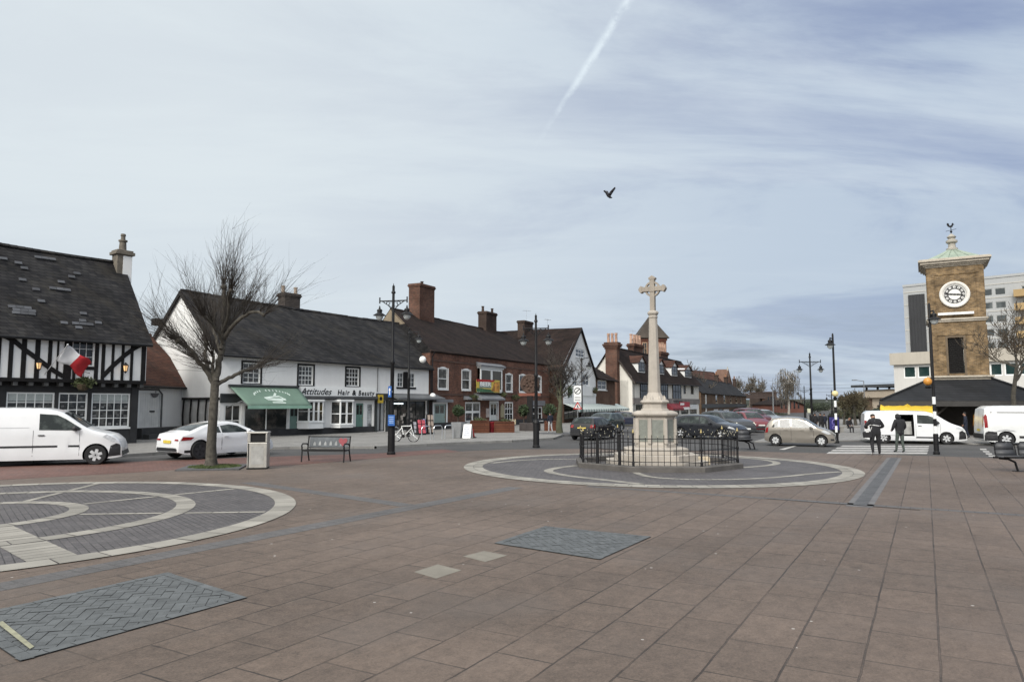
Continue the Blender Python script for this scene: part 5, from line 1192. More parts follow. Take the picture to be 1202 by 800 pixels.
for k in range(18): z = lo + (hi_ - lo) * (k + .3) / 18; b.prism([(-hw + .05, z), (-hw + .2, z + .09), (-hw + .2, z + .12), (-hw + .05, z + .03)], 'x', dx0 + .05, dx1 - .05)
b.build('louvre', plain('louvre_dark', (.010, .009, .009), .7, .3, 4), t)
b = MB(); b.box(dx0 - .12, dx0 - .003, -hw - .055, -hw + .03, lo - .1, hi_ + .12); b.box(dx1 + .003, dx1 + .12, -hw - .055, -hw + .03, lo - .1, hi_ + .12); b.box(dx0 - .003, dx1 + .003, -hw - .058, -hw + .03, hi_ + .003, hi_ + .12); b.build('louvre_frame', plain('frame_brown', (.12, .09, .06), .8, .2, 3), t)
b = MB(); z0_, z1_ = zb - .36, zb - .06; b.box(-hw - .30, hw + .30, -hw - .30, hw + .30, zb + .02, zb + .14); b.box(-hw - .16, hw + .16, -hw - .16, hw + .16, zb - .5, zb - .045); b.build('base_course', TS, t)
# the pavilion round its foot
pv = thing('market_pavilion', 'open market pavilion with a broad dark grey hipped roof on posts below the clock tower', 'pavilion', (ct.x, ct.y, 0), ANG_B)
hp = 4.75
corner = FB(pv, ct, ANG_B, hp); zE = zat(470.3, 49.0)
b = MB(); e = hp; zt_ = zb - .1
cs = [(-e, -e, zE), (e, -e, zE), (e, e, zE), (-e, e, zE)]; hi2 = [(-hw - .1, -hw - .1, zt_), (hw + .1, -hw - .1, zt_), (hw + .1, hw + .1, zt_), (-hw - .1, hw + .1, zt_)]
for k in range(4): slope(b, cs[k], cs[(k+1) % 4], hi2[k], hi2[(k+1) % 4], 8, 6, .12, .012, k)
PVR = bricky('pavilion_slate', (.024, .025, .028), (.018, .019, .021), (.010, .011, .012), .5, .16, .012, .25, .6, .4)
b.build('roof', PVR, pv)
for k in range(4): b = MB(); b.tube([Vector(cs[k]) + Vector((0, 0, .05)), Vector(hi2[k]) + Vector((0, 0, .05))], .07, 6); b.build('hip_ridge', PVR, pv)
b = MB()
for s in (-1, 1): b.box(-e, e, s * e - .08, s * e + .08, zE - .36, zE - .02); b.box(s * e - .08, s * e + .08, -e + .09, e - .09, zE - .36, zE - .02)
b.build('fascia', plain('pavilion_fascia', (.028, .026, .025), .6, .2, 3), pv)
for x in (-e + .5, -e * .33, e * .33, e - .5):
    for y in (-e + .5, e - .5):
        b = MB(); b.box(x - .13, x + .13, y - .13, y + .13, 0, zE - .2)
        for s in (-1, 1): b.tube([(x, y, zE - 1.0), (x + s * .7, y, zE - .3)], .07, 5)
        b.build('post', plain('pavilion_post', (.035, .030, .027), .6, .2, 3), pv)
b = MB(); b.box(-hw, hw, -hw, hw, 0.01, zE + .6); b.build('brick_core', plain('core_shade', (.03, .026, .023), .85, .3, 2), pv)  # core coloured dark to stand for the shade under the pavilion roof
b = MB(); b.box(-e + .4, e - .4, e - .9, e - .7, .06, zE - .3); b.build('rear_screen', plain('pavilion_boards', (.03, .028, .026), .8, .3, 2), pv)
# yellow tarpaulin over the stall behind the white van
a_, c_ = corner.uv(1034, 482, -.4), corner.uv(1098, 482, -.4); zt, zl = corner.uv(1065, 477.2, -.4)[1], corner.uv(1065, 486, -.4)[1]
t = thing('market_stall', 'market stall covered with a bright yellow tarpaulin behind the van with its side door open', 'market stall', (*(ct + corner.u * ((a_[0] + c_[0]) / 2) + corner.n * (-hp - .3)), 0), ANG_B)
W2 = (c_[0] - a_[0]) / 2
b = MB(); n_ = 14; rows = []
prof = [(-1.0, zl - .55), (-1.02, zl), (-.95, zt - .1), (0, zt + .12), (.95, zt - .1), (1.0, zl)]
for i in range(n_ + 1):
    x = -W2 + 2 * W2 * i / n_; rows.append([b.p((x + .03 * noise.noise((i * 1.3, j, 0)), y * .9 - .0, z + .05 * noise.noise((i * .8, j * 1.1, 3)) - (.06 if i % 7 else -.05))) for j, (y, z) in enumerate(prof)])
for i in range(n_):
    for j in range(len(prof) - 1): b.face([rows[i][j], rows[i+1][j], rows[i+1][j+1], rows[i][j+1]])
o = b.build('tarpaulin', plain('tarpaulin_yellow', (.60, .40, .022), .5, .12, 1.5, .2, 6), t, smooth=50, fixn=False); o.modifiers.new('s', 'SOLIDIFY').thickness = .01
for sx in (-1, 1):
    for sy in (-.8, .8): b = MB(); b.tube([(sx * W2 * .95, sy, 0), (sx * W2 * .95, sy, zt - .1)], .03, 6); b.build('leg', GALV, t)
b = MB(); b.box(-W2 * .95, W2 * .95, -.8, .8, .75, .8); b.build('counter', plain('stall_wood', (.16, .11, .07), .8, .25, 3), t)
# ================================================================== 10. office tower, low block and beige building behind
CONC = plain('pale_concrete', (.44, .43, .40), .85, .08, .25, .1, 8, streak=.25)
B = Bld('office_tower', 'tall white panelled office block with rows of small windows behind the clock tower', 'office block', 1067, 112, 1230, 100, 1066.5, 1265)
W_ = B.W; zt = B.uv(1130, 330)[1]; zb_ = 0
rows_ = []; holes = []
zr_top = B.uv(1170, 338)[1]; fh = B.uv(1170, 338)[1] - B.uv(1170, 353.8)[1]
nb = 0; xs0 = B.uv(1152, 340)[0]
for r in range(9):
    z1 = zr_top - r * fh
    for k in range(-9, 16):
        x = xs0 + k * 1.62
        if x < 4.6 or x > W_ - 2: continue
        if k % 3 == 2: continue
        holes.append((x, x + 1.35, z1 - 1.05, z1))
    if z1 - fh < 6: break
b = MB()
zts = B.uv(1066.5, 335)[1]
wall(b, 0, W_, 0, zt, holes, 0, .15); b.box(0, W_, .3, 14, 0, zt - .02); b.box(-.05, W_ + .05, -.1, 14, zt, zt + .35)
ow = b.build('wall', plain('white_panels', (.33, .34, .345), .7, .05, .2, streak=.15), B.root)
b = MB()
for r in range(10): z = zr_top + .55 - r * fh; b.box(0.05, W_ - .02, -.06, -.003, z, z + .12)
b.build('floor_band', CONC, B.root)
GT = glass('office_glass', (.03, .038, .040), (.16, .18, .18), .35, .6, .06); FR = plain('office_frame', (.35, .36, .36), .5, .1, 2)
for q in holes:                                         # far windows: frame with its pane
    b = MB(); grid_frame(b, *q, 1, 1, .05, .09, .03, .05); o = b.build('window', FR, B.root); p = MB(); p.poly([(q[0] + .05, .08, q[2] + .05), (q[1] - .05, .08, q[2] + .05), (q[1] - .05, .08, q[3] - .05), (q[0] + .05, .08, q[3] - .05)]); p.build('pane', GT, o)
a, c = B.uv(1068, 380)[0], B.uv(1087, 380)[0]; b = MB(); b.box(a, c, -.25, -.003, B.uv(1077, 413)[1] - .5, B.uv(1077, 345.5)[1])
for k in range(5): x = a + (c - a) * (k + .5) / 5; b.box(x - .05, x + .05, -.30, -.251, B.uv(1077, 413)[1], B.uv(1077, 346)[1])
b.build('dark_cladding', plain('black_cladding', (.022, .023, .026), .45, .2, .5), B.root)
a = B.uv(1193.5, 380)[0]
b = MB()
for r in range(6): z = zr_top - r * fh + .35; b.box(a, W_ - .1, -1.2, -.003, z - 1.05 - .9, z - 1.05 + .1)
b.build('tan_balcony', plain('tan_panel', (.33, .23, .11), .7, .1, 1), B.root)
B = Bld('low_office_block', 'low pale concrete office block with dark strip windows left of the clock tower', 'office block', 1050, 82, 1215, 72, 1051, 1260)
zt, zl = B.uv(1070, 413.5)[1], B.uv(1070, 427.5)[1]; z0, z1 = B.uv(1080, 443)[1], B.uv(1080, 429)[1]
holes = [(B.uv(a, 436)[0], B.uv(c, 436)[0], z0, z1) for a, c in ((1060.5, 1075), (1077, 1092), (1094, 1109), (1111, 1126), (1128, 1143), (1145, 1160), (1162, 1177), (1179, 1194), (1196, 1212))]
b = MB(); wall(b, 0, B.W, 0, zl, holes, 0, .25); b.box(0, B.W, .35, 18, 0, zl); b.build('wall', plain('office_white', (.50, .49, .47), .8, .06, .3, streak=.2), B.root)
b = MB(); b.box(-.25, B.W + 1, -.4, 19, zl + .001, zt); b.build('parapet', plain('office_parapet', (.38, .35, .30), .85, .1, .3, .1, 6, streak=.25), B.root)
GG = glass('green_glass', (.012, .030, .030), (.05, .075, .07), .5, .6, .05)
for q in holes: window(B, q, 1, 1, .08, gm=GG, fw=.12)
b = MB(); 
for k in range(int((B.W - 2) / 3.2)): x = .5 + k * 3.2; b.box(x, x + 1.4, -.06, -.003, .3, 3.2)
b.build('ground_panels', plain('dim_panels', (.10, .10, .10), .6, .4, .4), B.root)
B = Bld('beige_building', 'beige flat roofed building with a dark canopy line beyond the bare hedge trees', 'building', 1018, 120, 1062, 112, 1014, 1075)
zt = B.uv(1030, 457)[1]; b = MB(); b.box(0, B.W, 0, 14, 0, zt); b.box(-.6, B.W, -.6, 14, zt - 1.3, zt - .3); b.build('wall', plain('beige_render', (.40, .34, .27), .85, .1, .3, streak=.2), B.root)
b = MB(); zc = B.uv(1030, 452)[1]; b.box(-1.5, B.W + 1, -1.2, 9, zc - .25, zc + .12)
for k in range(5): x = .3 + k * (B.W - 1) / 4; b.box(x, x + .25, .2, .45, zt, zc - .25)
b.build('roof_canopy', plain('canopy_dark', (.04, .042, .045), .5, .2, 1), B.root)
b = MB(); b.box(.3, 2.0, -.08, -.003, 0, zt - 1.5); b.box(3.2, B.W - .5, -.08, -.003, 0, zt - 3.0); b.build('brick_bay', bricky('bay_brick', (.16, .10, .07), (.12, .08, .06), (.12, .1, .08), .4, .15, .015), B.root)
q = B.world(6.0, 6, zc); m_ = thing('flagpole', 'slender grey mast on the roof of the beige building', 'mast', q); b = MB(); b.tube([(0, 0, -.2), (0, 0, 5.0)], [.08, .03], 6); b.build('mast', GREY_METAL, m_)
# ================================================================== 11. far end of the street
t = thing('brown_office_block', 'square dark brown block beyond the parked cars and the footbridge', 'building', (*gx(906, 210), 0), 0.15)
b = MB(); s_ = 210 / 840; zt = zat(461, 210); b.box(-6.5 * s_, 6.5 * s_, 0, 10, 0, zt); b.box(-6.8 * s_, 6.8 * s_, -.2, 10.2, zt, zt + .4); b.build('wall', plain('brown_brick_far', (.058, .040, .033), .9, .2, .3), t)
b = MB()
for k in range(3):
    for j in range(2): b.box(-5 * s_ + k * 3.4 * s_, -3 * s_ + k * 3.4 * s_, -.03, -.002, zt - 2.6 - j * 2.8, zt - 1.1 - j * 2.8)
b.build('window', GLASS, t)
t = thing('footbridge', 'dark enclosed footbridge crossing the far end of the street', 'bridge', (*gx(872, 205), 0), 0.10)
b = MB(); z0, z1 = zat(467.5, 205), zat(461.3, 205); b.box(-14 * s_, 28 * s_, 0, 2.4, z0, z0 + .5); b.box(-14 * s_, 28 * s_, 0, 2.4, z1 - .15, z1)
for k in range(22): x = -14 * s_ + k * 2 * s_; b.box(x, x + .1, 0, .1, z0 + .5, z1 - .15)
b.box(-14 * s_, 28 * s_, .05, .09, z0 + .4, z0 + 1.2); b.build('deck', plain('bridge_brown', (.05, .035, .03), .7, .2, .5), t)
for x in (-13 * s_, 24 * s_): b = MB(); b.box(x, x + .8, .3, 2, 0, z0); b.build('pier', DARK_BRICK, t)
t = thing('brick_hall', 'low rust red brick building with a shallow roof behind the weeping birch', 'building', (*gx(928, 175), 0), 0.12)
s_ = 175 / 840; zt = zat(475, 175); zr = zat(470.5, 175); b = MB(); b.prism([(-15 * s_, 0), (16 * s_, 0), (16 * s_, zt), (2 * s_, zr), (-15 * s_, zt)], 'y', 0, 14); b.build('wall', plain('rust_brick', (.115, .048, .036), .9, .25, .4), t)
b = MB(); b.prism([(-16 * s_, zt - .1), (2 * s_, zr + .05), (17 * s_, zt - .1), (17 * s_, zt + .1), (2 * s_, zr + .3), (-16 * s_, zt + .1)], 'y', -.4, 14.4); b.build('roof', TILE, t)
b = MB()
for k in range(5): x = -12 * s_ + k * 5.2 * s_; b.box(x, x + 2 * s_, -.03, -.002, 1.0, 2.6)
b.build('window', GLASS, t)
# ================================================================== 12. war memorial
MC = Vector((4.95, 24.95)); PHI = math.radians(19.5)
t = thing('war_memorial', 'tall pale stone war memorial cross on an octagonal inscribed pedestal inside the black railings', 'memorial', (MC.x, MC.y, 0), 0)
K = 1.0824 / 1.0
def octa(b, r0, z0, r1=None, z1=None, m=0, ph=PHI):
    r1 = r0 if r1 is None else r1; b.lathe([(r0, z0), (r1, z1)], 8, m=m, ph=ph)
def S(name, prof, m=STONE, bev=.015, ph=PHI, n=8): b = MB(); b.lathe(prof, n, ph=ph); return b.build(name, m, t, bevel=bev)
S('lower_step', [(1.78, 0), (1.78, .20)]); S('middle_step', [(1.46, .201), (1.46, .41)]); S('upper_step', [(1.14, .411), (1.14, .60), (.9, .64)])
b = MB(); b.lathe([(.73, .63), (.73, .74), (.68, .78), (.675, 1.60), (.70, 1.66)], 8, ph=PHI)
for k in range(8):
    a = PHI + k * PI / 4; b.lathe([(.085, .76), (.075, 1.62)], 6, .69 * math.cos(a), .69 * math.sin(a))
pd = b.build('pedestal', STONE, t, bevel=.01)
PANEL = plain('name_panel', (.175, .185, .165), .55, .16, 9, .25, 55)
for k in range(8):
    a = PHI + (k + .5) * PI / 4; ap_ = .675 * math.cos(PI / 8); b = MB(); b.M = Matrix.Rotation(a + PI / 2, 4, 'Z')
    b.box(-.19, .19, -ap_ - .012, -ap_ + .02, .83, 1.57); o = b.build('name_panel', PANEL, pd)
S('pedestal_cornice', [(.70, 1.661), (.76, 1.69), (.81, 1.73), (.81, 1.79), (.76, 1.83), (.62, 1.88)])
S('upper_plinth', [(.50, 1.86), (.50, 1.90), (.44, 1.95), (.43, 2.10), (.51, 2.15), (.51, 2.20), (.45, 2.24)])
b = MB(); b.lathe([(.41, 2.235), (.32, 2.33), (.245, 2.47), (.225, 2.52)], 8, ph=PHI)
for k in range(8):
    a = PHI + k * PI / 4; b.lathe([(.075, 2.24), (.06, 2.30), (.01, 2.40)], 5, .35 * math.cos(a), .35 * math.sin(a))
b.build('shaft_base', STONE, t, bevel=.008)
S('shaft', [(.225, 2.519), (.150, 5.10)])
S('shaft_collar', [(.155, 5.09), (.175, 5.13), (.155, 5.17), (.155, 5.20), (.20, 5.25), (.20, 5.31), (.13, 5.36)])
b = MB(); b.M = Matrix.Rotation(ANG_B, 4, 'Z'); e = .085
def cham(pts, y0, y1): b.prism(pts, 'y', y0, y1)
zc = 6.13
b.box(-e, e, -e, e, 5.34, 6.50); b.box(-.40, -e - .0005, -e, e, zc - e, zc + e); b.box(e + .0005, .40, -e, e, zc - e, zc + e)
for s in (-1, 1):      # trefoil ends
    b.prism([(s * .36, zc - .11), (s * .42, zc - .13), (s * .47, zc - .06), (s * .50, zc), (s * .47, zc + .06), (s * .42, zc + .13), (s * .36, zc + .11)], 'y', -e - .012, e + .012)
b.prism([(-.11, 6.46), (-.13, 6.52), (-.06, 6.57), (0, 6.61), (.06, 6.57), (.13, 6.52), (.11, 6.46)], 'y', -e - .012, e + .012)
n_ = 36
P = []
for k in range(n_):          # the ring
    a0, a1 = 2 * PI * k / n_, 2 * PI * (k + 1) / n_; ri_, ro = .215, .275; y = .055
    q = lambda r, a, yy: (r * math.sin(a), yy, zc + r * math.cos(a))
    b.poly([q(ri_, a0, -y), q(ri_, a1, -y), q(ro, a1, -y), q(ro, a0, -y)]); b.poly([q(ri_, a0, y), q(ri_, a1, y), q(ro, a1, y), q(ro, a0, y)])
    b.poly([q(ri_, a0, -y), q(ri_, a1, -y), q(ri_, a1, y), q(ri_, a0, y)]); b.poly([q(ro, a0, -y), q(ro, a1, -y), q(ro, a1, y), q(ro, a0, y)])
b.prism([(-.10, zc - .10), (.10, zc - .10), (.10, zc + .10), (-.10, zc + .10)], 'y', -e - .02, e + .02)
b.build('cross', plain('cross_stone', (.275, .243, .205), .85, .12, 2, .1, 30, streak=.25), t, bevel=.012)
# stone wreath blocks laid on the steps
MARB = plain('pale_marble', (.50, .47, .42), .6, .12, 2.5)
for px, py, L_, r_, h_, nm, lb in ((786, 547.6, 1.05, .20, .42, 'wreath_stone', 'long rounded white stone block on the front step of the memorial'), (822, 546, .62, .16, .30, 'wreath_stone', 'small tan stone block on the right step of the memorial')):
    q = G(px, py); w_ = thing(nm, lb, 'stone block', (q.x, q.y, .02), -.05); b = MB()
    pr = [(-r_, 0), (r_, 0), (r_, h_ * .45), (r_ * .75, h_ * .85), (0, h_), (-r_ * .75, h_ * .85), (-r_, h_ * .45)]; b.prism(pr, 'x', -L_ / 2, L_ / 2); b.build('block', MARB if px < 800 else plain('tan_stone', (.38, .32, .23), .8, .2, 4), w_, bevel=.02)
# railings round it
rl = thing('iron_railings', 'octagonal black iron railings with gold tipped bars standing around the war memorial', 'railings', (MC.x, MC.y, 0), 0)
RAD = 2.74; V8 = [Vector((RAD * math.cos(PHI + k * PI / 4), RAD * math.sin(PHI + k * PI / 4))) for k in range(8)]
b = MB(); b.lathe([(RAD + .17, 0), (RAD + .17, .15), (RAD + .12, .18), (RAD - .17, .18), (RAD - .17, 0)], 8, ph=PHI); b.build('kerb', plain('dark_granite_kerb', (.085, .078, .072), .8, .25, 2, .2, 30), rl)
GOLD = plain('finial_gold', (.45, .36, .16), .4, .15, 4, metal=.5); TIP = plain('finial_pale', (.32, .30, .23), .5, .1, 4)
def spear(b, x, y, z, s=1.0, m=0): b.lathe([(.010 * s, z), (.028 * s, z + .03 * s), (.006, z + .10 * s)], 6, x, y, m)
for k in range(8):
    a, c = V8[k], V8[(k + 1) % 8]; L_ = (c - a).length; d = (c - a) / L_
    b = MB(); f = MB(); nb_ = 11
    for zr_ in (.30, .66, 1.02): b.tube([(*a, zr_), (*c, zr_)], .014, 6)
    for j in range(1, nb_):
        q = a + d * (L_ * j / nb_); hgt = 1.14 if j % 2 else 1.06; b.tube([(*q, .19), (*q, hgt)], .0105, 6); spear(f, q.x, q.y, hgt, .46)
    o = b.build('railing_panel', BLACK_IRON, rl); f.build('finials', TIP, o)
    b = MB(); b.lathe([(.042, .17), (.042, .30), (.030, .32), (.030, .62), (.044, .64), (.044, .70), (.030, .72), (.030, 1.14), (.048, 1.16), (.03, 1.20)], 8, a.x, a.y); o = b.build('post', BLACK_IRON, rl); f = MB(); f.ball((a.x, a.y, 1.23), .036); spear(f, a.x, a.y, 1.25, .8); f.build('post_finial', GOLD, o)
a, c = V8[5], V8[6]        # the gate with its two heavier posts
a, c = V8[4], V8[5]
for f_ in (.30, .74):
    q = a.lerp(c, f_); b = MB(); b.lathe([(.05, .18), (.05, 1.10), (.075, 1.13), (.04, 1.17)], 8, q.x, q.y); o = b.build('gate_post', BLACK_IRON, rl); f = MB(); f.lathe([(.03, 1.17), (.07, 1.24), (.05, 1.31), (.02, 1.36)], 8, q.x, q.y); f.build('urn', BLACK_IRON, o)
# ================================================================== 13. lamps
LAMPGL = plain('lamp_bowl', (.42, .45, .45), .25, .08, 4)
def lantern(b, g, x, y, z, s=1.0):
    s *= .82
    b.lathe([(.015*s, z + .52*s), (.04*s, z + .44*s), (.05*s, z + .36*s), (.13*s, z + .31*s), (.15*s, z + .24*s), (.12*s, z + .20*s), (.13*s, z + .15*s), (.33*s, z + .02*s), (.34*s, z), (.30*s, z)], 14, x, y)
    g.lathe([(.19*s, z - .005), (.19*s, z - .10*s), (.14*s, z - .20*s), (.04*s, z - .26*s)], 12, x, y)
def column(h, rbase=.15, rtop=.055):
    b = MB(); b.lathe([(rbase + .03, 0), (rbase + .03, .08), (rbase, .12), (rbase, 1.15), (rbase + .03, 1.18), (rbase + .02, 1.26), (.085, 1.36), (.08, h * .52), (.10, h * .525), (.10, h * .54), (.07, h * .55), (rtop, h - .45), (rtop + .04, h - .42), (rtop + .03, h - .36), (rtop, h - .32), (rtop, h - .16), (.06, h - .12), (.02, h - .08), (.008, h)], 14)
    return b
def street_lamp(px, D, ztop, half, label, arms=(-1, 1), rz=ANG_B, s=1.0, group='black victorian style street lamps in the square', drop=.75):
    p = gx(px, D); t = thing('street_lamp', label, 'street lamp', (p.x, p.y, 0), rz, group); h = ztop
    column(h).build('column', BLACK_IRON, t, smooth=35)
    for sgn in arms:
        b = MB(); za = h - drop
        b.tube([(0, 0, za), (sgn * half, 0, za)], .028, 6); b.tube([(0, 0, za - .42), (sgn * half * .4, 0, za - .18), (sgn * half * .8, 0, za - .02)], .018, 5)
        for k in range(3):
            cx, cz, r = sgn * half * (.17 + .2 * k), za - .15 + .045 * k, .10 - .025 * k; b.tube([(cx + r * math.cos(2*PI*j/10), 0, cz + r * math.sin(2*PI*j/10)) for j in range(11)], .011, 4, cap=False)
        b.tube([(sgn * half, 0, za + .16), (sgn * half, 0, za - .10)], .03, 6); b.build('bracket', BLACK_IRON, t)
        b, g = MB(), MB(); lantern(b, g, sgn * half, 0, za - .62 * s, s); o = b.build('lantern', BLACK_IRON, t, smooth=35); g.build('lamp_bowl', LAMPGL, o, smooth=50)
    return t
street_lamp(460, 30.3, zat(332.5, 30.3), .62, 'tall black twin-arm street lamp carrying blue signs, right of the picture bench', rz=-.22)
street_lamp(629.3, 35.0, zat(367.5, 35.0), .62, 'black twin-arm street lamp standing between the brick pub and the memorial', rz=-.2)
street_lamp(952.5, 55, zat(413, 55), .80, 'black twin-arm street lamp behind the beige hatchback', rz=-.05)
street_lamp(944.5, 110, zat(452, 110), .95, 'far small twin-arm street lamp down the street, left of the blue panel', rz=-.05)
street_lamp(976.5, 95, zat(457, 95), .7, 'far small street lamp just left of the striped crossing pole', arms=(-1,), rz=.1)
p = gx(479.5, 44); t = thing('street_lamp', 'thinner black street lamp behind the twin-arm lamp, with a white camera dome', 'street lamp', (p.x, p.y, 0), -.2); h = zat(383, 44); column(h, .11, .04).build('column', BLACK_IRON, t, smooth=35)
b, g = MB(), MB(); za = zat(392, 44); b.tube([(0, 0, za), (.3, 0, za + .15), (.62, 0, za + .1)], .03, 6); lantern(b, g, .62, 0, za - .35, .95); o = b.build('lantern', BLACK_IRON, t, smooth=35); g.build('lamp_bowl', LAMPGL, o)
z = zat(422, 44); b = MB(); b.tube([(0, 0, z + .25), (.7, 0, z + .25), (.88, 0, z + .2)], .025, 6); b.build('camera_arm', BLACK_IRON, t); b = MB(); b.ball((.88, 0, z), .21, n=14, k=9); b.build('camera_dome', WHITE_PAINT, t, smooth=60)
p = gx(683.3, 62); t = thing('street_lamp', 'single-arm street lamp in front of the white gabled house', 'street lamp', (p.x, p.y, .1), 0); h = zat(421, 62); b = MB(); b.lathe([(.12, 0), (.12, 1.1), (.06, 1.2), (.045, h)], 10); b.build('column', BLACK_IRON, t); b, g = MB(), MB(); b.tube([(0, 0, h - .1), (.6, 0, h)], .03, 5); lantern(b, g, .64, 0, h - .75, 1.2); o = b.build('lantern', BLACK_IRON, t); g.build('lamp_bowl', LAMPGL, o)
# belisha beacons: striped crossing poles with a lamp on top
def beacon(px, py, ztop, zg, zs, globe_px, globecol, label, lan, rz):
    q = G(px, py); D = q.y; t = thing('crossing_beacon', label, 'crossing beacon', (q.x, q.y, 0), rz, 'striped beacon poles at the zebra crossing')
    h = ztop; zz = [(0, .09, 0), (.9, .09, 0)]
    z0, z1 = zs
    b = MB(); b.lathe([(.13, 0), (.13, .1), (.10, .14), (.10, z0 - .04), (.07, z0)], 12); b.lathe([(.062, z1), (.05, h - .1), (.03, h)], 10); b.lathe([(.10, .42), (.115, .43), (.115, .49), (.10, .50)], 12); b.build('column', BLACK_IRON, t, smooth=35)
    n_ = 5
    for k in range(n_):
        a, c = z0 + (z1 - z0) * k / n_, z0 + (z1 - z0) * (k + 1) / n_; b = MB(); b.lathe([(.066, a), (.066, c)], 12); b.build('stripe_band', WHITE_PAINT if k % 2 == 0 else BLACK_PAINT, t)
    gm = plain(globecol[0], globecol[1], .35, .1, 6); dx = (globe_px - px) * D / 840
    b = MB(); b.ball((dx, -.02, zg), .17, n=16, k=10); o = b.build('globe', gm, t, smooth=60)
    b = MB(); b.lathe([(.09, zg - .30), (.12, zg - .22), (.08, zg - .2)], 10, dx, -.02); b.tube([(0, 0, zg - .25), (dx, -.02, zg - .25)], .03, 5); b.build('globe_bracket', BLACK_IRON, t)
    b, g = MB(), MB(); b.tube([(0, 0, lan[1] + .34), (lan[0], -.1, lan[1] + .40)], .03, 6); lantern(b, g, lan[0], -.1, lan[1], 1.0); o = b.build('lantern', BLACK_IRON, t, smooth=35); g.build('lamp_bowl', LAMPGL, o)
    return t
q = G(982.3, 519.7); D = q.y
beacon(982.3, 519.7, zat(391, D), zat(461.8, D), (zat(507, D), zat(470, D)), 982.3, ('beacon_pale', (.60, .52, .27)), 'striped crossing pole with a pale yellow globe beside the beige hatchback', (-.2, zat(405, D)), 0)
q = G(1099.5, 533); D = q.y
beacon(1099.5, 533, zat(355.5, D), zat(447.5, D), (zat(508.5, D), zat(465.5, D)), 1093.0, ('beacon_orange', (.52, .23, .04)), 'striped crossing pole with an orange globe in front of the clock tower', (.12, zat(375.5, D)), 0)
# signs on the left-hand lamp
def plate(name, label, cat, px, py, D, wpx, hpx, m, rz=0.0, pole=None, extra=None, y=-.12):
    q = at(px, py, D); t = thing(name, label, cat, q + Vector((0, y, 0)), rz); w_, h_ = wpx * D / 840 / 2, hpx * D / 840 / 2; b = MB(); b.box(-w_, w_, -.012, .012, -h_, h_); o = b.build('plate', m, t, bevel=.006)
    b = MB(); b.box(-.06, .06, .013, .12, -.04, .04); b.build('clamp', GREY_METAL, t)
    if extra: extra(t, o, w_, h_)
    return t
BLUE = plain('sign_blue', (.022, .10, .33), .5, .1, 5)
def ex_txt(t, o, w_, h_):
    for k, z in enumerate((.55, .2, -.15, -.5)): b = MB(); b.box(-w_ * (.7 - .1 * (k % 2)), w_ * .7, -.016, -.0125, h_ * z, h_ * (z + .13)); b.build('white_line', plain('sign_line', (.30, .42, .62), .5, .1, 5), o)
plate('car_park_sign', 'square blue notice plate low on the tall twin-arm street lamp', 'sign', 460.2, 493, 30.2, 8.5, 12.5, BLUE, -.25, extra=ex_txt, y=-.18)
def ex_arrow(t, o, w_, h_): b = MB(); b.prism([(-w_*.22, -h_*.6), (w_*.22, -h_*.6), (w_*.22, h_*.2), (w_*.6, h_*.2), (0, h_*.75), (-w_*.6, h_*.2), (-w_*.22, h_*.2)], 'y', -.017, -.0125); b.build('arrow', WHITE_PAINT, o)
plate('one_way_sign', 'narrow blue sign with a white arrow, above the square blue plate', 'sign', 458.2, 459.5, 30.25, 4.6, 13, BLUE, -.5, extra=ex_arrow, y=-.12)
# warning triangle and no-entry style board by the white gabled house
t = thing('warning_sign', 'red bordered white warning triangle on a grey post behind the black hatchback', 'road sign', (*gx(678, 58), .1), 0)
zt = zat(472.5, 58); zb_ = zat(481.5, 58); w_ = .36
b = MB(); b.tube([(0, .03, 0), (0, .03, zt)], .035, 6); b.build('post', GREY_METAL, t)
b = MB(); b.prism([(-w_, zb_), (w_, zb_), (0, zt)], 'y', -.02, 0); o = b.build('plate', plain('sign_red2', (.42, .03, .03), .5, .1, 4), t)
b = MB(); b.prism([(-w_ * .68, zb_ + .09), (w_ * .68, zb_ + .09), (0, zt - .17)], 'y', -.026, -.021); b.build('white_field', WHITE_PAINT, o)
b = MB(); b.box(-.05, .02, -.031, -.027, zb_ + .14, zt - .32); b.tube([(-.08, -.03, zb_ + .12), (0, -.03, zb_ + .28), (.1, -.03, zb_ + .12)], .02, 4); b.ball((0, -.03, zt - .30), .035); b.build('pictogram', BLACK_PAINT, o)
t = thing('restriction_sign', 'tall white board with a black ring and slash, fixed above the warning triangle', 'road sign', (*gx(678, 58), .0), 0)
z0, z1 = zat(471.5, 58), zat(452.5, 58); w_ = .30; b = MB(); b.box(-w_, w_, -.02, 0, z0, z1); o = b.build('plate', WHITE_PAINT, t); b = MB(); cz = z0 + (z1 - z0) * .68; b.tube([(.24 * math.cos(2*PI*k/20), -.026, cz + .24 * math.sin(2*PI*k/20)) for k in range(21)], .03, 4, cap=False); b.tube([(-.16, -.026, cz - .16), (.16, -.026, cz + .16)], .03, 4); b.build('ring', BLACK_PAINT, o)
b = MB()
for k in range(2): b.box(-w_ * .8, w_ * .8, -.024, -.0205, z0 + .12 + k * .2, z0 + .2 + k * .2)
b.build('text_band', plain('dim_band', (.25, .25, .25), .6, .3, 9), o)
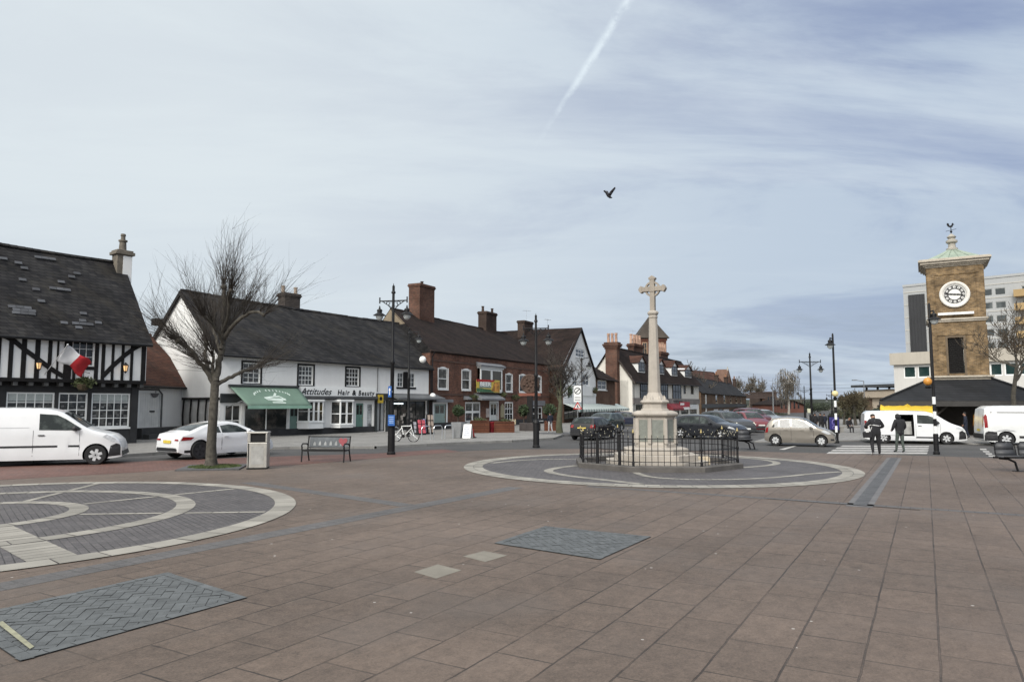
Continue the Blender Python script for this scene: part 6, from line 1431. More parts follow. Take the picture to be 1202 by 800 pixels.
# ================================================================== 14. bins, benches, bike
q = G(303, 549.6); D = q.y; u_ = D / 840
t = thing('litter_bin', 'square brushed metal litter bin with a dark slot, right of the pollarded tree', 'litter bin', (q.x, q.y, 0), .18)
BIN = plain('bin_steel', (.40, .385, .355), .42, .14, 3, .1, 30, metal=.65, streak=.2); w_ = .31; h_ = (549.6 - 508) * u_ * 1.02
b = MB(); b.box(-w_, w_, -w_, w_, .04, h_ * .72); b.box(-w_, w_, -w_ + .12, w_, h_ * .72, h_ - .05); b.box(-w_ - .02, w_ + .02, -w_ - .02, w_ + .02, h_ - .05, h_); b.box(-w_, -w_ + .10, -w_, -w_ + .12, h_ * .72, h_ - .05); b.box(w_ - .06, w_, -w_, -w_ + .12, h_ * .72, h_ - .05); b.build('casing', BIN, t, bevel=.02)
b = MB(); b.box(-w_ + .10, w_ - .06, -w_ + .05, -w_ + .118, h_ * .73, h_ - .055); b.build('slot', BLACK_PAINT, t)
b = MB(); b.box(-.18, .20, -w_ - .008, -w_ - .001, .16, h_ * .62); o = b.build('front_panel', plain('bin_panel', (.36, .355, .34), .5, .2, 5, metal=.5), t); b = MB(); b.box(-w_ + .03, -w_ + .06, -w_ - .006, -w_ + .01, .06, h_ * .7); b.box(-w_ - .001, w_ + .001, -w_ - .001, w_ + .001, 0, .05); b.build('plinth', BLACK_PAINT, t)
q = G(265, 551); 
# tree pit
pc = G(247, 549.0).xy; b = MB(); b.lathe([(1.35, 0), (1.35, .045), (1.20, .05)], 4, pc.x + .1, pc.y, ph=PI / 4 + .2); tag(b.build('tree_pit_kerb', plain('pit_stone', (.075, .075, .078), .85, .25, 3, .2, 30)), kind='structure')
b = MB(); rn = random.Random(12)
for k in range(2600):
    r = .78 * math.sqrt(rn.random()) ; a = rn.uniform(0, 2 * PI); x, y = pc.x + .15 + 1.05 * r * math.cos(a), pc.y + 1.05 * r * math.sin(a); h_ = rn.uniform(.02, .06); d = rn.uniform(0, 2*PI); w_ = .012
    b.poly([(x - w_ * math.cos(d), y - w_ * math.sin(d), .048), (x + w_ * math.cos(d), y + w_ * math.sin(d), .048), (x + rn.uniform(-.03, .03), y + rn.uniform(-.03, .03), .048 + h_)], 0, rn.random())
o = b.build('grass', plain('pit_grass', (.055, .075, .022), .8, .3, 3, rnd=.4), fixn=False); tag(o, 'short mossy grass around the foot of the pollarded tree', 'grass', kind='stuff')
def park_bench(q, rz, L_, label, s=1.0, pict=False):
    t = thing('park_bench', label, 'bench', (q.x, q.y, 0), rz, 'black metal benches in the square'); hl = L_ / 2
    for sx in (-1, 1):
        x = sx * hl
        b = MB(); b.tube([(x, -.30, 0), (x, -.26, .40), (x, -.30, .60), (x, -.22, .66), (x, .12, .64), (x, .2, .60)], .026, 7); b.tube([(x, .34, 0), (x, .20, .42), (x, .30, .92)], .026, 7); b.tube([(x, -.26, .40), (x, .2, .42)], .024, 6); b.build('end_frame', BLACK_IRON, t)
    b = MB()
    for k in range(9): y = -.27 + k * .056; b.tube([(-hl, y, .435 - .03 * math.sin(PI * k / 8)), (hl, y, .435 - .03 * math.sin(PI * k / 8))], .013, 5)
    b.tube([(-hl, -.29, .40), (hl, -.29, .40)], .02, 6); b.build('seat', BLACK_IRON, t)
    b = MB(); b.tube([(-hl, .215, .50), (hl, .215, .50)], .018, 6); b.tube([(-hl, .30, .90), (hl, .30, .90)], .022, 6)
    if not pict:
        for k in range(8): z = .54 + k * .045; b.tube([(-hl, .22 + (z - .5) * .2, z), (hl, .22 + (z - .5) * .2, z)], .012, 5)
    o = b.build('backrest', BLACK_IRON, t)
    if pict:
        p = MB(); z0, z1 = .52, .88
        p.poly([(-hl + .05, .222, z0), (hl - .05, .222, z0), (hl - .05, .292, z1), (-hl + .05, .292, z1)]); p.poly([(-hl + .05, .234, z0), (hl - .05, .234, z0), (hl - .05, .304, z1), (-hl + .05, .304, z1)])
        p.build('back_panel', plain('bench_panel', (.075, .085, .095), .5, .4, 4), o)
        rn = random.Random(3)
        for k in range(6):
            x = -hl + .25 + k * .21; p = MB(); hh = rn.uniform(.12, .2); p.prism([(x - .05, z0 + .06), (x + .05, z0 + .06), (x + .04, z0 + .06 + hh * .6), (x, z0 + .06 + hh), (x - .04, z0 + .06 + hh * .6)], 'y', -.006, 0)
            for v in range(len(p.v)): p.v[v].y += .218 + (p.v[v].z - z0) * .195
            p.build('cut_out', plain('cutout_pale', (.24, .25, .25), .6, .2, 6), o)
        p = MB(); x = hl - .27; hp_ = [(x + .17 * math.sin(a) ** 3, z0 + .2 + .011 * (13 * math.cos(a) - 5 * math.cos(2*a) - 2 * math.cos(3*a) - math.cos(4*a))) for a in [2*PI*k/24 for k in range(24)]]; p.prism(hp_, 'y', -.010, -.004)
        for v in range(len(p.v)): p.v[v].y += .218 + (p.v[v].z - z0) * .195
        p.build('red_heart', plain('heart_red', (.22, .03, .04), .5, .25, 8), o)
    return t
q = G(382.5, 541.5); park_bench(q, -.16, 1.62, 'black metal bench with picture panel back and red heart, before the shops', pict=True)
# right-hand bench: bucket seats on a curved cantilever foot
def seat_bench(q, rz, label, n_, sgn=1):
    t = thing('seat_bench', label, 'bench', (q.x, q.y, 0), rz, 'perforated black seat rows'); 
    b = MB(); b.box(-.05, n_ * .72, -.05, .03, .40, .46); b.build('beam', BLACK_IRON, t)
    for k in range(n_):
        x0 = .05 + k * .72; m_ = MB(); P = []
        for i in range(9):
            a = i / 8; P.append((-.42 + .42 * a, .47 + .03 * (2*a - 1) ** 2) if i < 5 else (-.18 + .26 * (i - 4) / 4 * .55, .48 + .40 * (i - 4) / 4))
        P = [(-.42, .50), (-.34, .47), (-.1, .455), (.04, .50), (.10, .66), (.13, .88)]
        for i in range(len(P) - 1):
            e0 = .0 if i < 3 else .04 * (i - 2) / 2; m_.poly([(x0 + e0, P[i][0], P[i][1]), (x0 + .64 - e0, P[i][0], P[i][1]), (x0 + .64 - e0 * 1.3, P[i+1][0], P[i+1][1]), (x0 + e0 * 1.3, P[i+1][0], P[i+1][1])])
        o = m_.build('seat', plain('seat_grey', (.045, .047, .052), .5, .15, 4), t, smooth=60, fixn=False); o.modifiers.new('s', 'SOLIDIFY').thickness = .03
        r = MB(); r.tube([(x0, .06, .5), (x0 + .01, .12, .80), (x0 + .10, .14, .90), (x0 + .54, .14, .90), (x0 + .63, .12, .80), (x0 + .64, .06, .5)], .018, 6); r.build('rim', BLACK_IRON, o)
    for x in ((.12, n_ * .72 - .4)): b = MB(); b.tube([(x, -.02, .40), (x + .25, -.03, .38), (x + .45, -.05, .28), (x + .52, -.06, .0)], .035, 7); b.lathe([(.16, 0), (.16, .015)], 12, x + .52, -.06); b.build('leg', BLACK_IRON, t)
    return t
q = G(1169, 552.5); seat_bench(q, -.05, 'row of dark bucket seats on a curved foot at the right edge of the square', 3)
q = G(864, 527.0); seat_bench(q, -.1, 'dark bucket seat on a curved foot half hidden behind the memorial railings', 1)
# bicycle leaning on a cycle stand
q = G(475, 520.6); D = q.y; u_ = D / 840
t = thing('bicycle', 'white framed bicycle parked at the cycle stands behind the tall twin-arm lamp', 'bicycle', (q.x, q.y, .11), -.35)
R_ = .34
for x in (-.52, .52):
    b = MB(); b.tube([(x + R_ * math.cos(2*PI*k/24), 0, R_ + R_ * math.sin(2*PI*k/24)) for k in range(25)], .022, 6, cap=False); o = b.build('wheel', BLACK_PAINT, t); p = MB()
    for k in range(10): a = 2*PI*k/10; p.tube([(x, 0, R_), (x + .32 * math.cos(a), 0, R_ + .32 * math.sin(a))], .004, 3)
    p.build('spokes', GALV, o)
b = MB(); bb = (-.06, 0, .30); st = (-.2, 0, .82); hd = (.38, 0, .84); hl_ = (.40, 0, .72)
for P in ((bb, st), (st, hd), (bb, hl_), ((-.52, .05, R_), bb), ((-.52, -.05, R_), (-.18, 0, .74)), ((.52, .05, R_), hl_), (hl_, (.36, 0, .92))): b.tube(P, .022, 6)
b.build('frame', WHITE_PAINT, t)
b = MB(); b.tube([(.30, -.26, .95), (.38, -.1, .96), (.38, .1, .96), (.30, .26, .95)], .015, 5); b.tube([(.36, 0, .90), (.37, 0, .96)], .018, 5); b.build('handlebar', BLACK_IRON, t)
b = MB(); b.prism([(-.34, .88), (-.05, .90), (-.05, .93), (-.34, .95)], 'y', -.06, .06); b.tube([st, (-.21, 0, .90)], .018, 5); b.build('saddle', BLACK_PAINT, t); b = MB(); b.lathe([(.09, -.05), (.09, -.04)], 14, bb[0], bb[2], axis='y'); b.tube([(bb[0] - .12, -.08, .2), (bb[0] + .12, -.06, .4)], .012, 4); b.build('crank', BLACK_IRON, t)
def stand(px, py, rz, label):
    q = G(px, py); t = thing('cycle_stand', label, 'cycle stand', (q.x, q.y, .11), rz, 'silver hoop cycle stands outside the newsagent'); b = MB(); b.tube([(-.38, 0, -.05), (-.38, 0, .62), (-.33, 0, .72), (-.22, 0, .77), (.22, 0, .77), (.33, 0, .72), (.38, 0, .62), (.38, 0, -.05)], .025, 8); b.build('hoop', GALV, t)
stand(462, 520.5, 1.0, 'steel hoop stand left of the white bicycle'); stand(500, 518.5, 1.0, 'steel hoop stand just right of the white bicycle'); stand(514, 517.5, 1.0, 'steel hoop stand second to the right of the bicycle'); stand(527, 516.8, 1.0, 'steel hoop stand nearest the grey planter')
# news stand and goods outside the newsagent
for px, py, c_, w_, h_, lb in ((489, 511.5, (.30, .30, .33), .5, .8, 'pale news rack outside the newsagent window'), (494.5, 512, (.40, .07, .09), .55, .95, 'red and white news rack outside the newsagent'), (500, 511, (.16, .18, .28), .5, 1.0, 'blue news rack outside the newsagent'), (505, 511, (.30, .24, .2), .45, 1.3, 'tall tan card rack by the newsagent doorpost')):
    q = G(px, py); t = thing('news_rack', lb, 'news rack', (q.x, q.y, .11), B3.rz - .4); m_ = plain('rack_%d' % px, c_, .5, .5, 5)
    b = MB(); b.prism([(-.2, 0), (.2, 0), (.2, h_), (.08, h_)], 'x', -w_ / 2, w_ / 2); b.build('frame', BLACK_PAINT, t); b = MB()
    for k in range(3):
        z = .12 + k * h_ / 3.2
        for j in range(2): x = -w_ / 2 + .03 + j * w_ / 2; y0 = -.2 + .28 * z / h_; b.poly([(x, y0 - .03, z), (x + w_ / 2 - .06, y0 - .03, z), (x + w_ / 2 - .06, y0 + .05, z + h_ * .26), (x, y0 + .05, z + h_ * .26)])
    b.build('papers', m_, t, fixn=False)
# ================================================================== 15. in front of the pub
WOODP = bricky('planter_boards', (.115, .045, .026), (.088, .036, .023), (.02, .012, .01), 3.0, .16, .012, .3, .7, .4)
def planter(px0, px1, pyb, pyt, label, d_=.7, leaf=None):
    a, c = G(px0, pyb), G(px1, pyb); D = (a.y + c.y) / 2; h_ = (pyb - pyt) * D / 840; m_ = (a + c) / 2; dd = (c - a).xy
    t = thing('wooden_planter', label, 'planter', (m_.x, m_.y, .11), math.atan2(dd.y, dd.x), 'wooden planters outside the pub'); w_ = dd.length / 2
    b = MB(); b.box(-w_, w_, -d_ / 2, d_ / 2, 0, h_ - .11); b.box(-w_ - .04, w_ + .04, -d_ / 2 - .04, d_ / 2 + .04, h_ - .11, h_ - .04)
    for x in (-w_, 0, w_): b.box(x - .06, x + .06, -d_ / 2 - .03, d_ / 2 + .03, 0, h_ - .12)
    b.build('box', WOODP, t)
    if leaf: leafball('', '', '', (0, 0, h_ + .0), w_ * .9, d_ * .4, .18, 120, LEAF_OLIVE, .09, parent=t, seed=int(px0))
    return t
planter(553, 573.5, 509.5, 494.5, 'wide wooden planter box in front of the pub bay window', leaf=True); planter(581, 603, 509, 495.5, 'wooden planter box with small white fence pickets, right of the red crate', leaf=True)
planter(640, 652, 507, 495, 'wooden planter box behind the bare street tree')
a, c = G(589, 508.6), G(601.5, 508.2); dd = (c - a).xy
t = thing('picket_edging', 'row of small cream pickets standing along the top of the right wooden planter', 'edging', (*((a + c) / 2).xy, .11), math.atan2(dd.y, dd.x)); L_ = dd.length
for k in range(5): b = MB(); x = -L_ / 2 + L_ * (k + .5) / 5; b.prism([(x - .05, .55), (x + .05, .55), (x + .05, .82), (x, .92), (x - .05, .82)], 'y', -.46, -.42); b.build('picket', plain('picket_cream', (.50, .42, .28), .7, .1, 4), t)
q = G(577, 509); t = thing('red_crate', 'small red slatted crate between the two wooden planters', 'crate', (q.x, q.y, .11), -.9); b = MB()
for k in range(5): b.box(-.3 + k * .13, -.22 + k * .13, -.25, .25, 0, .75)
b.box(-.32, .34, -.26, .26, .3, .36); b.box(-.32, .34, -.26, .26, .66, .72); b.build('slats', plain('crate_red', (.22, .015, .02), .6, .2, 4), t)
q = G(538.5, 516); t = thing('grey_planter', 'tall square grey planter left of the white pavement board', 'planter', (q.x, q.y, .11), -.5); b = MB(); b.prism([(-.27, 0), (.27, 0), (.36, .92), (-.36, .92)], 'y', -.3, .3); b.build('pot', plain('planter_grey', (.17, .175, .18), .6, .15, 3), t, bevel=.02)
q = G(549, 516.2); t = thing('pavement_board', 'white folding pavement board leaning by the grey planter outside the pub', 'pavement board', (q.x, q.y, .11), -.25); t.scale = (.72, .8, .8)
for s in (-1, 1):
    b = MB(); b.prism([(s * .32, 0), (s * .34, .02), (s * .05, 1.02), (s * .02, 1.0)], 'x', -.34, .34); o = b.build('panel', WHITE_PAINT, t)
    if s < 0:
        p = MB()
        for k in range(5): z = .2 + k * .15; y = -.34 + (z - .02) * .29 - .012; ww = .26 - .05 * (k % 3); p.poly([(-ww, y, z), (ww, y, z), (ww, y + .016, z + .06), (-ww, y + .016, z + .06)])
        p.build('faint_print', plain('print_blue_grey', (.35, .38, .46), .6, .3, 9), o, fixn=False)
q = G(553.5, 515.8); t = thing('red_board', 'small red warning board standing right of the white pavement board', 'board', (q.x, q.y, .11), -.5); b = MB(); b.prism([(-.22, 0), (.22, 0), (.12, .55), (-.12, .55)], 'y', -.03, .03); b.build('panel', plain('board_red', (.30, .03, .025), .6, .2, 4), t); b = MB(); b.box(-.25, .25, -.15, .15, 0, .06); b.build('foot', BLACK_PAINT, t)
def topiary(px, py_base, py_c, rpx, label, seed):
    q = G(px, py_base); D = q.y; u_ = D / 840
    def ex(t): b = MB(); b.tube([(0, 0, -(py_base - py_c) * u_ + .1), (0, 0, -.3)], .045, 6); b.build('trunk', plain('topiary_stem', (.05, .04, .03), .9, .2, 5), t); b = MB(); z = -(py_base - py_c) * u_ + .11; b.lathe([(.22, z), (.3, z + .45), (.3, z + .5)], 12); b.build('pot', plain('pot_dark', (.03, .03, .032), .6, .2, 4), t)
    leafball('clipped_bush', label, 'bush', (q.x, q.y, (py_base - py_c) * u_), rpx * u_, rpx * u_, rpx * u_ * .95, 1100, LEAF, .075, 'round clipped bushes outside the pub', extra=ex, seed=seed, hollow=.5)
topiary(537.5, 511, 482, 8.2, 'round clipped bush on a stem beside the pub bay window', 5); topiary(615, 507, 481.5, 8.5, 'round clipped bush left of the carved town sign post', 6); topiary(645, 503.5, 481, 9.5, 'round clipped bush right of the carved town sign post', 7)
# carved town sign on its post
q = G(622, 507); D = q.y; u_ = D / 840
t = thing('town_sign', 'round carved dark wooden town sign on a thick black post with a planter base', 'town sign', (q.x, q.y, .1), -.2); CARV = plain('carved_wood', (.060, .036, .026), .8, .5, 5, .5, 18)
zc, R_ = (507 - 452.3) * u_, 10 * u_
b = MB(); b.box(-.20, .20, -.2, .2, 0, zc - R_ * 1.4); b.build('post', BLACK_WOOD, t)
b = MB(); b.lathe([(R_ * .96, -.10), (R_ * .96, .10)], 28, 0, zc, axis='y')
b.tube([(R_ * math.cos(2*PI*k/28), -.05, zc + R_ * math.sin(2*PI*k/28)) for k in range(29)], .09, 6, cap=False)
for k in range(10): a = 2*PI*k/10 + .2; r = R_ * (.35 + .3 * (k % 2)); b.ball((r * math.cos(a), -.1, zc + r * math.sin(a)), R_ * .16, n=8, k=5)
b.build('carved_disc', CARV, t)
b = MB(); b.box(-R_ * 1.3, R_ * 1.3, -.10, .10, zc - R_ * 1.42, zc - R_ * 1.08); b.build('name_board', plain('name_board', (.16, .055, .035), .7, .2, 4), t)
b = MB(); b.lathe([(12.5 * u_, 0), (12.5 * u_, .55), (12.0 * u_, .6)], 6, ph=.3); b.build('base', plain('sign_base', (.050, .042, .04), .85, .25, 2), t)
# the pedestrian street beyond: information panel, kiosk sign, traffic boards
q = G(979, 509); D = q.y; t = thing('information_panel', 'dark blue backlit information panel behind the striped pole with the pale globe', 'information panel', (q.x - .0, q.y, .05), -.1); u_ = D / 840
w_, h_ = 6 * u_, 21 * u_; b = MB(); b.box(-w_, w_, -.12, .12, 0, h_); b.build('frame', BLACK_PAINT, t, bevel=.02); b = MB(); b.box(-w_ * .86, w_ * .86, -.135, -.121, .25, h_ - .15); o = b.build('poster', plain('poster_blue', (.022, .022, .13), .4, .7, 1.6), t)
b = MB(); b.tube([(w_ * .35 * math.cos(2*PI*k/14), -.142, h_ * .6 + w_ * .5 * math.sin(2*PI*k/14)) for k in range(15)], .05, 4, cap=False); b.tube([(w_ * .3 * math.cos(2*PI*k/14), -.142, h_ * .32 + w_ * .3 * math.sin(2*PI*k/14)) for k in range(15)], .04, 4, cap=False); b.build('poster_art', plain('poster_violet', (.12, .10, .30), .4, .3, 3), o)
for px, py, w_, h_, zz, c_, lb, D in ((885.5, 482.3, 5.5, 4.0, 0, (.5, .5, .48), 'pale roadside banner board beyond the parked cars', 120), (949.8, 481.8, 2.3, 3.2, 0, (.48, .48, .36), 'small pale yellow board beside the twin-arm lamp behind the beige hatchback', 70)):
    t = thing('roadside_board', lb, 'board', (*gx(px, D), 0), 0); u_ = D / 840; zc = zat(py, D); b = MB(); b.box(-w_ * u_, w_ * u_, -.05, .05, zc - h_ * u_ / 1.3, zc + h_ * u_ / 1.3); b.build('panel', plain('board_%d' % px, c_, .6, .15, 2), t); b = MB(); b.tube([(-w_ * u_ * .6, 0.1, 0), (-w_ * u_ * .6, .1, zc)], .06, 5); b.tube([(w_ * u_ * .6, .1, 0), (w_ * u_ * .6, .1, zc)], .06, 5); b.build('posts', GREY_METAL, t)
p = gx(1017.5, 78); 
for px, D, py, lb in ((1015, 105, 447, 'thin grey street light column with a flat arm above the hedge trees'),):
    t = thing('street_light', lb, 'street light', (*gx(px, D), 0), 0); z = zat(py, D); b = MB(); b.tube([(0, 0, 0), (0, 0, z)], [.12, .06], 6); b.build('column', GREY_METAL, t); b = MB(); b.tube([(0, 0, z), (-1.1, 0, z + .12)], .05, 5); b.box(-1.7, -1.0, -.12, .12, z + .06, z + .2); b.build('light_head', GREY_METAL, t)
for px, D, py in ((907.5, 130, 450),):
    t = thing('street_light', 'thin grey street light column in front of the dark brown block', 'street light', (*gx(px, D), 0), 0); z = zat(py, D); b = MB(); b.tube([(0, 0, 0), (0, 0, z)], [.14, .08], 6); b.build('column', GREY_METAL, t); b = MB(); b.box(0, 1.2, -.12, .12, z - .06, z + .1); b.build('light_head', GREY_METAL, t)
b = MB(); p0 = at(700, 441, 110); 
for k, (ya, yb, D0, D1) in enumerate(((441, 447, 75, 160), (447, 451, 75, 190), (452, 455, 75, 200))):
    t = thing('overhead_cable', ('upper', 'middle', 'lower')[k] + ' thin overhead cable strung across the sky above the far street', 'cable', (0, 0, 0), 0, 'overhead cables across the street'); A, Bq = at(870, ya, D1), at(1066, yb, D0 + 30); b = MB(); b.tube([A.lerp(Bq, i / 12) - Vector((0, 0, 1.2 * math.sin(PI * i / 12))) for i in range(13)], .022, 4); b.build('cable', GREY_METAL, t)
# ================================================================== 16. vehicles
TYRE = plain('tyre_rubber', (.014, .014, .015), .8, .2, 6); ALLOY = plain('alloy_wheel', (.52, .53, .54), .35, .08, 6, metal=.35); DARKTRIM = plain('dark_trim', (.018, .018, .020), .55, .15, 5)
CARGL = glass('car_glass', (.016, .021, .021), (.085, .10, .095), 1.6, .8, .08, .22); HEADL = plain('headlamp', (.48, .50, .52), .15, .25, 14); TAIL = plain('tail_lamp', (.20, .008, .010), .2, .25, 10)
PLATE_Y = plain('plate_yellow', (.55, .42, .06), .5, .15, 14); PLATE_W = plain('plate_white', (.60, .60, .58), .5, .1, 14)
def paint(name, c, rough=.28, metal=0.0): return plain('paint_' + name, c, rough, .05, 1.0, metal=metal, coat=.6 if max(c) > .1 else .2)
WELL = plain('wheel_well', (.008, .008, .008), .95, .2, 4)
def interp(P, x):
    if x <= P[0][0]: return P[0][1]
    for (a, b_), (c, d) in zip(P, P[1:]):
        if x <= c: return b_ + (d - b_) * (x - a) / max(c - a, 1e-6)
    return P[-1][1]
def smoothprof(P):
    out = []
    for k in range(len(P) - 1):
        p0, p1, p2, p3 = P[max(k-1, 0)], P[k], P[k+1], P[min(k+2, len(P)-1)]
        n_ = max(1, int(math.hypot(p2[0]-p1[0], p2[1]-p1[1]) / .12))
        for j in range(n_):
            f = j / n_; h = lambda i: .5 * ((2*p1[i]) + (p2[i]-p0[i])*f + (2*p0[i]-5*p1[i]+4*p2[i]-p3[i])*f*f*1 + (3*p1[i]-p0[i]-3*p2[i]+p3[i])*f**3)
            out.append((p1[0] + (p2[0]-p1[0]) * f, .5 * h(1) + .5 * (p1[1] + (p2[1]-p1[1]) * f)))
    out.append(P[-1]); return out
def vehicle(name, label, cat, c, hd, S_, pm, sx=1.0, sz=1.0, group=None, detail=True, sy=1.0):
    t = thing(name, label, cat, (c[0], c[1], 0), hd, group)
    L, W, H = S_['L'], S_['W'], S_['H']; hw = W / 2; prof = smoothprof(S_['prof']); belt = S_.get('belt', .92); tum = S_.get('tum', .24); cl = S_.get('clear', .19); wr, wf, R = S_['wheels']; crown = .035
    ar, lr, af, lf = S_.get('plan', (.10, .6, .16, .9))
    top = lambda x: interp(prof, x)
    def pl(x): return (1 - ar * max(0, 1 - x / lr) ** 2.2) * (1 - af * max(0, 1 - (L - x) / lf) ** 2.2)
    def w(x, z): return hw * pl(x) * (1 - tum * max(0, (z - belt) / (H - belt))) * (1 - .07 * max(0, (.38 - z) / .38)) * (1 - .012 * (abs(z - .62) < .06))
    bot = lambda x: cl + .10 * max(0, 1 - x / .5) ** 2 + .06 * max(0, 1 - (L - x) / .5) ** 2
    M = Matrix.Diagonal((sx, sy, sz, 1)) @ Matrix.Translation((-L / 2, 0, 0))
    b = MB(); b.M = M; xs = sorted({round(p[0], 3) for p in prof} | {round(k * .14, 3) for k in range(int(L / .14) + 1)} | {L}); rings = []
    for x in xs:
        zt, zb_ = top(x), bot(x); zt = max(zt, zb_ + .15); r = min(.09, (zt - zb_) * .3); rc = min(.11, hw * .2); side = []
        for k in range(9): z = zb_ + (zt - r - zb_) * k / 8; side.append((w(x, z), z))
        wc = w(x, zt - r)
        for a in (35, 65, 90): a = math.radians(a); side.append((wc - rc + rc * math.cos(a), zt - r + r * math.sin(a)))
        e = wc - rc; side += [(e * .66, zt + crown * .56), (e * .33, zt + crown * .89)]
        full = [(x, -y, z) for y, z in side] + [(x, 0, zt + crown)] + [(x, y, z) for y, z in side[::-1]]
        rings.append([b.p(q) for q in full])
    n_ = len(rings[0])
    for i in range(len(rings) - 1):
        for j in range(n_ - 1): b.face([rings[i][j], rings[i+1][j], rings[i+1][j+1], rings[i][j+1]], 0)
        b.face([rings[i][n_-1], rings[i+1][n_-1], rings[i+1][0], rings[i][0]], 0)
    b.face(rings[0], 0); b.face(rings[-1][::-1], 0)
    body = b.build('body', [pm, WELL], t)
    cutters = []
    if detail:
        cb_ = MB(); cb_.M = M
        for x in (wr, wf):
            for s in (-1, 1): cb_.lathe([(R * 1.16, s * (hw - .26)), (R * 1.16, s * (hw + .3))], 28, x, R * 1.02, axis='y')
        cutters.append(cb_.build('cut', WELL, t))
        if 'hole' in S_:
            x0, x1, z0, z1, dep = S_['hole']; cb_ = MB(); cb_.M = M; cb_.box(x0, x1, -hw - .3, -hw + dep, z0, z1); cutters.append(cb_.build('cut', WELL, t))
        for cut in cutters:
            md = body.modifiers.new('b', 'BOOLEAN'); md.operation = 'DIFFERENCE'; md.object = cut; md.solver = 'EXACT'
        me = baked(body); body.modifiers.clear(); old = body.data; body.data = me; bpy.data.meshes.remove(old)
        for cut in cutters: m_ = cut.data; bpy.data.objects.remove(cut); bpy.data.meshes.remove(m_)
        Mi = M.inverted()
        for f in body.data.polygons:
            q = Mi @ f.center; ins = any(math.hypot(q.x - x, q.z - R * 1.02) < R * 1.17 for x in (wr, wf)) and abs(q.y) < w(q.x, q.z) - .015
            if 'hole' in S_ and not ins:
                x0, x1, z0, z1, dep = S_['hole']; ins = x0 - .01 < q.x < x1 + .01 and z0 - .01 < q.z < z1 + .01 and -hw - .3 < q.y < w(q.x, q.z) * 0 - hw + dep + .01 and q.y > -w(q.x, q.z) + .02
            f.material_index = 1 if ins else 0
    body.data.polygons.foreach_set('use_smooth', [True] * len(body.data.polygons)); body.data.set_sharp_from_angle(angle=math.radians(38))
    def side_patch(nm, poly, m, off=.008, sides=(-1, 1), par=body, dens=6):
        for s in sides:
            P = []
            for k in range(len(poly)):
                a, c_ = poly[k], poly[(k+1) % len(poly)]
                for j in range(dens): f = j / dens; P.append((a[0] + (c_[0]-a[0])*f, a[1] + (c_[1]-a[1])*f))
            cx, cz = sum(p[0] for p in P) / len(P), sum(p[1] for p in P) / len(P); g = MB(); g.M = M
            for (a, c_) in zip(P, P[1:] + P[:1]):
                A = [(q[0], s * (w(q[0], q[1]) + off), q[1]) for q in (a, c_)]; ma, mc = ((a[0]+cx)/2, (a[1]+cz)/2), ((c_[0]+cx)/2, (c_[1]+cz)/2)
                Bm = [(q[0], s * (w(q[0], q[1]) + off), q[1]) for q in (ma, mc)]; g.poly([A[0], A[1], Bm[1], Bm[0]], 0, .5); g.poly([Bm[0], Bm[1], (cx, s * (w(cx, cz) + off), cz)], 0, .5)
            g.build(nm, m, par, smooth=60, fixn=False)
    def top_patch(nm, x0, x1, m, inset=.95, par=body, off=.010):
        g = MB(); g.M = M; rows = []; N_ = 8
        for i in range(N_ + 1):
            x = x0 + (x1 - x0) * i / N_; zt = top(x); sl = (top(x + .02) - top(x - .02)) / .04; nl = math.hypot(sl, 1); e = (w(x, zt - .09) - .11) * inset; row = []
            for k in range(9): u = -1 + k / 4; row.append(g.p((x - sl / nl * off, u * e, zt + crown * (1 - (u * inset) ** 2) + off / nl)))
            rows.append(row)
        for i in range(N_):
            for k in range(8): g.face([rows[i][k], rows[i+1][k], rows[i+1][k+1], rows[i][k+1]], 0)
        g.build(nm, m, par, smooth=60, fixn=False)
    def end_x(z, front=True):
        c_ = [p for p in prof if p[1] >= z]
        if not c_: c_ = prof
        return max(p[0] for p in c_) if front else min(p[0] for p in c_)
    def end_patch(nm, poly, m, front=True, off=.04, par=body):
        s = 1 if front else -1; g = MB(); g.M = M; g.poly([(end_x(z, front) + s * off, y, z) for y, z in poly]); g.build(nm, m, par, fixn=False)
    for poly in S_.get('win', ()): side_patch('side_window', poly, CARGL)
    if 'ws' in S_: top_patch('windscreen', *S_['ws'], CARGL)
    if 'rw' in S_: top_patch('rear_window', *S_['rw'], CARGL, .86)
    for nm, poly, m in S_.get('side', ()): side_patch(nm, poly, m)
    for nm, poly, m in S_.get('near', ()): side_patch(nm, poly, m, .03, (-1,))
    for x in S_.get('seams', ()): side_patch('door_seam', [(x, .32), (x + .012, .32), (x + .012, belt + .02), (x, belt + .02)], DARKTRIM, .003, dens=3)
    for nm, poly, m in S_.get('front', ()): end_patch(nm, poly, m, True)
    for nm, poly, m in S_.get('rear', ()): end_patch(nm, poly, m, False)
    for x, z in S_.get('handles', ()):
        for s in (-1, 1): g = MB(); g.M = M; y = s * w(x, z); g.box(x, x + .18, y - .01, y + s * .03, z, z + .035); g.build('door_handle', S_.get('hm', pm), body)
    if 'mirror' in S_:
        x, z = S_['mirror']
        for s in (-1, 1): g = MB(); g.M = M; y = s * (w(x, z) + .10); g.lathe([(.03, z - .07), (.085, z - .05), (.095, z + .03), (.05, z + .09)], 8, x, y); g.tube([(x + .02, s * w(x, z), z - .04), (x, y, z - .03)], .02, 5); g.build('mirror', S_.get('mm', pm), body)
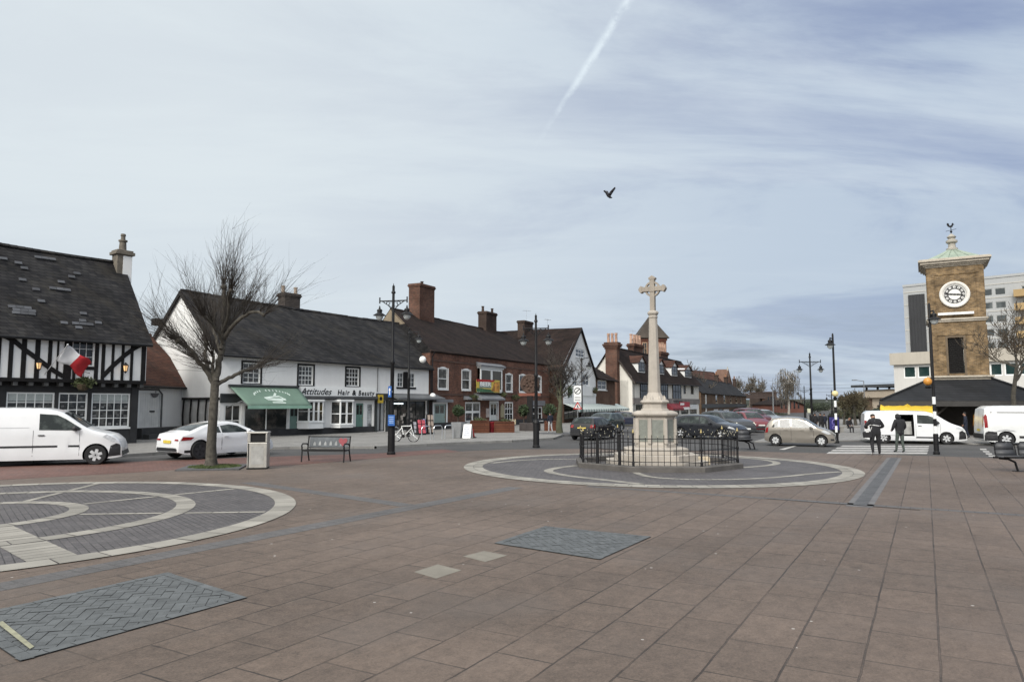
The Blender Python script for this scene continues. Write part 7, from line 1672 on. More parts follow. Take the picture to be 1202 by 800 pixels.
    for x in (wr, wf):
        for s in (-1, 1):
            g = MB(); g.M = M; yo = s * (hw - .005); yi = s * (hw - .21)
            g.lathe([(R * .55, yi), (R * .93, yi), (R, yi + s * .03), (R, yo - s * .03), (R * .94, yo), (R * .68, yo - s * .005), (R * .66, yo - s * .02)], 24, x, R, axis='y'); wh = g.build('wheel', TYRE, t, smooth=40)
            g = MB(); g.M = M; g.lathe([(R * .67, yo - s * .03), (R * .67, yo - s * .012), (R * .61, yo - s * .012), (R * .60, yo - s * .05), (.05, yo - s * .055)], 24, x, R, axis='y', m=0)
            nsp = S_.get('spokes', 5)
            for k in range(nsp):
                a = 2 * PI * k / nsp + .3; u, v = Vector((math.cos(a), math.sin(a))), Vector((-math.sin(a), math.cos(a))); P = [Vector((x, R)) + u * (R * f) + v * ww for f, ww in ((.08, .05), (.62, .045), (.62, -.045), (.08, -.05))]; g.prism([(q.x, q.y) for q in P], 'y', yo - s * .05, yo - s * .014, 1)
            g.build('rim', [S_.get('rimback', DARKTRIM), S_.get('rimm', ALLOY)], wh)
    return t
def side_place(p0, p1, W, near=-1):
    """ground pixels of the near-side rear and front corners -> centre, heading, length"""
    a, c = G(*p0).xy, G(*p1).xy; d = (c - a); L_ = d.length; d.normalize(); nl = Vector((-d.y, d.x)); m_ = (a + c) / 2 + nl * (W / 2) * (-near); return m_, math.atan2(d.y, d.x), L_
HATCH = dict(L=3.72, W=1.66, H=1.54, belt=.95, tum=.24, prof=[(0, .5), (.015, .75), (.06, .98), (.30, 1.34), (.55, 1.46), (1.2, 1.53), (1.85, 1.50), (2.22, 1.39), (2.85, 1.01), (3.2, .91), (3.52, .78), (3.68, .6), (3.72, .42)],
    wheels=(.60, 3.02, .30), win=[[(.42, 1.0), (.60, 1.30), (.78, 1.38), (.80, .98)], [(.85, .98), (.85, 1.40), (1.40, 1.44), (1.42, .97)], [(1.50, .97), (1.49, 1.44), (1.85, 1.41), (2.14, 1.31), (2.62, .98)]], ws=(2.10, 2.82), rw=(.09, .42), seams=(.86, 1.45, 2.62), mirror=(2.52, .98), handles=((1.10, .84), (1.95, .84)), spokes=7,
    side=[('headlamp', [(3.02, .80), (3.18, .88), (3.45, .76), (3.52, .66), (3.35, .64)], HEADL), ('tail_lamp', [(.05, .70), (.12, .98), (.24, 1.0), (.20, .72)], TAIL), ('bumper_strip', [(3.50, .32), (3.50, .42), (3.68, .42), (3.68, .32)], DARKTRIM)],
    front=[('grille', [(-.5, .34), (.5, .34), (.42, .48), (-.42, .48)], DARKTRIM), ('headlamp', [(-.68, .60), (-.42, .58), (-.40, .70), (-.6, .74)], HEADL), ('headlamp', [(.68, .60), (.42, .58), (.40, .70), (.6, .74)], HEADL), ('number_plate', [(-.26, .50), (.26, .50), (.26, .60), (-.26, .60)], PLATE_W)],
    rear=[('number_plate', [(-.26, .62), (.26, .62), (.26, .72), (-.26, .72)], PLATE_Y)])
m_, hd, L_ = side_place((897.5, 522.6), (980.5, 524.6), 1.6)
vehicle('hatchback', 'beige small hatchback stopped by the zebra crossing, right of the memorial', 'car', m_, hd, HATCH, paint('beige', (.205, .188, .165), .28, .4), L_ / 3.72, .94)
TT = dict(L=4.2, W=1.84, H=1.35, belt=.88, tum=.30, prof=[(0, .5), (.02, .78), (.10, .93), (.42, 1.00), (1.0, 1.20), (1.6, 1.325), (2.1, 1.35), (2.5, 1.30), (3.0, 1.07), (3.28, .93), (3.7, .85), (4.0, .72), (4.16, .55), (4.2, .42)], plan=(.16, .9, .2, 1.1),
    wheels=(.80, 3.27, .335), win=[[(1.12, .96), (1.30, 1.08), (1.62, 1.19), (1.66, .96)], [(1.72, .955), (1.70, 1.205), (2.1, 1.255), (2.45, 1.20), (2.95, .955)]], ws=(2.42, 3.22), rw=(.50, 1.42), seams=(1.69, 3.0), mirror=(2.86, .98), handles=((1.78, .80),), spokes=5, rimm=plain('dark_alloy', (.05, .05, .052), .4, .1, 5, metal=.6),
    side=[('tail_lamp', [(.06, .70), (.14, .84), (.55, .82), (.42, .72)], TAIL), ('headlamp', [(3.62, .70), (3.72, .80), (4.0, .66), (4.02, .56)], HEADL), ('skirt', [(.2, .26), (.2, .36), (.45, .36), (.45, .26)], DARKTRIM)],
    rear=[('number_plate', [(-.26, .60), (.26, .60), (.26, .71), (-.26, .71)], PLATE_Y), ('tail_lamp', [(-.74, .70), (-.50, .70), (-.48, .82), (-.70, .82)], TAIL), ('tail_lamp', [(.74, .70), (.50, .70), (.48, .82), (.70, .82)], TAIL), ('diffuser', [(-.7, .32), (.7, .32), (.66, .44), (-.66, .44)], DARKTRIM)])
m_, hd, L_ = side_place((211, 540.6), (323, 533.0), 1.8)
vehicle('coupe', 'white low coupe with dark wheels parked behind the pollarded tree', 'car', m_, hd, TT, paint('white', (.66, .67, .68)), L_ / 4.2, 1.04)
VAN = dict(L=4.75, W=1.83, H=1.88, belt=1.14, tum=.15, prof=[(0, .5), (.015, 1.2), (.08, 1.68), (.3, 1.85), (1.5, 1.88), (2.55, 1.85), (3.0, 1.73), (3.72, 1.22), (4.05, 1.09), (4.45, .98), (4.66, .80), (4.74, .58), (4.75, .42)],
    wheels=(.85, 4.0, .325), win=[[(2.38, 1.17), (2.36, 1.70), (2.85, 1.66), (3.1, 1.53), (3.58, 1.20), (3.5, 1.15)]], ws=(3.02, 3.70), seams=(2.22, 3.52), mirror=(3.40, 1.2), mm=DARKTRIM, hm=DARKTRIM, handles=((2.36, .98),), spokes=6,
    side=[('rub_strip', [(1.02, .60), (1.02, .665), (3.52, .665), (3.52, .60)], DARKTRIM), ('headlamp', [(4.18, .92), (4.30, 1.01), (4.55, .86), (4.62, .74), (4.45, .76)], HEADL), ('bumper', [(4.36, .26), (4.42, .62), (4.58, .70), (4.70, .66), (4.72, .30)], DARKTRIM), ('panel_groove', [(.25, 1.24), (.25, 1.26), (2.1, 1.26), (2.1, 1.24)], plain('groove', (.42, .43, .44), .5, .1, 3)), ('tail_lamp', [(.02, .85), (.02, 1.25), (.14, 1.25), (.14, .85)], TAIL)],
    front=[('bumper', [(-.8, .30), (.8, .30), (.8, .62), (-.8, .62)], DARKTRIM), ('number_plate', [(-.26, .46), (.26, .46), (.26, .56), (-.26, .56)], PLATE_W)])
a = G(141.5, 544.4).xy; d_ = (G(115, 545.6).xy - G(2, 548.6).xy).normalized(); k_ = 1.06; Lv = 4.75 * k_; nl = Vector((-d_.y, d_.x))
m_ = a - d_ * Lv / 2 + nl * .92
vehicle('small_van', 'small white van parked in front of the black and white timber-framed house', 'van', m_, math.atan2(d_.y, d_.x), VAN, paint('van_white', (.64, .65, .66)), k_, 1.04)
BIGV = dict(L=5.3, W=1.95, H=1.92, belt=1.18, tum=.13, prof=[(0, .5), (.015, 1.3), (.06, 1.74), (.25, 1.89), (2.0, 1.92), (3.3, 1.88), (3.72, 1.75), (4.42, 1.27), (4.72, 1.13), (5.08, 1.0), (5.24, .8), (5.3, .5), (5.3, .42)],
    wheels=(1.0, 4.25, .335), win=[[(2.78, 1.2), (2.80, 1.70), (3.35, 1.67), (3.62, 1.56), (3.95, 1.24), (3.9, 1.16)]], ws=(3.74, 4.40), seams=(2.70, 3.95), mirror=(3.78, 1.22), mm=DARKTRIM, hm=DARKTRIM, handles=((2.82, 1.04),), spokes=6, hole=(1.72, 2.62, .45, 1.72, 1.5),
    near=[('sliding_door', [(.86, .50), (.86, 1.76), (1.70, 1.76), (1.70, .50)], paint('van_white2', (.62, .63, .645)))],
    side=[('sill_strip', [(2.7, .34), (2.7, .42), (3.9, .42), (3.9, .34)], DARKTRIM), ('headlamp', [(4.72, .92), (4.86, 1.02), (5.10, .90), (5.16, .80)], HEADL), ('bumper', [(4.86, .28), (4.90, .72), (5.05, .80), (5.24, .66), (5.26, .32)], DARKTRIM), ('tail_lamp', [(.02, .85), (.02, 1.35), (.14, 1.35), (.14, .85)], TAIL)],
    front=[('grille', [(-.8, .32), (.8, .32), (.8, .72), (-.8, .72)], DARKTRIM), ('number_plate', [(-.26, .44), (.26, .44), (.26, .54), (-.26, .54)], PLATE_W)])
m_, hd, L_ = side_place((1015.5, 519.6), (1136.5, 521.6), 1.9)
dv = vehicle('panel_van', 'white panel van with its side door open, parked before the market pavilion', 'van', m_, hd, BIGV, paint('van_white', (.64, .65, .66)), L_ / 5.3, .90)
b = MB()
M_ = Matrix.Diagonal((L_ / 5.3, 1, .9, 1)) @ Matrix.Translation((-2.65, 0, 0)); b.M = M_
for x, y, z, e in ((2.32, -.5, .75, .22), (2.35, -.45, 1.12, .18), (2.0, -.2, .7, .2)): b.box(x - e, x + e, y - .2, y + .2, z - e, z + e)
o = b.build('load_boxes', plain('box_pale', (.30, .30, .29), .7, .3, 4), dv)
BIGT = dict(BIGV); BIGT.pop('hole'); BIGT.pop('near'); BIGT.update(L=5.1, prof=[(0, .5), (.02, 1.3), (.10, 1.85), (.30, 1.98), (2.0, 2.0), (3.2, 1.96), (3.6, 1.8), (4.3, 1.3), (4.6, 1.15), (4.9, 1.0), (5.06, .8), (5.1, .5), (5.1, .42)], H=2.0, wheels=(.95, 4.0, .345), win=[[(2.6, 1.22), (2.62, 1.74), (3.15, 1.7), (3.45, 1.58), (3.8, 1.26), (3.7, 1.2)]], ws=(3.62, 4.28), seams=(2.5, 3.8), plan=(.13, .5, .16, .9),
    side=[('tail_lamp', [(.05, .90), (.03, 1.45), (.11, 1.60), (.17, 1.5), (.18, .92)], TAIL), ('rear_bumper', [(.02, .26), (.02, .62), (.18, .74), (.55, .70), (.60, .26)], DARKTRIM), ('roof_groove', [(.30, 1.66), (.30, 1.70), (2.9, 1.70), (2.9, 1.66)], DARKTRIM), ('sill_strip', [(1.5, .40), (1.5, .52), (3.5, .52), (3.5, .40)], DARKTRIM), ('wheel_arch', [(.50, .72), (.62, .80), (.95, .86), (1.28, .80), (1.4, .72), (1.28, .76), (.95, .82), (.62, .76)], plain('arch_shade', (.50, .51, .52), .4, .1, 3))],
    rear=[('bumper', [(-.86, .36), (.86, .36), (.86, .60), (-.86, .60)], DARKTRIM), ('tail_lamp', [(-.86, .95), (-.76, .95), (-.76, 1.55), (-.84, 1.55)], TAIL), ('tail_lamp', [(.86, .95), (.76, .95), (.76, 1.55), (.84, 1.55)], TAIL), ('door_seam', [(-.008, .62), (.008, .62), (.008, 1.8), (-.008, 1.8)], DARKTRIM), ('number_plate', [(-.3, .72), (.2, .72), (.2, .83), (-.3, .83)], PLATE_Y)])
a = G(1156.5, 523.0).xy; hd = ANG_B + .20; d_ = Vector((math.cos(hd), math.sin(hd))); nl = Vector((-d_.y, d_.x)); m_ = a + d_ * 2.55 + nl * .97
vehicle('panel_van', 'white panel van seen from its rear corner at the right edge of the photo', 'van', m_, hd, BIGT, paint('transit_white', (.62, .63, .63)), 1.0, 1.0)
EST = dict(L=4.4, W=1.82, H=1.50, belt=.93, tum=.24, prof=[(0, .5), (.02, .85), (.12, 1.08), (.48, 1.38), (1.1, 1.48), (2.0, 1.48), (2.45, 1.41), (3.15, 1.03), (3.7, .94), (4.15, .80), (4.36, .6), (4.4, .42)], wheels=(.82, 3.48, .33),
    win=[[(.60, 1.0), (.85, 1.30), (1.30, 1.38), (1.32, .98)], [(1.38, .97), (1.36, 1.39), (2.02, 1.39), (2.04, .96)], [(2.12, .96), (2.10, 1.38), (2.38, 1.32), (2.86, .97)]], ws=(2.48, 3.10), rw=(.14, .46), seams=(1.35, 2.08, 2.95), mirror=(2.80, .98), handles=((1.5, .84), (2.25, .84)), spokes=5,
    side=[('headlamp', [(3.88, .72), (3.98, .82), (4.24, .72), (4.30, .62)], HEADL), ('tail_lamp', [(.03, .75), (.10, .98), (.28, .98), (.26, .76)], TAIL)],
    front=[('grille', [(-.5, .42), (.5, .42), (.55, .68), (-.55, .68)], DARKTRIM), ('headlamp', [(-.78, .62), (-.56, .60), (-.54, .72), (-.74, .76)], HEADL), ('headlamp', [(.78, .62), (.56, .60), (.54, .72), (.74, .76)], HEADL), ('number_plate', [(-.26, .44), (.26, .44), (.26, .54), (-.26, .54)], PLATE_W)],
    rear=[('number_plate', [(-.30, .74), (.30, .74), (.30, .88), (-.30, .88)], PLATE_Y), ('tail_lamp', [(-.80, .78), (-.60, .78), (-.60, .96), (-.76, .96)], TAIL), ('tail_lamp', [(.80, .78), (.60, .78), (.60, .96), (.76, .96)], TAIL), ('bumper', [(-.8, .3), (.8, .3), (.8, .5), (-.8, .5)], DARKTRIM)])
MINI = dict(EST); MINI.update(L=3.85, H=1.42, prof=[(0, .5), (.02, .85), (.10, 1.02), (.34, 1.34), (.6, 1.40), (1.8, 1.42), (2.1, 1.36), (2.6, 1.0), (3.2, .92), (3.65, .80), (3.82, .6), (3.85, .42)], wheels=(.62, 3.1, .31), win=[[(.55, .98), (.70, 1.28), (1.3, 1.31), (1.32, .97)], [(1.38, .97), (1.36, 1.31), (2.0, 1.29), (2.42, .97)]], ws=(2.12, 2.56), rw=(.11, .35), seams=(1.35, 2.5), mirror=(2.35, .97), handles=((1.45, .84),), side=[('headlamp', [(3.3, .72), (3.4, .82), (3.66, .72), (3.7, .62)], HEADL), ('tail_lamp', [(.03, .75), (.08, .98), (.2, .98), (.2, .76)], TAIL)])
DK1 = paint('black', (.010, .010, .012), .25); 
c = G(683, 516.5).xy; h_ = math.atan2(GA.y, GA.x) - .02; d_ = Vector((math.cos(h_), math.sin(h_)))
vehicle('hatchback', 'black hatchback with a yellow rear plate, seen from behind in front of the striped awning', 'car', c + d_ * 1.75, h_, MINI, DK1, .92, .93, sy=.9)
c = G(707, 508.5).xy; vehicle('estate_car', 'dark green car with a pale windscreen parked just ahead of the black hatchback', 'car', c + Vector((.4, 2.2)), h_ + PI, EST, paint('dark_green', (.03, .045, .045), .25), .95, .98)
c = G(735, 499.5).xy; vehicle('estate_car', 'dark navy car parked side-on below the end wall of the white inn', 'car', c + Vector((.4, .6)), ANG_B + .35, EST, paint('navy', (.018, .022, .04), .22), .9, .9)
c = G(836, 514.8).xy; vehicle('estate_car', 'large dark grey car with silver window trim behind the memorial railings', 'car', c + Vector((0, .8)), ANG_B - .22, EST, paint('graphite', (.020, .022, .027), .22, .2), 1.02, .96, sy=1.05)
SUV = dict(EST); SUV.update(H=1.66, belt=1.02, prof=[(0, .5), (.02, .95), (.10, 1.2), (.4, 1.56), (1.0, 1.65), (2.1, 1.65), (2.5, 1.56), (3.05, 1.16), (3.7, 1.06), (4.15, .92), (4.36, .66), (4.4, .45)], win=[[(.60, 1.1), (.8, 1.46), (1.30, 1.54), (1.32, 1.08)], [(1.38, 1.07), (1.36, 1.55), (2.02, 1.55), (2.04, 1.06)], [(2.12, 1.06), (2.10, 1.54), (2.38, 1.47), (2.80, 1.08)]], ws=(2.52, 3.02), mirror=(2.75, 1.12),
    front=[('grille', [(-.5, .5), (.5, .5), (.58, .84), (-.58, .84)], DARKTRIM), ('headlamp', [(-.80, .72), (-.56, .70), (-.54, .86), (-.76, .90)], plain('headlamp_lit', (.75, .72, .6), .2, .1, 8)), ('headlamp', [(.80, .72), (.56, .70), (.54, .86), (.76, .90)], plain('headlamp_lit', (.75, .72, .6), .2, .1, 8)), ('number_plate', [(-.26, .4), (.26, .4), (.26, .5), (-.26, .5)], PLATE_W)])
c = G(868, 510.3).xy; vehicle('suv', 'grey four by four facing the camera between the dark grey car and the red car', 'car', c + Vector((-.4, 1.6)), -PI / 2 + .38, SUV, paint('grey', (.055, .057, .058), .25, .3), 1.0, .96)
c = G(889.5, 507.5).xy; vehicle('hatchback', 'red hatchback parked beyond the grey four by four', 'car', c + Vector((0, 1.7)), -PI / 2 + .15, HATCH, paint('red', (.12, .010, .014), .22), 1.0, 1.0)
c = G(904, 503.5).xy; vehicle('suv', 'pale silver car half hidden behind the beige hatchback', 'car', c + Vector((0, 1.8)), -PI / 2 + .3, SUV, paint('silver', (.30, .32, .32), .3, .4), 1.0, .98)
c = G(897.5, 505.0).xy; vehicle('suv', 'dark maroon car squeezed between the red hatchback and the pale silver car', 'car', c + Vector((0, 3.0)), -PI / 2 + .2, SUV, paint('maroon', (.06, .010, .014), .25), .95, 1.05)
for px, py, cc, lb in ((873, 497, (.40, .41, .42), 'distant silver car with its roof just showing above the grey four by four'), (882, 494, (.02, .022, .03), 'distant dark car farthest along the kerb beyond the grey four by four')):
    c = G(px, py).xy; vehicle('estate_car', lb, 'car', c, -PI / 2 - .2, EST, paint('far%d' % px, cc), 1, 1.05, detail=False)
# ================================================================== 17. people
SKIN = plain('skin', (.30, .17, .12), .6, .1, 6); HAIR = plain('hair_dark', (.012, .010, .009), .7, .3, 20)
def person(label, q, rz, h, joints, mats, extra=None, group=None):
    """one continuous skinned body; joints: name -> (x, y, z, radius) for a 1.75 m figure, y forward"""
    t = thing('person', label, 'person', (q[0], q[1], q[2] if len(q) > 2 else 0), rz, group); s = h / 1.75
    E_ = [('pelvis', 'waist'), ('waist', 'chest'), ('chest', 'neck'), ('neck', 'head'), ('head', 'crown')]
    for d in 'lr': E_ += [('pelvis', 'hip' + d), ('hip' + d, 'knee' + d), ('knee' + d, 'ank' + d), ('ank' + d, 'toe' + d), ('chest', 'sho' + d), ('sho' + d, 'elb' + d), ('elb' + d, 'wri' + d), ('wri' + d, 'palm' + d)]
    names = ['pelvis'] + sorted({n for e in E_ for n in e} - {'pelvis'}); P = {n: Vector(joints[n][:3]) * s for n in names}
    me = bpy.data.meshes.new('body'); me.from_pydata([P[n] for n in names], [(names.index(a), names.index(c)) for a, c in E_], []); o = bpy.data.objects.new('body', me); C.objects.link(o)
    o.modifiers.new('skin', 'SKIN'); me.skin_vertices[0].data[0].use_root = True
    for k, n in enumerate(names): r = joints[n][3] * s; me.skin_vertices[0].data[k].radius = (r, r * (.72 if n in ('pelvis', 'waist', 'chest') else 1)); 
    o.modifiers.new('sub', 'SUBSURF').levels = 2; o.modifiers['sub'].render_levels = 2
    m2 = baked(o); bpy.data.objects.remove(o); bpy.data.meshes.remove(me)
    keys = ['top', 'legs', 'skin', 'shoe']; m2.materials.clear()
    for k in keys: m2.materials.append(mats[k])
    zone = {}
    def seg(e):
        a, c = e
        if a in ('neck', 'head'): return 2
        if a.startswith('wri'): return 2
        if a.startswith('ank'): return 3
        if a[:3] in ('hip', 'kne') or (a == 'pelvis' and c[:3] == 'hip'): return 1
        return 0
    for f in m2.polygons:
        best = (9, 0)
        for e in E_:
            a, c = P[e[0]], P[e[1]]; d = c - a; u = max(0, min(1, (f.center - a).dot(d) / d.length_squared)); r = joints[e[0]][3] * (1 - u) + joints[e[1]][3] * u; ds = (f.center - (a + d * u)).length - r * s
            if ds < best[0]: best = (ds, seg(e))
        f.material_index = best[1]; f.use_smooth = True
    # hands: five bent fingers set into each palm, part of the same body mesh
    bm = bmesh.new(); bm.from_mesh(m2)
    for d in 'lr':
        w_, p_ = P['wri' + d], P['palm' + d]; ax = (p_ - w_).normalized(); sd_ = ax.cross(Vector((0, 1, 0.2))).normalized(); up_ = sd_.cross(ax)
        for k in range(5):
            off = (k - 1.5) * .019 * s if k < 4 else 0; ln = (.075, .085, .080, .062, .055)[k] * s; st = p_ + sd_ * off if k < 4 else w_.lerp(p_, .5) + up_ * .02 * s; dr = ax if k < 4 else (ax * .6 + up_ * .8).normalized()
            mm = MB(); mm.tube([st, st + dr * ln * .5 + up_ * .006, st + dr * ln * .85 + up_ * ln * .45], [.0095 * s, .009 * s, .006 * s], 6)
            base = [bm.verts.new(v) for v in mm.v]
            for f in mm.f: 
                nf = bm.faces.new([base[i] for i in f]); nf.material_index = 2; nf.smooth = True
    bm.to_mesh(m2); bm.free()
    o = bpy.data.objects.new('body', m2); C.objects.link(o); o.parent = t
    hd_, cr = P['head'], P['crown']; ax = (cr - P['neck']).normalized()
    # face: nose, eyes, ears, mouth on the front of the head; hair over the back and top
    f_ = Vector((0, 1, 0)) - ax * ax.y; f_.normalize(); rt = ax.cross(f_)
    b = MB(); R_ = joints['head'][3] * s; b.tube([hd_ + f_ * R_ * .95 + ax * .03 * s, hd_ + f_ * R_ * 1.2 - ax * .012 * s], [.008 * s, .014 * s], 5)
    for sg in (-1, 1): b.ball(hd_ + rt * sg * R_ * .98, .02 * s, n=6, k=4)
    b.build('nose_and_ears', mats['skin'], t)
    b = MB()
    for sg in (-1, 1): b.ball(hd_ + f_ * R_ * .88 + rt * sg * .034 * s + ax * .025 * s, .013 * s, n=6, k=4)
    b.build('eyes', plain('eye_dark', (.03, .025, .02), .3, .1, 8), t)
    b = MB(); b.tube([hd_ + f_ * R_ * .93 - ax * .055 * s - rt * .02 * s, hd_ + f_ * R_ * .96 - ax * .055 * s, hd_ + f_ * R_ * .93 - ax * .055 * s + rt * .02 * s], .006 * s, 4); b.build('mouth', plain('lip', (.22, .09, .08), .5, .1, 8), t)
    b = MB(); hc = hd_ + ax * .035 * s - f_ * .018 * s; n1, n2 = 14, 9
    for j in range(n2):
        for i in range(n1):
            def hp(i, j):
                a = 2 * PI * i / n1; fr = max(0, math.cos(a)); low = .62 - .42 * fr ** .5 if fr > 0 else .62; ph = (low * PI) * j / n2
                return hc + (ax * math.cos(ph) * 1.22 + (f_ * math.cos(a) + rt * math.sin(a)) * math.sin(ph) * 1.08) * R_
            b.poly([hp(i, j), hp(i + 1, j), hp(i + 1, j + 1), hp(i, j + 1)])
    b.build('hair', mats.get('hair', HAIR), t, smooth=60, fixn=False)
    if extra: extra(t, P, s)
    return t
def pose(**kw):
    J = dict(pelvis=(0, 0, .95, .155), waist=(0, .0, 1.10, .15), chest=(0, .01, 1.34, .17), neck=(0, .03, 1.50, .062), head=(0, .05, 1.62, .090), crown=(0, .05, 1.70, .075),
        hipl=(-.10, 0, .90, .105), hipr=(.10, 0, .90, .105), kneel=(-.11, .06, .50, .068), kneer=(.11, -.02, .50, .068), ankl=(-.11, .08, .09, .045), ankr=(.11, -.16, .12, .045), toel=(-.12, .24, .045, .042), toer=(.12, -.02, .045, .042),
        shol=(-.19, 0, 1.42, .075), shor=(.19, 0, 1.42, .075), elbl=(-.25, -.02, 1.14, .052), elbr=(.25, -.02, 1.14, .052), wril=(-.24, .12, .92, .036), wrir=(.24, .12, .92, .036), palml=(-.24, .16, .84, .034), palmr=(.24, .16, .84, .034))
    J.update(kw); return J
CLB = plain('cloth_black', (.017, .017, .020), .9, .3, 8, .3, 60); CLN = plain('cloth_navy', (.014, .018, .032), .9, .3, 8, .3, 60); CLG = plain('trouser_green', (.055, .068, .060), .9, .2, 8); CLJ = plain('trouser_pale', (.33, .34, .35), .9, .12, 8); SHW = plain('shoe_white', (.50, .50, .50), .6, .15, 8)
def puff(J, k=1.12):
    return {n: (v[0], v[1], v[2], v[3] * (k if n in ('chest', 'waist', 'shol', 'shor', 'elbl', 'elbr', 'pelvis') else 1)) for n, v in J.items()}
# walker looking down, elbows out: seen from behind with his head bowed
J1 = puff(pose(neck=(0, .10, 1.49, .065), head=(0, .19, 1.57, .092), crown=(0, .23, 1.645, .076), chest=(0, .06, 1.33, .18), elbl=(-.36, .06, 1.18, .056), elbr=(.36, .06, 1.18, .056), wril=(-.24, .28, 1.10, .038), wrir=(.20, .28, 1.10, .038), palml=(-.15, .36, 1.13, .034), palmr=(.12, .36, 1.13, .034), hipl=(-.11, 0, .90, .12), hipr=(.11, 0, .90, .12), ankl=(-.15, -.10, .10, .05), toel=(-.17, .06, .045, .046), kneel=(-.14, .02, .5, .08), kneer=(.15, .07, .50, .08), ankr=(.19, .12, .09, .05), toer=(.22, .29, .045, .046)), 1.28)
def ex1(t, P, s):
    b = MB(); c = P['chest'] * .55 + P['waist'] * .45
    pts = [(c.x + .235 * s * math.cos(a), c.y + .015 + .175 * s * math.sin(a), c.z + .02 * math.sin(2*a)) for a in [PI * 1.02 + PI * .96 * k / 12 for k in range(13)]]
    b.tube(pts, .022 * s, 6); b.build('white_waistband', SHW, t)
p1 = G(1028.5, 534.0)
person('person in black with bowed head and white jacket band near the crossing', p1, -.10, 1.74, J1, dict(top=CLB, legs=CLB, skin=SKIN, shoe=SHW), ex1, 'pedestrians by the crossing')
t = thing('shoulder_bag', 'black shoulder bag with pale trim hanging at the left hip of the walker in black', 'bag', (p1.x - .34, p1.y - .04, .72), -.1); b = MB(); b.prism([(-.16, .0), (.14, .0), (.18, .2), (.12, .26), (-.12, .26), (-.18, .2)], 'y', -.09, .09); b.build('pouch', CLB, t, bevel=.03); b = MB(); b.box(-.1, .02, -.1, -.088, .22, .34); b.tube([(.1, 0, .24), (.22, -.02, .55), (.3, .0, .70)], .014, 5); b.build('strap', SHW, t)
J2 = puff(pose(neck=(0, .07, 1.49, .07), head=(0, .11, 1.59, .105), crown=(0, .12, 1.68, .09), elbl=(-.29, .02, 1.14, .062), elbr=(.29, .02, 1.14, .062), wril=(-.24, .2, 1.0, .045), wrir=(.24, .2, 1.0, .045), palml=(-.20, .27, .98, .034), palmr=(.20, .27, .98, .034), ankl=(-.12, .12, .09, .045), toel=(-.16, .26, .045, .042), ankr=(.10, -.10, .1, .045), toer=(.12, .06, .045, .042), kneel=(-.12, .06, .5, .068), kneer=(.10, .0, .5, .068)), 1.26)
p2 = G(1057.3, 531.3)
def ex2(t, P, s): b = MB(); c = P['head']; b.ball((c.x, c.y - .03, c.z + .01), .125 * s, n=12, k=8); b.build('hood', CLB, t, smooth=60)
person('person in hooded black jacket and dark green trousers beside the one with bowed head', p2, .12, 1.68, J2, dict(top=CLB, legs=CLG, skin=SKIN, shoe=CLB), ex2, 'pedestrians by the crossing')
q = G(1134.5, 514.5); person('person in a navy coat standing in the gap between the two white panel vans', q, .9, 1.60, puff(pose(), 1.1), dict(top=CLN, legs=CLN, skin=SKIN, shoe=CLB))
q = G(646, 509.5); q.z = .11; person('person in a dark navy top and pale grey trousers walking past the pub planters', q, .5, 1.42, puff(pose(), 1.1), dict(top=CLN, legs=CLJ, skin=SKIN, shoe=SHW))
for px, py, hh, lb in ((964, 507.5, 1.7, 'distant person in dark clothes beside the blue information panel'), (968.5, 506, 1.6, 'distant person in navy right of the dark walker by the information panel'), (957.5, 506.5, 1.65, 'distant person in black left of the walkers by the information panel')):
    q = G(px, py); person(lb, q, .3, hh * .86, puff(pose(), 1.1), dict(top=CLN if px == 968.5 else CLB, legs=CLB, skin=SKIN, shoe=CLB), None, 'distant walkers')
SIT = dict(pelvis=(0, 0, .50, .15), waist=(0, .03, .66, .15), chest=(0, .08, .90, .17), neck=(0, .12, 1.06, .062), head=(0, .16, 1.18, .09), crown=(0, .17, 1.26, .075), hipl=(-.1, .05, .47, .10), hipr=(.1, .05, .47, .10), kneel=(-.13, .42, .48, .07), kneer=(.13, .42, .48, .07), ankl=(-.12, .44, .09, .045), ankr=(.12, .44, .09, .045), toel=(-.12, .58, .045, .042), toer=(.12, .58, .045, .042), shol=(-.19, .06, .98, .075), shor=(.19, .06, .98, .075), elbl=(-.24, .12, .72, .052), elbr=(.24, .12, .72, .052), wril=(-.14, .32, .62, .036), wrir=(.14, .32, .62, .036), palml=(-.10, .38, .60, .034), palmr=(.10, .38, .60, .034))
q = G(1012, 508); t = thing('stone_bench', 'low grey bench by the bare hedge trees with people sitting on it', 'bench', (q.x, q.y, .05), -.2); b = MB(); b.box(-1.9, 1.9, -.22, .22, .34, .44); b.build('seat', KERB, t, bevel=.02); b = MB(); [b.box(x - .12, x + .12, -.2, .2, 0, .34) for x in (-1.4, 1.4)]; b.build('support', KERB, t)
for dx, cm, lb in ((-.9, CLB, 'person in black sitting at the left end of the low grey bench'), (.6, plain('cloth_brown', (.03, .018, .016), .9, .3, 8), 'person in dark brown sitting at the right end of the low grey bench')):
    person(lb, (q.x + dx, q.y - .05 - dx * .2, 0), PI + .1, 1.55, SIT, dict(top=cm, legs=CLB, skin=SKIN, shoe=CLB), None, 'people sitting by the hedge')
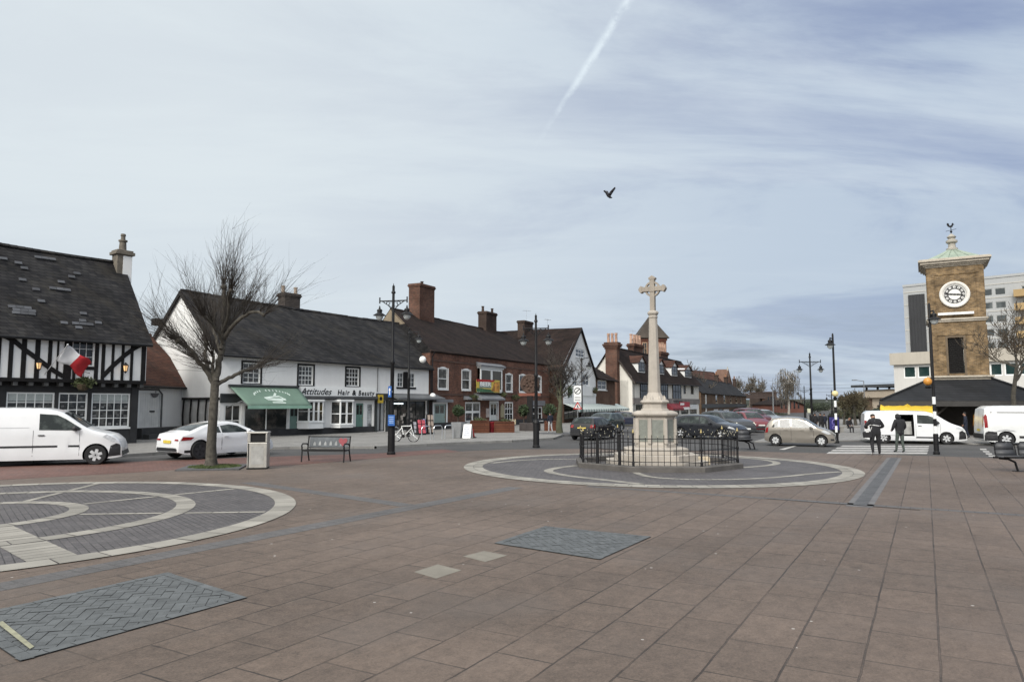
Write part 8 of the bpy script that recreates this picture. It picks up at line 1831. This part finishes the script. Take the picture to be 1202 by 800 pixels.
# ================================================================== 18. trees
BARK = plain('bark', (.062, .056, .046), .95, .5, 7, 1.0, 11, streak=.7); TWIG = plain('twig_bark', (.048, .041, .035), .95, .3, 4); BARK_G = plain('bark_mossy', (.060, .062, .038), .95, .35, 4, .6, 22); BIRCH = plain('birch_bark', (.30, .28, .25), .9, .4, 6)
TWIG_P = plain('twig_pale', (.12, .105, .085), .95, .3, 4)
def limb(b, pts, r0, r1, n=8, rn=random, wob=.03):
    P = [Vector(q) for q in pts]; Q = []
    for k in range(len(P) - 1):
        p0, p1, p2, p3 = P[max(k-1, 0)], P[k], P[k+1], P[min(k+2, len(P)-1)]
        for j in range(4):
            f = j / 4; Q.append(.5 * ((2*p1) + (p2-p0)*f + (2*p0-5*p1+4*p2-p3)*f*f + (3*p1-p0-3*p2+p3)*f**3) + Vector((rn.gauss(0, 1), rn.gauss(0, 1), rn.gauss(0, 1))) * wob * r0)
    Q.append(P[-1]); m_ = len(Q) - 1
    b.tube(Q, [r0 + (r1 - r0) * (k / m_) ** .8 for k in range(len(Q))], n); return Q
def shoot(b, p, d, L, r, rn, depth=1, up=.25, n=3):
    pts = [p]; q = p.copy(); d = d.normalized(); k_ = 5
    for k in range(k_):
        d = (d + Vector((rn.gauss(0, .10), rn.gauss(0, .10), rn.gauss(0, .06) + up * .10))).normalized(); q = q + d * L / k_; pts.append(q.copy())
    b.tube(pts, [r * (1 - .80 * k / k_) for k in range(k_ + 1)], n, cap=False)
    if depth:
        for j in range(rn.randint(1, 3)):
            i = rn.randint(1, k_ - 1); dd = (d + Vector((rn.gauss(0, .5), rn.gauss(0, .5), rn.gauss(.1, .35)))).normalized(); shoot(b, pts[i], dd, L * rn.uniform(.3, .55), r * .55, rn, depth - 1, up, 3)
# the pollarded tree on the left
D = 24.0; rn = random.Random(21); base = G(247.3, 548.3); D = base.y
def T(u, v, dy=0.0): px, py = 170 + u / 2.667, 260 + v / 2.667; q = at(px, py, D + dy); return q - Vector((base.x, base.y, 0))
t = thing('pollarded_tree', 'bare pollarded street tree with a fan of thin shoots, in front of the white coupe', 'tree', (base.x, base.y, 0), 0)
b = MB(); 
b.tube([T(207, 775), T(208, 745), T(208, 700), T(213, 620), T(217, 560), T(220, 500), T(222, 470)], [.25, .185, .158, .146, .138, .135, .125], 12)
limbs = [([(216, 510), (196, 470), (165, 435), (145, 402), (118, 384), (104, 374)], .12, .065, 0, -.7), ([(212, 500), (196, 455), (190, 420), (194, 382)], .10, .06, 0, .6), ([(216, 490), (212, 455), (216, 420)], .09, .055, 0, -.3), ([(222, 500), (234, 440), (243, 390), (247, 330), (248, 262), (247, 205)], .155, .07, 0, .2), ([(240, 400), (256, 345), (282, 300), (306, 272)], .10, .055, 0, .9), ([(246, 380), (230, 345), (204, 312), (184, 298)], .09, .055, 0, -.8), ([(244, 370), (276, 325), (318, 292), (352, 282), (372, 292)], .10, .05, 0, -.9), ([(226, 510), (262, 490), (300, 472), (332, 462), (358, 448)], .095, .055, 0, .8), ([(240, 420), (222, 360), (214, 320), (220, 290)], .08, .05, 0, 1.2), ([(246, 340), (262, 290), (262, 240), (270, 215)], .08, .045, 0, -1.1)]
heads = []
for P, r0, r1, y0, y1 in limbs:
    pts = [T(u, v, y0 + (y1 - y0) * k / (len(P) - 1)) for k, (u, v) in enumerate(P)]; Q = limb(b, pts, r0 * .78, r1 * .8, 9, rn, .16); heads.append((Q[-1], (Q[-1] - Q[-4]).normalized(), r1)); 
    for k in (int(len(Q) * .42), int(len(Q) * .58), int(len(Q) * .78)): heads.append((Q[k], (Q[k] - Q[k-2]).normalized(), r1 * .7))
for q, d, r in heads[::3] + heads[1::3]: b.ball(q, r * 1.45, n=9, k=6)
b.build('trunk', BARK, t, smooth=60)
b = MB(); cen = T(236, 440)
for q, d, r in heads:
    big = r > .044
    for k in range(34 if big else 17):
        out = (q - cen); out.z *= .6; out = out.normalized() if out.length > .01 else d
        dd = (d * .35 + out * 1.0 + Vector((rn.gauss(0, .42), rn.gauss(0, .42), rn.gauss(.50, .34)))).normalized()
        shoot(b, q + dd * r * .8, dd, rn.uniform(.7, 2.5) * (1.0 if big else .75), rn.uniform(.005, .0105), rn, 1, .35)
b.build('crown', TWIG, t)
def bare_tree(name, label, loc, h, r, seed, spread=.55, trunk=.35, levels=4, kids=4, twig=TWIG, bark=BARK, droop=0.0, group=None, minr=.006, lean=0.0, fork=3, n0=8):
    rn = random.Random(seed); t = thing(name, label, 'tree', loc, 0, group); tb, cb_ = MB(), MB()
    def grow(p, d, L, r, lv):
        pts = [p]; q = p.copy(); k_ = 5 if lv > 1 else 4
        for k in range(k_):
            g = .14 if lv >= levels else .10
            d = (d + Vector((rn.gauss(0, .13), rn.gauss(0, .13), rn.gauss(0, .08) + (g if not droop else (.14 if lv > 2 else -droop))))).normalized(); q = q + d * L / k_; pts.append(q.copy())
        rr = [max(minr, r * (1 - .55 * k / k_)) for k in range(k_ + 1)]
        (tb if lv >= levels - 1 else cb_).tube(pts, rr, n0 if lv >= levels else (5 if lv > 1 else 3), cap=lv >= levels)
        if lv == 0: return
        for j in range(kids + (rn.random() < .5)):
            i = rn.randint(2, k_) if lv < levels else k_ - (j % 2); u = Vector((rn.gauss(0, 1), rn.gauss(0, 1), rn.gauss(.15, .5))).normalized()
            grow(pts[i], (d * (1 - spread) + u * spread).normalized(), L * rn.uniform(.50, .78) * (1.0 if lv < levels else 1.15 * (1 - trunk)), rr[i] * rn.uniform(.55, .75), lv - 1)
        if lv < levels: grow(pts[-1], d, L * .7, rr[-1] * .8, lv - 1)
    tr = h * trunk
    grow(Vector((0, 0, 0)), Vector((lean, 0, 1)).normalized(), tr, r, levels)
    zmax = max(v.z for v in cb_.v) if cb_.v else h; k = h / zmax
    for m_ in (tb, cb_):
        for v in m_.v: v.x *= (k + 1) / 2; v.y *= (k + 1) / 2; v.z *= k
    tb.build('trunk', bark, t, smooth=60); cb_.build('crown', twig, t); return t
q = G(657, 510.3); bare_tree('street_tree', 'bare spreading street tree with a mossy trunk, beside the pub and black hatchback', (q.x, q.y, .1), zat(402, q.y), .22, 9, .62, .34, 4, 4, TWIG, BARK_G, minr=.011)
b = MB(); b.lathe([(1.6, .0), (1.6, .13), (1.4, .14)], 20, q.x, q.y); tag(b.build('tree_base', plain('pit_stone', (.075, .075, .078), .85, .25, 3, .2, 30)), kind='structure')
p = gx(1193, 42.5); bare_tree('street_tree', 'bare grey-brown tree in front of the office tower at the right edge', (p.x, p.y, 0), zat(345, 42.5), .17, 14, .55, .40, 4, 4, plain('twig_brown', (.085, .068, .050), .95, .3, 4), BARK, minr=.012, lean=-.04)
for k, (px, D, yt, r, sd_, lb) in enumerate(((990, 72, 463, .12, 31, 'leftmost thin bare hedge tree beside the pale beacon'), (997, 74, 459, .12, 32, 'bare hedge tree second from the left beyond the crossing'), (1003.5, 70, 456, .14, 33, 'tallest bare olive-tinged hedge tree beyond the crossing'), (1010, 73, 458, .12, 34, 'bare hedge tree second from the right beyond the crossing'), (1016, 71, 464, .11, 35, 'rightmost bare hedge tree, nearest the beige building'))):
    p = gx(px, D); bare_tree('hedge_tree', lb, (p.x, p.y, .05), zat(yt, D), r, sd_, .5, .30, 3, 6, plain('twig_olive', (.072, .058, .034), .95, .35, 3), BARK, group='bare hedge trees beyond the crossing', minr=.02, n0=6)
    leafball('', '', '', (0, 0, zat(yt, D) * .52), 1.0, 1.0, zat(yt, D) * .38, 340, plain('leaf_dry', (.055, .048, .022), .8, .3, 3, rnd=.5), .09, parent=bpy.data.objects[[o.name for o in bpy.data.objects if o.name.startswith('hedge_tree')][-1]], seed=sd_, hollow=.1)
p = gx(925.5, 150); 
def birch(name, label, loc, h, seed, spreadx):
    rn = random.Random(seed); t = thing(name, label, 'tree', loc, 0); b, c_ = MB(), MB(); pts = [Vector((0, 0, 0)), Vector((.1, 0, h * .3)), Vector((.0, .1, h * .6)), Vector((.3, 0, h * .92))]; Q = limb(b, pts, .3, .05, 7, rn)
    for k in range(26):
        q = Q[rn.randint(5, len(Q) - 1)]; a = rn.uniform(0, 2 * PI); L_ = rn.uniform(.5, 1) * spreadx; top_ = q + Vector((math.cos(a) * L_ * .6, math.sin(a) * L_ * .6, rn.uniform(.8, 2.4))); tip = top_ + Vector((math.cos(a) * L_ * .5, math.sin(a) * L_ * .5, -.6)); B_ = limb(b, [q, q.lerp(top_, .6), top_, tip], .07, .03, 4, rn, .05)
        for j in range(15):
            s = B_[rn.randint(3, len(B_) - 1)] + Vector((rn.gauss(0, .25), rn.gauss(0, .25), 0)); ln = rn.uniform(1.2, 4.2); c_.tube([s, s + Vector((rn.gauss(0, .15), rn.gauss(0, .15), -ln * .4)), s + Vector((rn.gauss(0, .25), rn.gauss(0, .25), -ln))], [.035, .028, .018], 3, cap=False)
    b.build('trunk', BIRCH, t, smooth=60); c_.build('crown', TWIG_P, t); return t
birch('weeping_birch', 'weeping birch with drooping pale bare twigs in front of the rust brick building', (p.x, p.y, 0), zat(440, 150), 3, 2.6)
for k, (px, D, yt, sd_, lb) in enumerate(((868, 250, 440, 41, 'large bare pale-twigged tree left of the footbridge end'), (880, 260, 438, 42, 'tall bare tree over the middle of the footbridge'), (891, 250, 441, 43, 'bare tree above the right half of the footbridge'), (858, 255, 446, 44, 'bare tree just beyond the terrace roof'), (913, 240, 452, 45, 'small bare tree right of the dark brown block'), (822, 160, 421, 46, 'lone bare tree top rising behind the white inn roof'), (941, 300, 462, 47, 'distant bare tree left of the far twin-arm lamp'), (1000, 330, 463, 48, 'distant bare tree behind the hedge trees'))):
    p = gx(px, D); bare_tree('bare_tree', lb, (p.x, p.y, 0), zat(yt, D), .35, sd_, .62, .30, 4 if k < 4 else 3, 4, TWIG_P if k < 4 else plain('twig_far', (.085, .073, .06), .95, .3, 2), plain('bark_far', (.12, .10, .085), .95, .3, 2), group='bare trees at the far end of the street', minr=.045, n0=5)
for k, (px, D, yt, rx, lb) in enumerate(((948, 190, 470.5, 5.5, 'dark evergreen shrub mass left of the blue information panel'), (935, 230, 473, 6, 'low dark shrubs beyond the rust brick building'), (962, 210, 471.5, 5, 'dark evergreen shrubs behind the distant walkers'), (1000, 100, 480, 3.4, 'low evergreen hedge under the bare hedge trees'), (1038, 95, 478, 2.0, 'dark clipped hedge left of the pavilion roof'), (878, 150, 484, 4, 'dark hedge behind the parked red car'), (903, 140, 485, 4, 'dark hedge behind the pale silver car'))):
    p = gx(px, D); z = zat(yt, D); leafball('evergreen_shrub', lb, 'shrub', (p.x, p.y, z * .45), rx, 2.5, z * .62, 1300, plain('shrub_dark', (.026, .034, .018), .8, .3, .6, rnd=.5), .24, 'dark shrubs at the end of the street', seed=60 + k, hollow=.3)
# the bird in the sky
q = at(714.5, 230, 22); t = thing('pigeon', 'dark pigeon in flight with raised wings above the memorial cross', 'bird', q, .5); t.scale = (.8, .8, .8)
b = MB(); b.tube([(-.13, 0, .10), (-.10, 0, .06), (-.03, 0, 0), (.07, 0, -.045), (.13, 0, -.05), (.16, 0, -.045)], [.008, .032, .048, .046, .026, .016], 8); b.tube([(.15, 0, -.045), (.185, 0, -.052)], [.010, .002], 5); b.prism([(-.10, .07), (-.24, .17), (-.20, .20), (-.07, .09)], 'y', -.03, .03); b.build('body', plain('pigeon_dark', (.022, .022, .026), .7, .3, 12), t, smooth=50)
for s in (-1, 1):
    b = MB(); P0 = [(.07, s * .03, -.01), (.11, s * .13, .12), (.16, s * .24, .26), (.12, s * .27, .30)]; P1 = [(-.06, s * .03, .03), (-.04, s * .14, .12), (.03, s * .22, .22), (.10, s * .27, .30)]
    for k in range(3): b.poly([P0[k], P0[k+1], P1[k+1], P1[k]])
    o = b.build('wing', plain('pigeon_grey', (.035, .035, .042), .7, .3, 12), t, smooth=50, fixn=False); o.modifiers.new('s', 'SOLIDIFY').thickness = .012
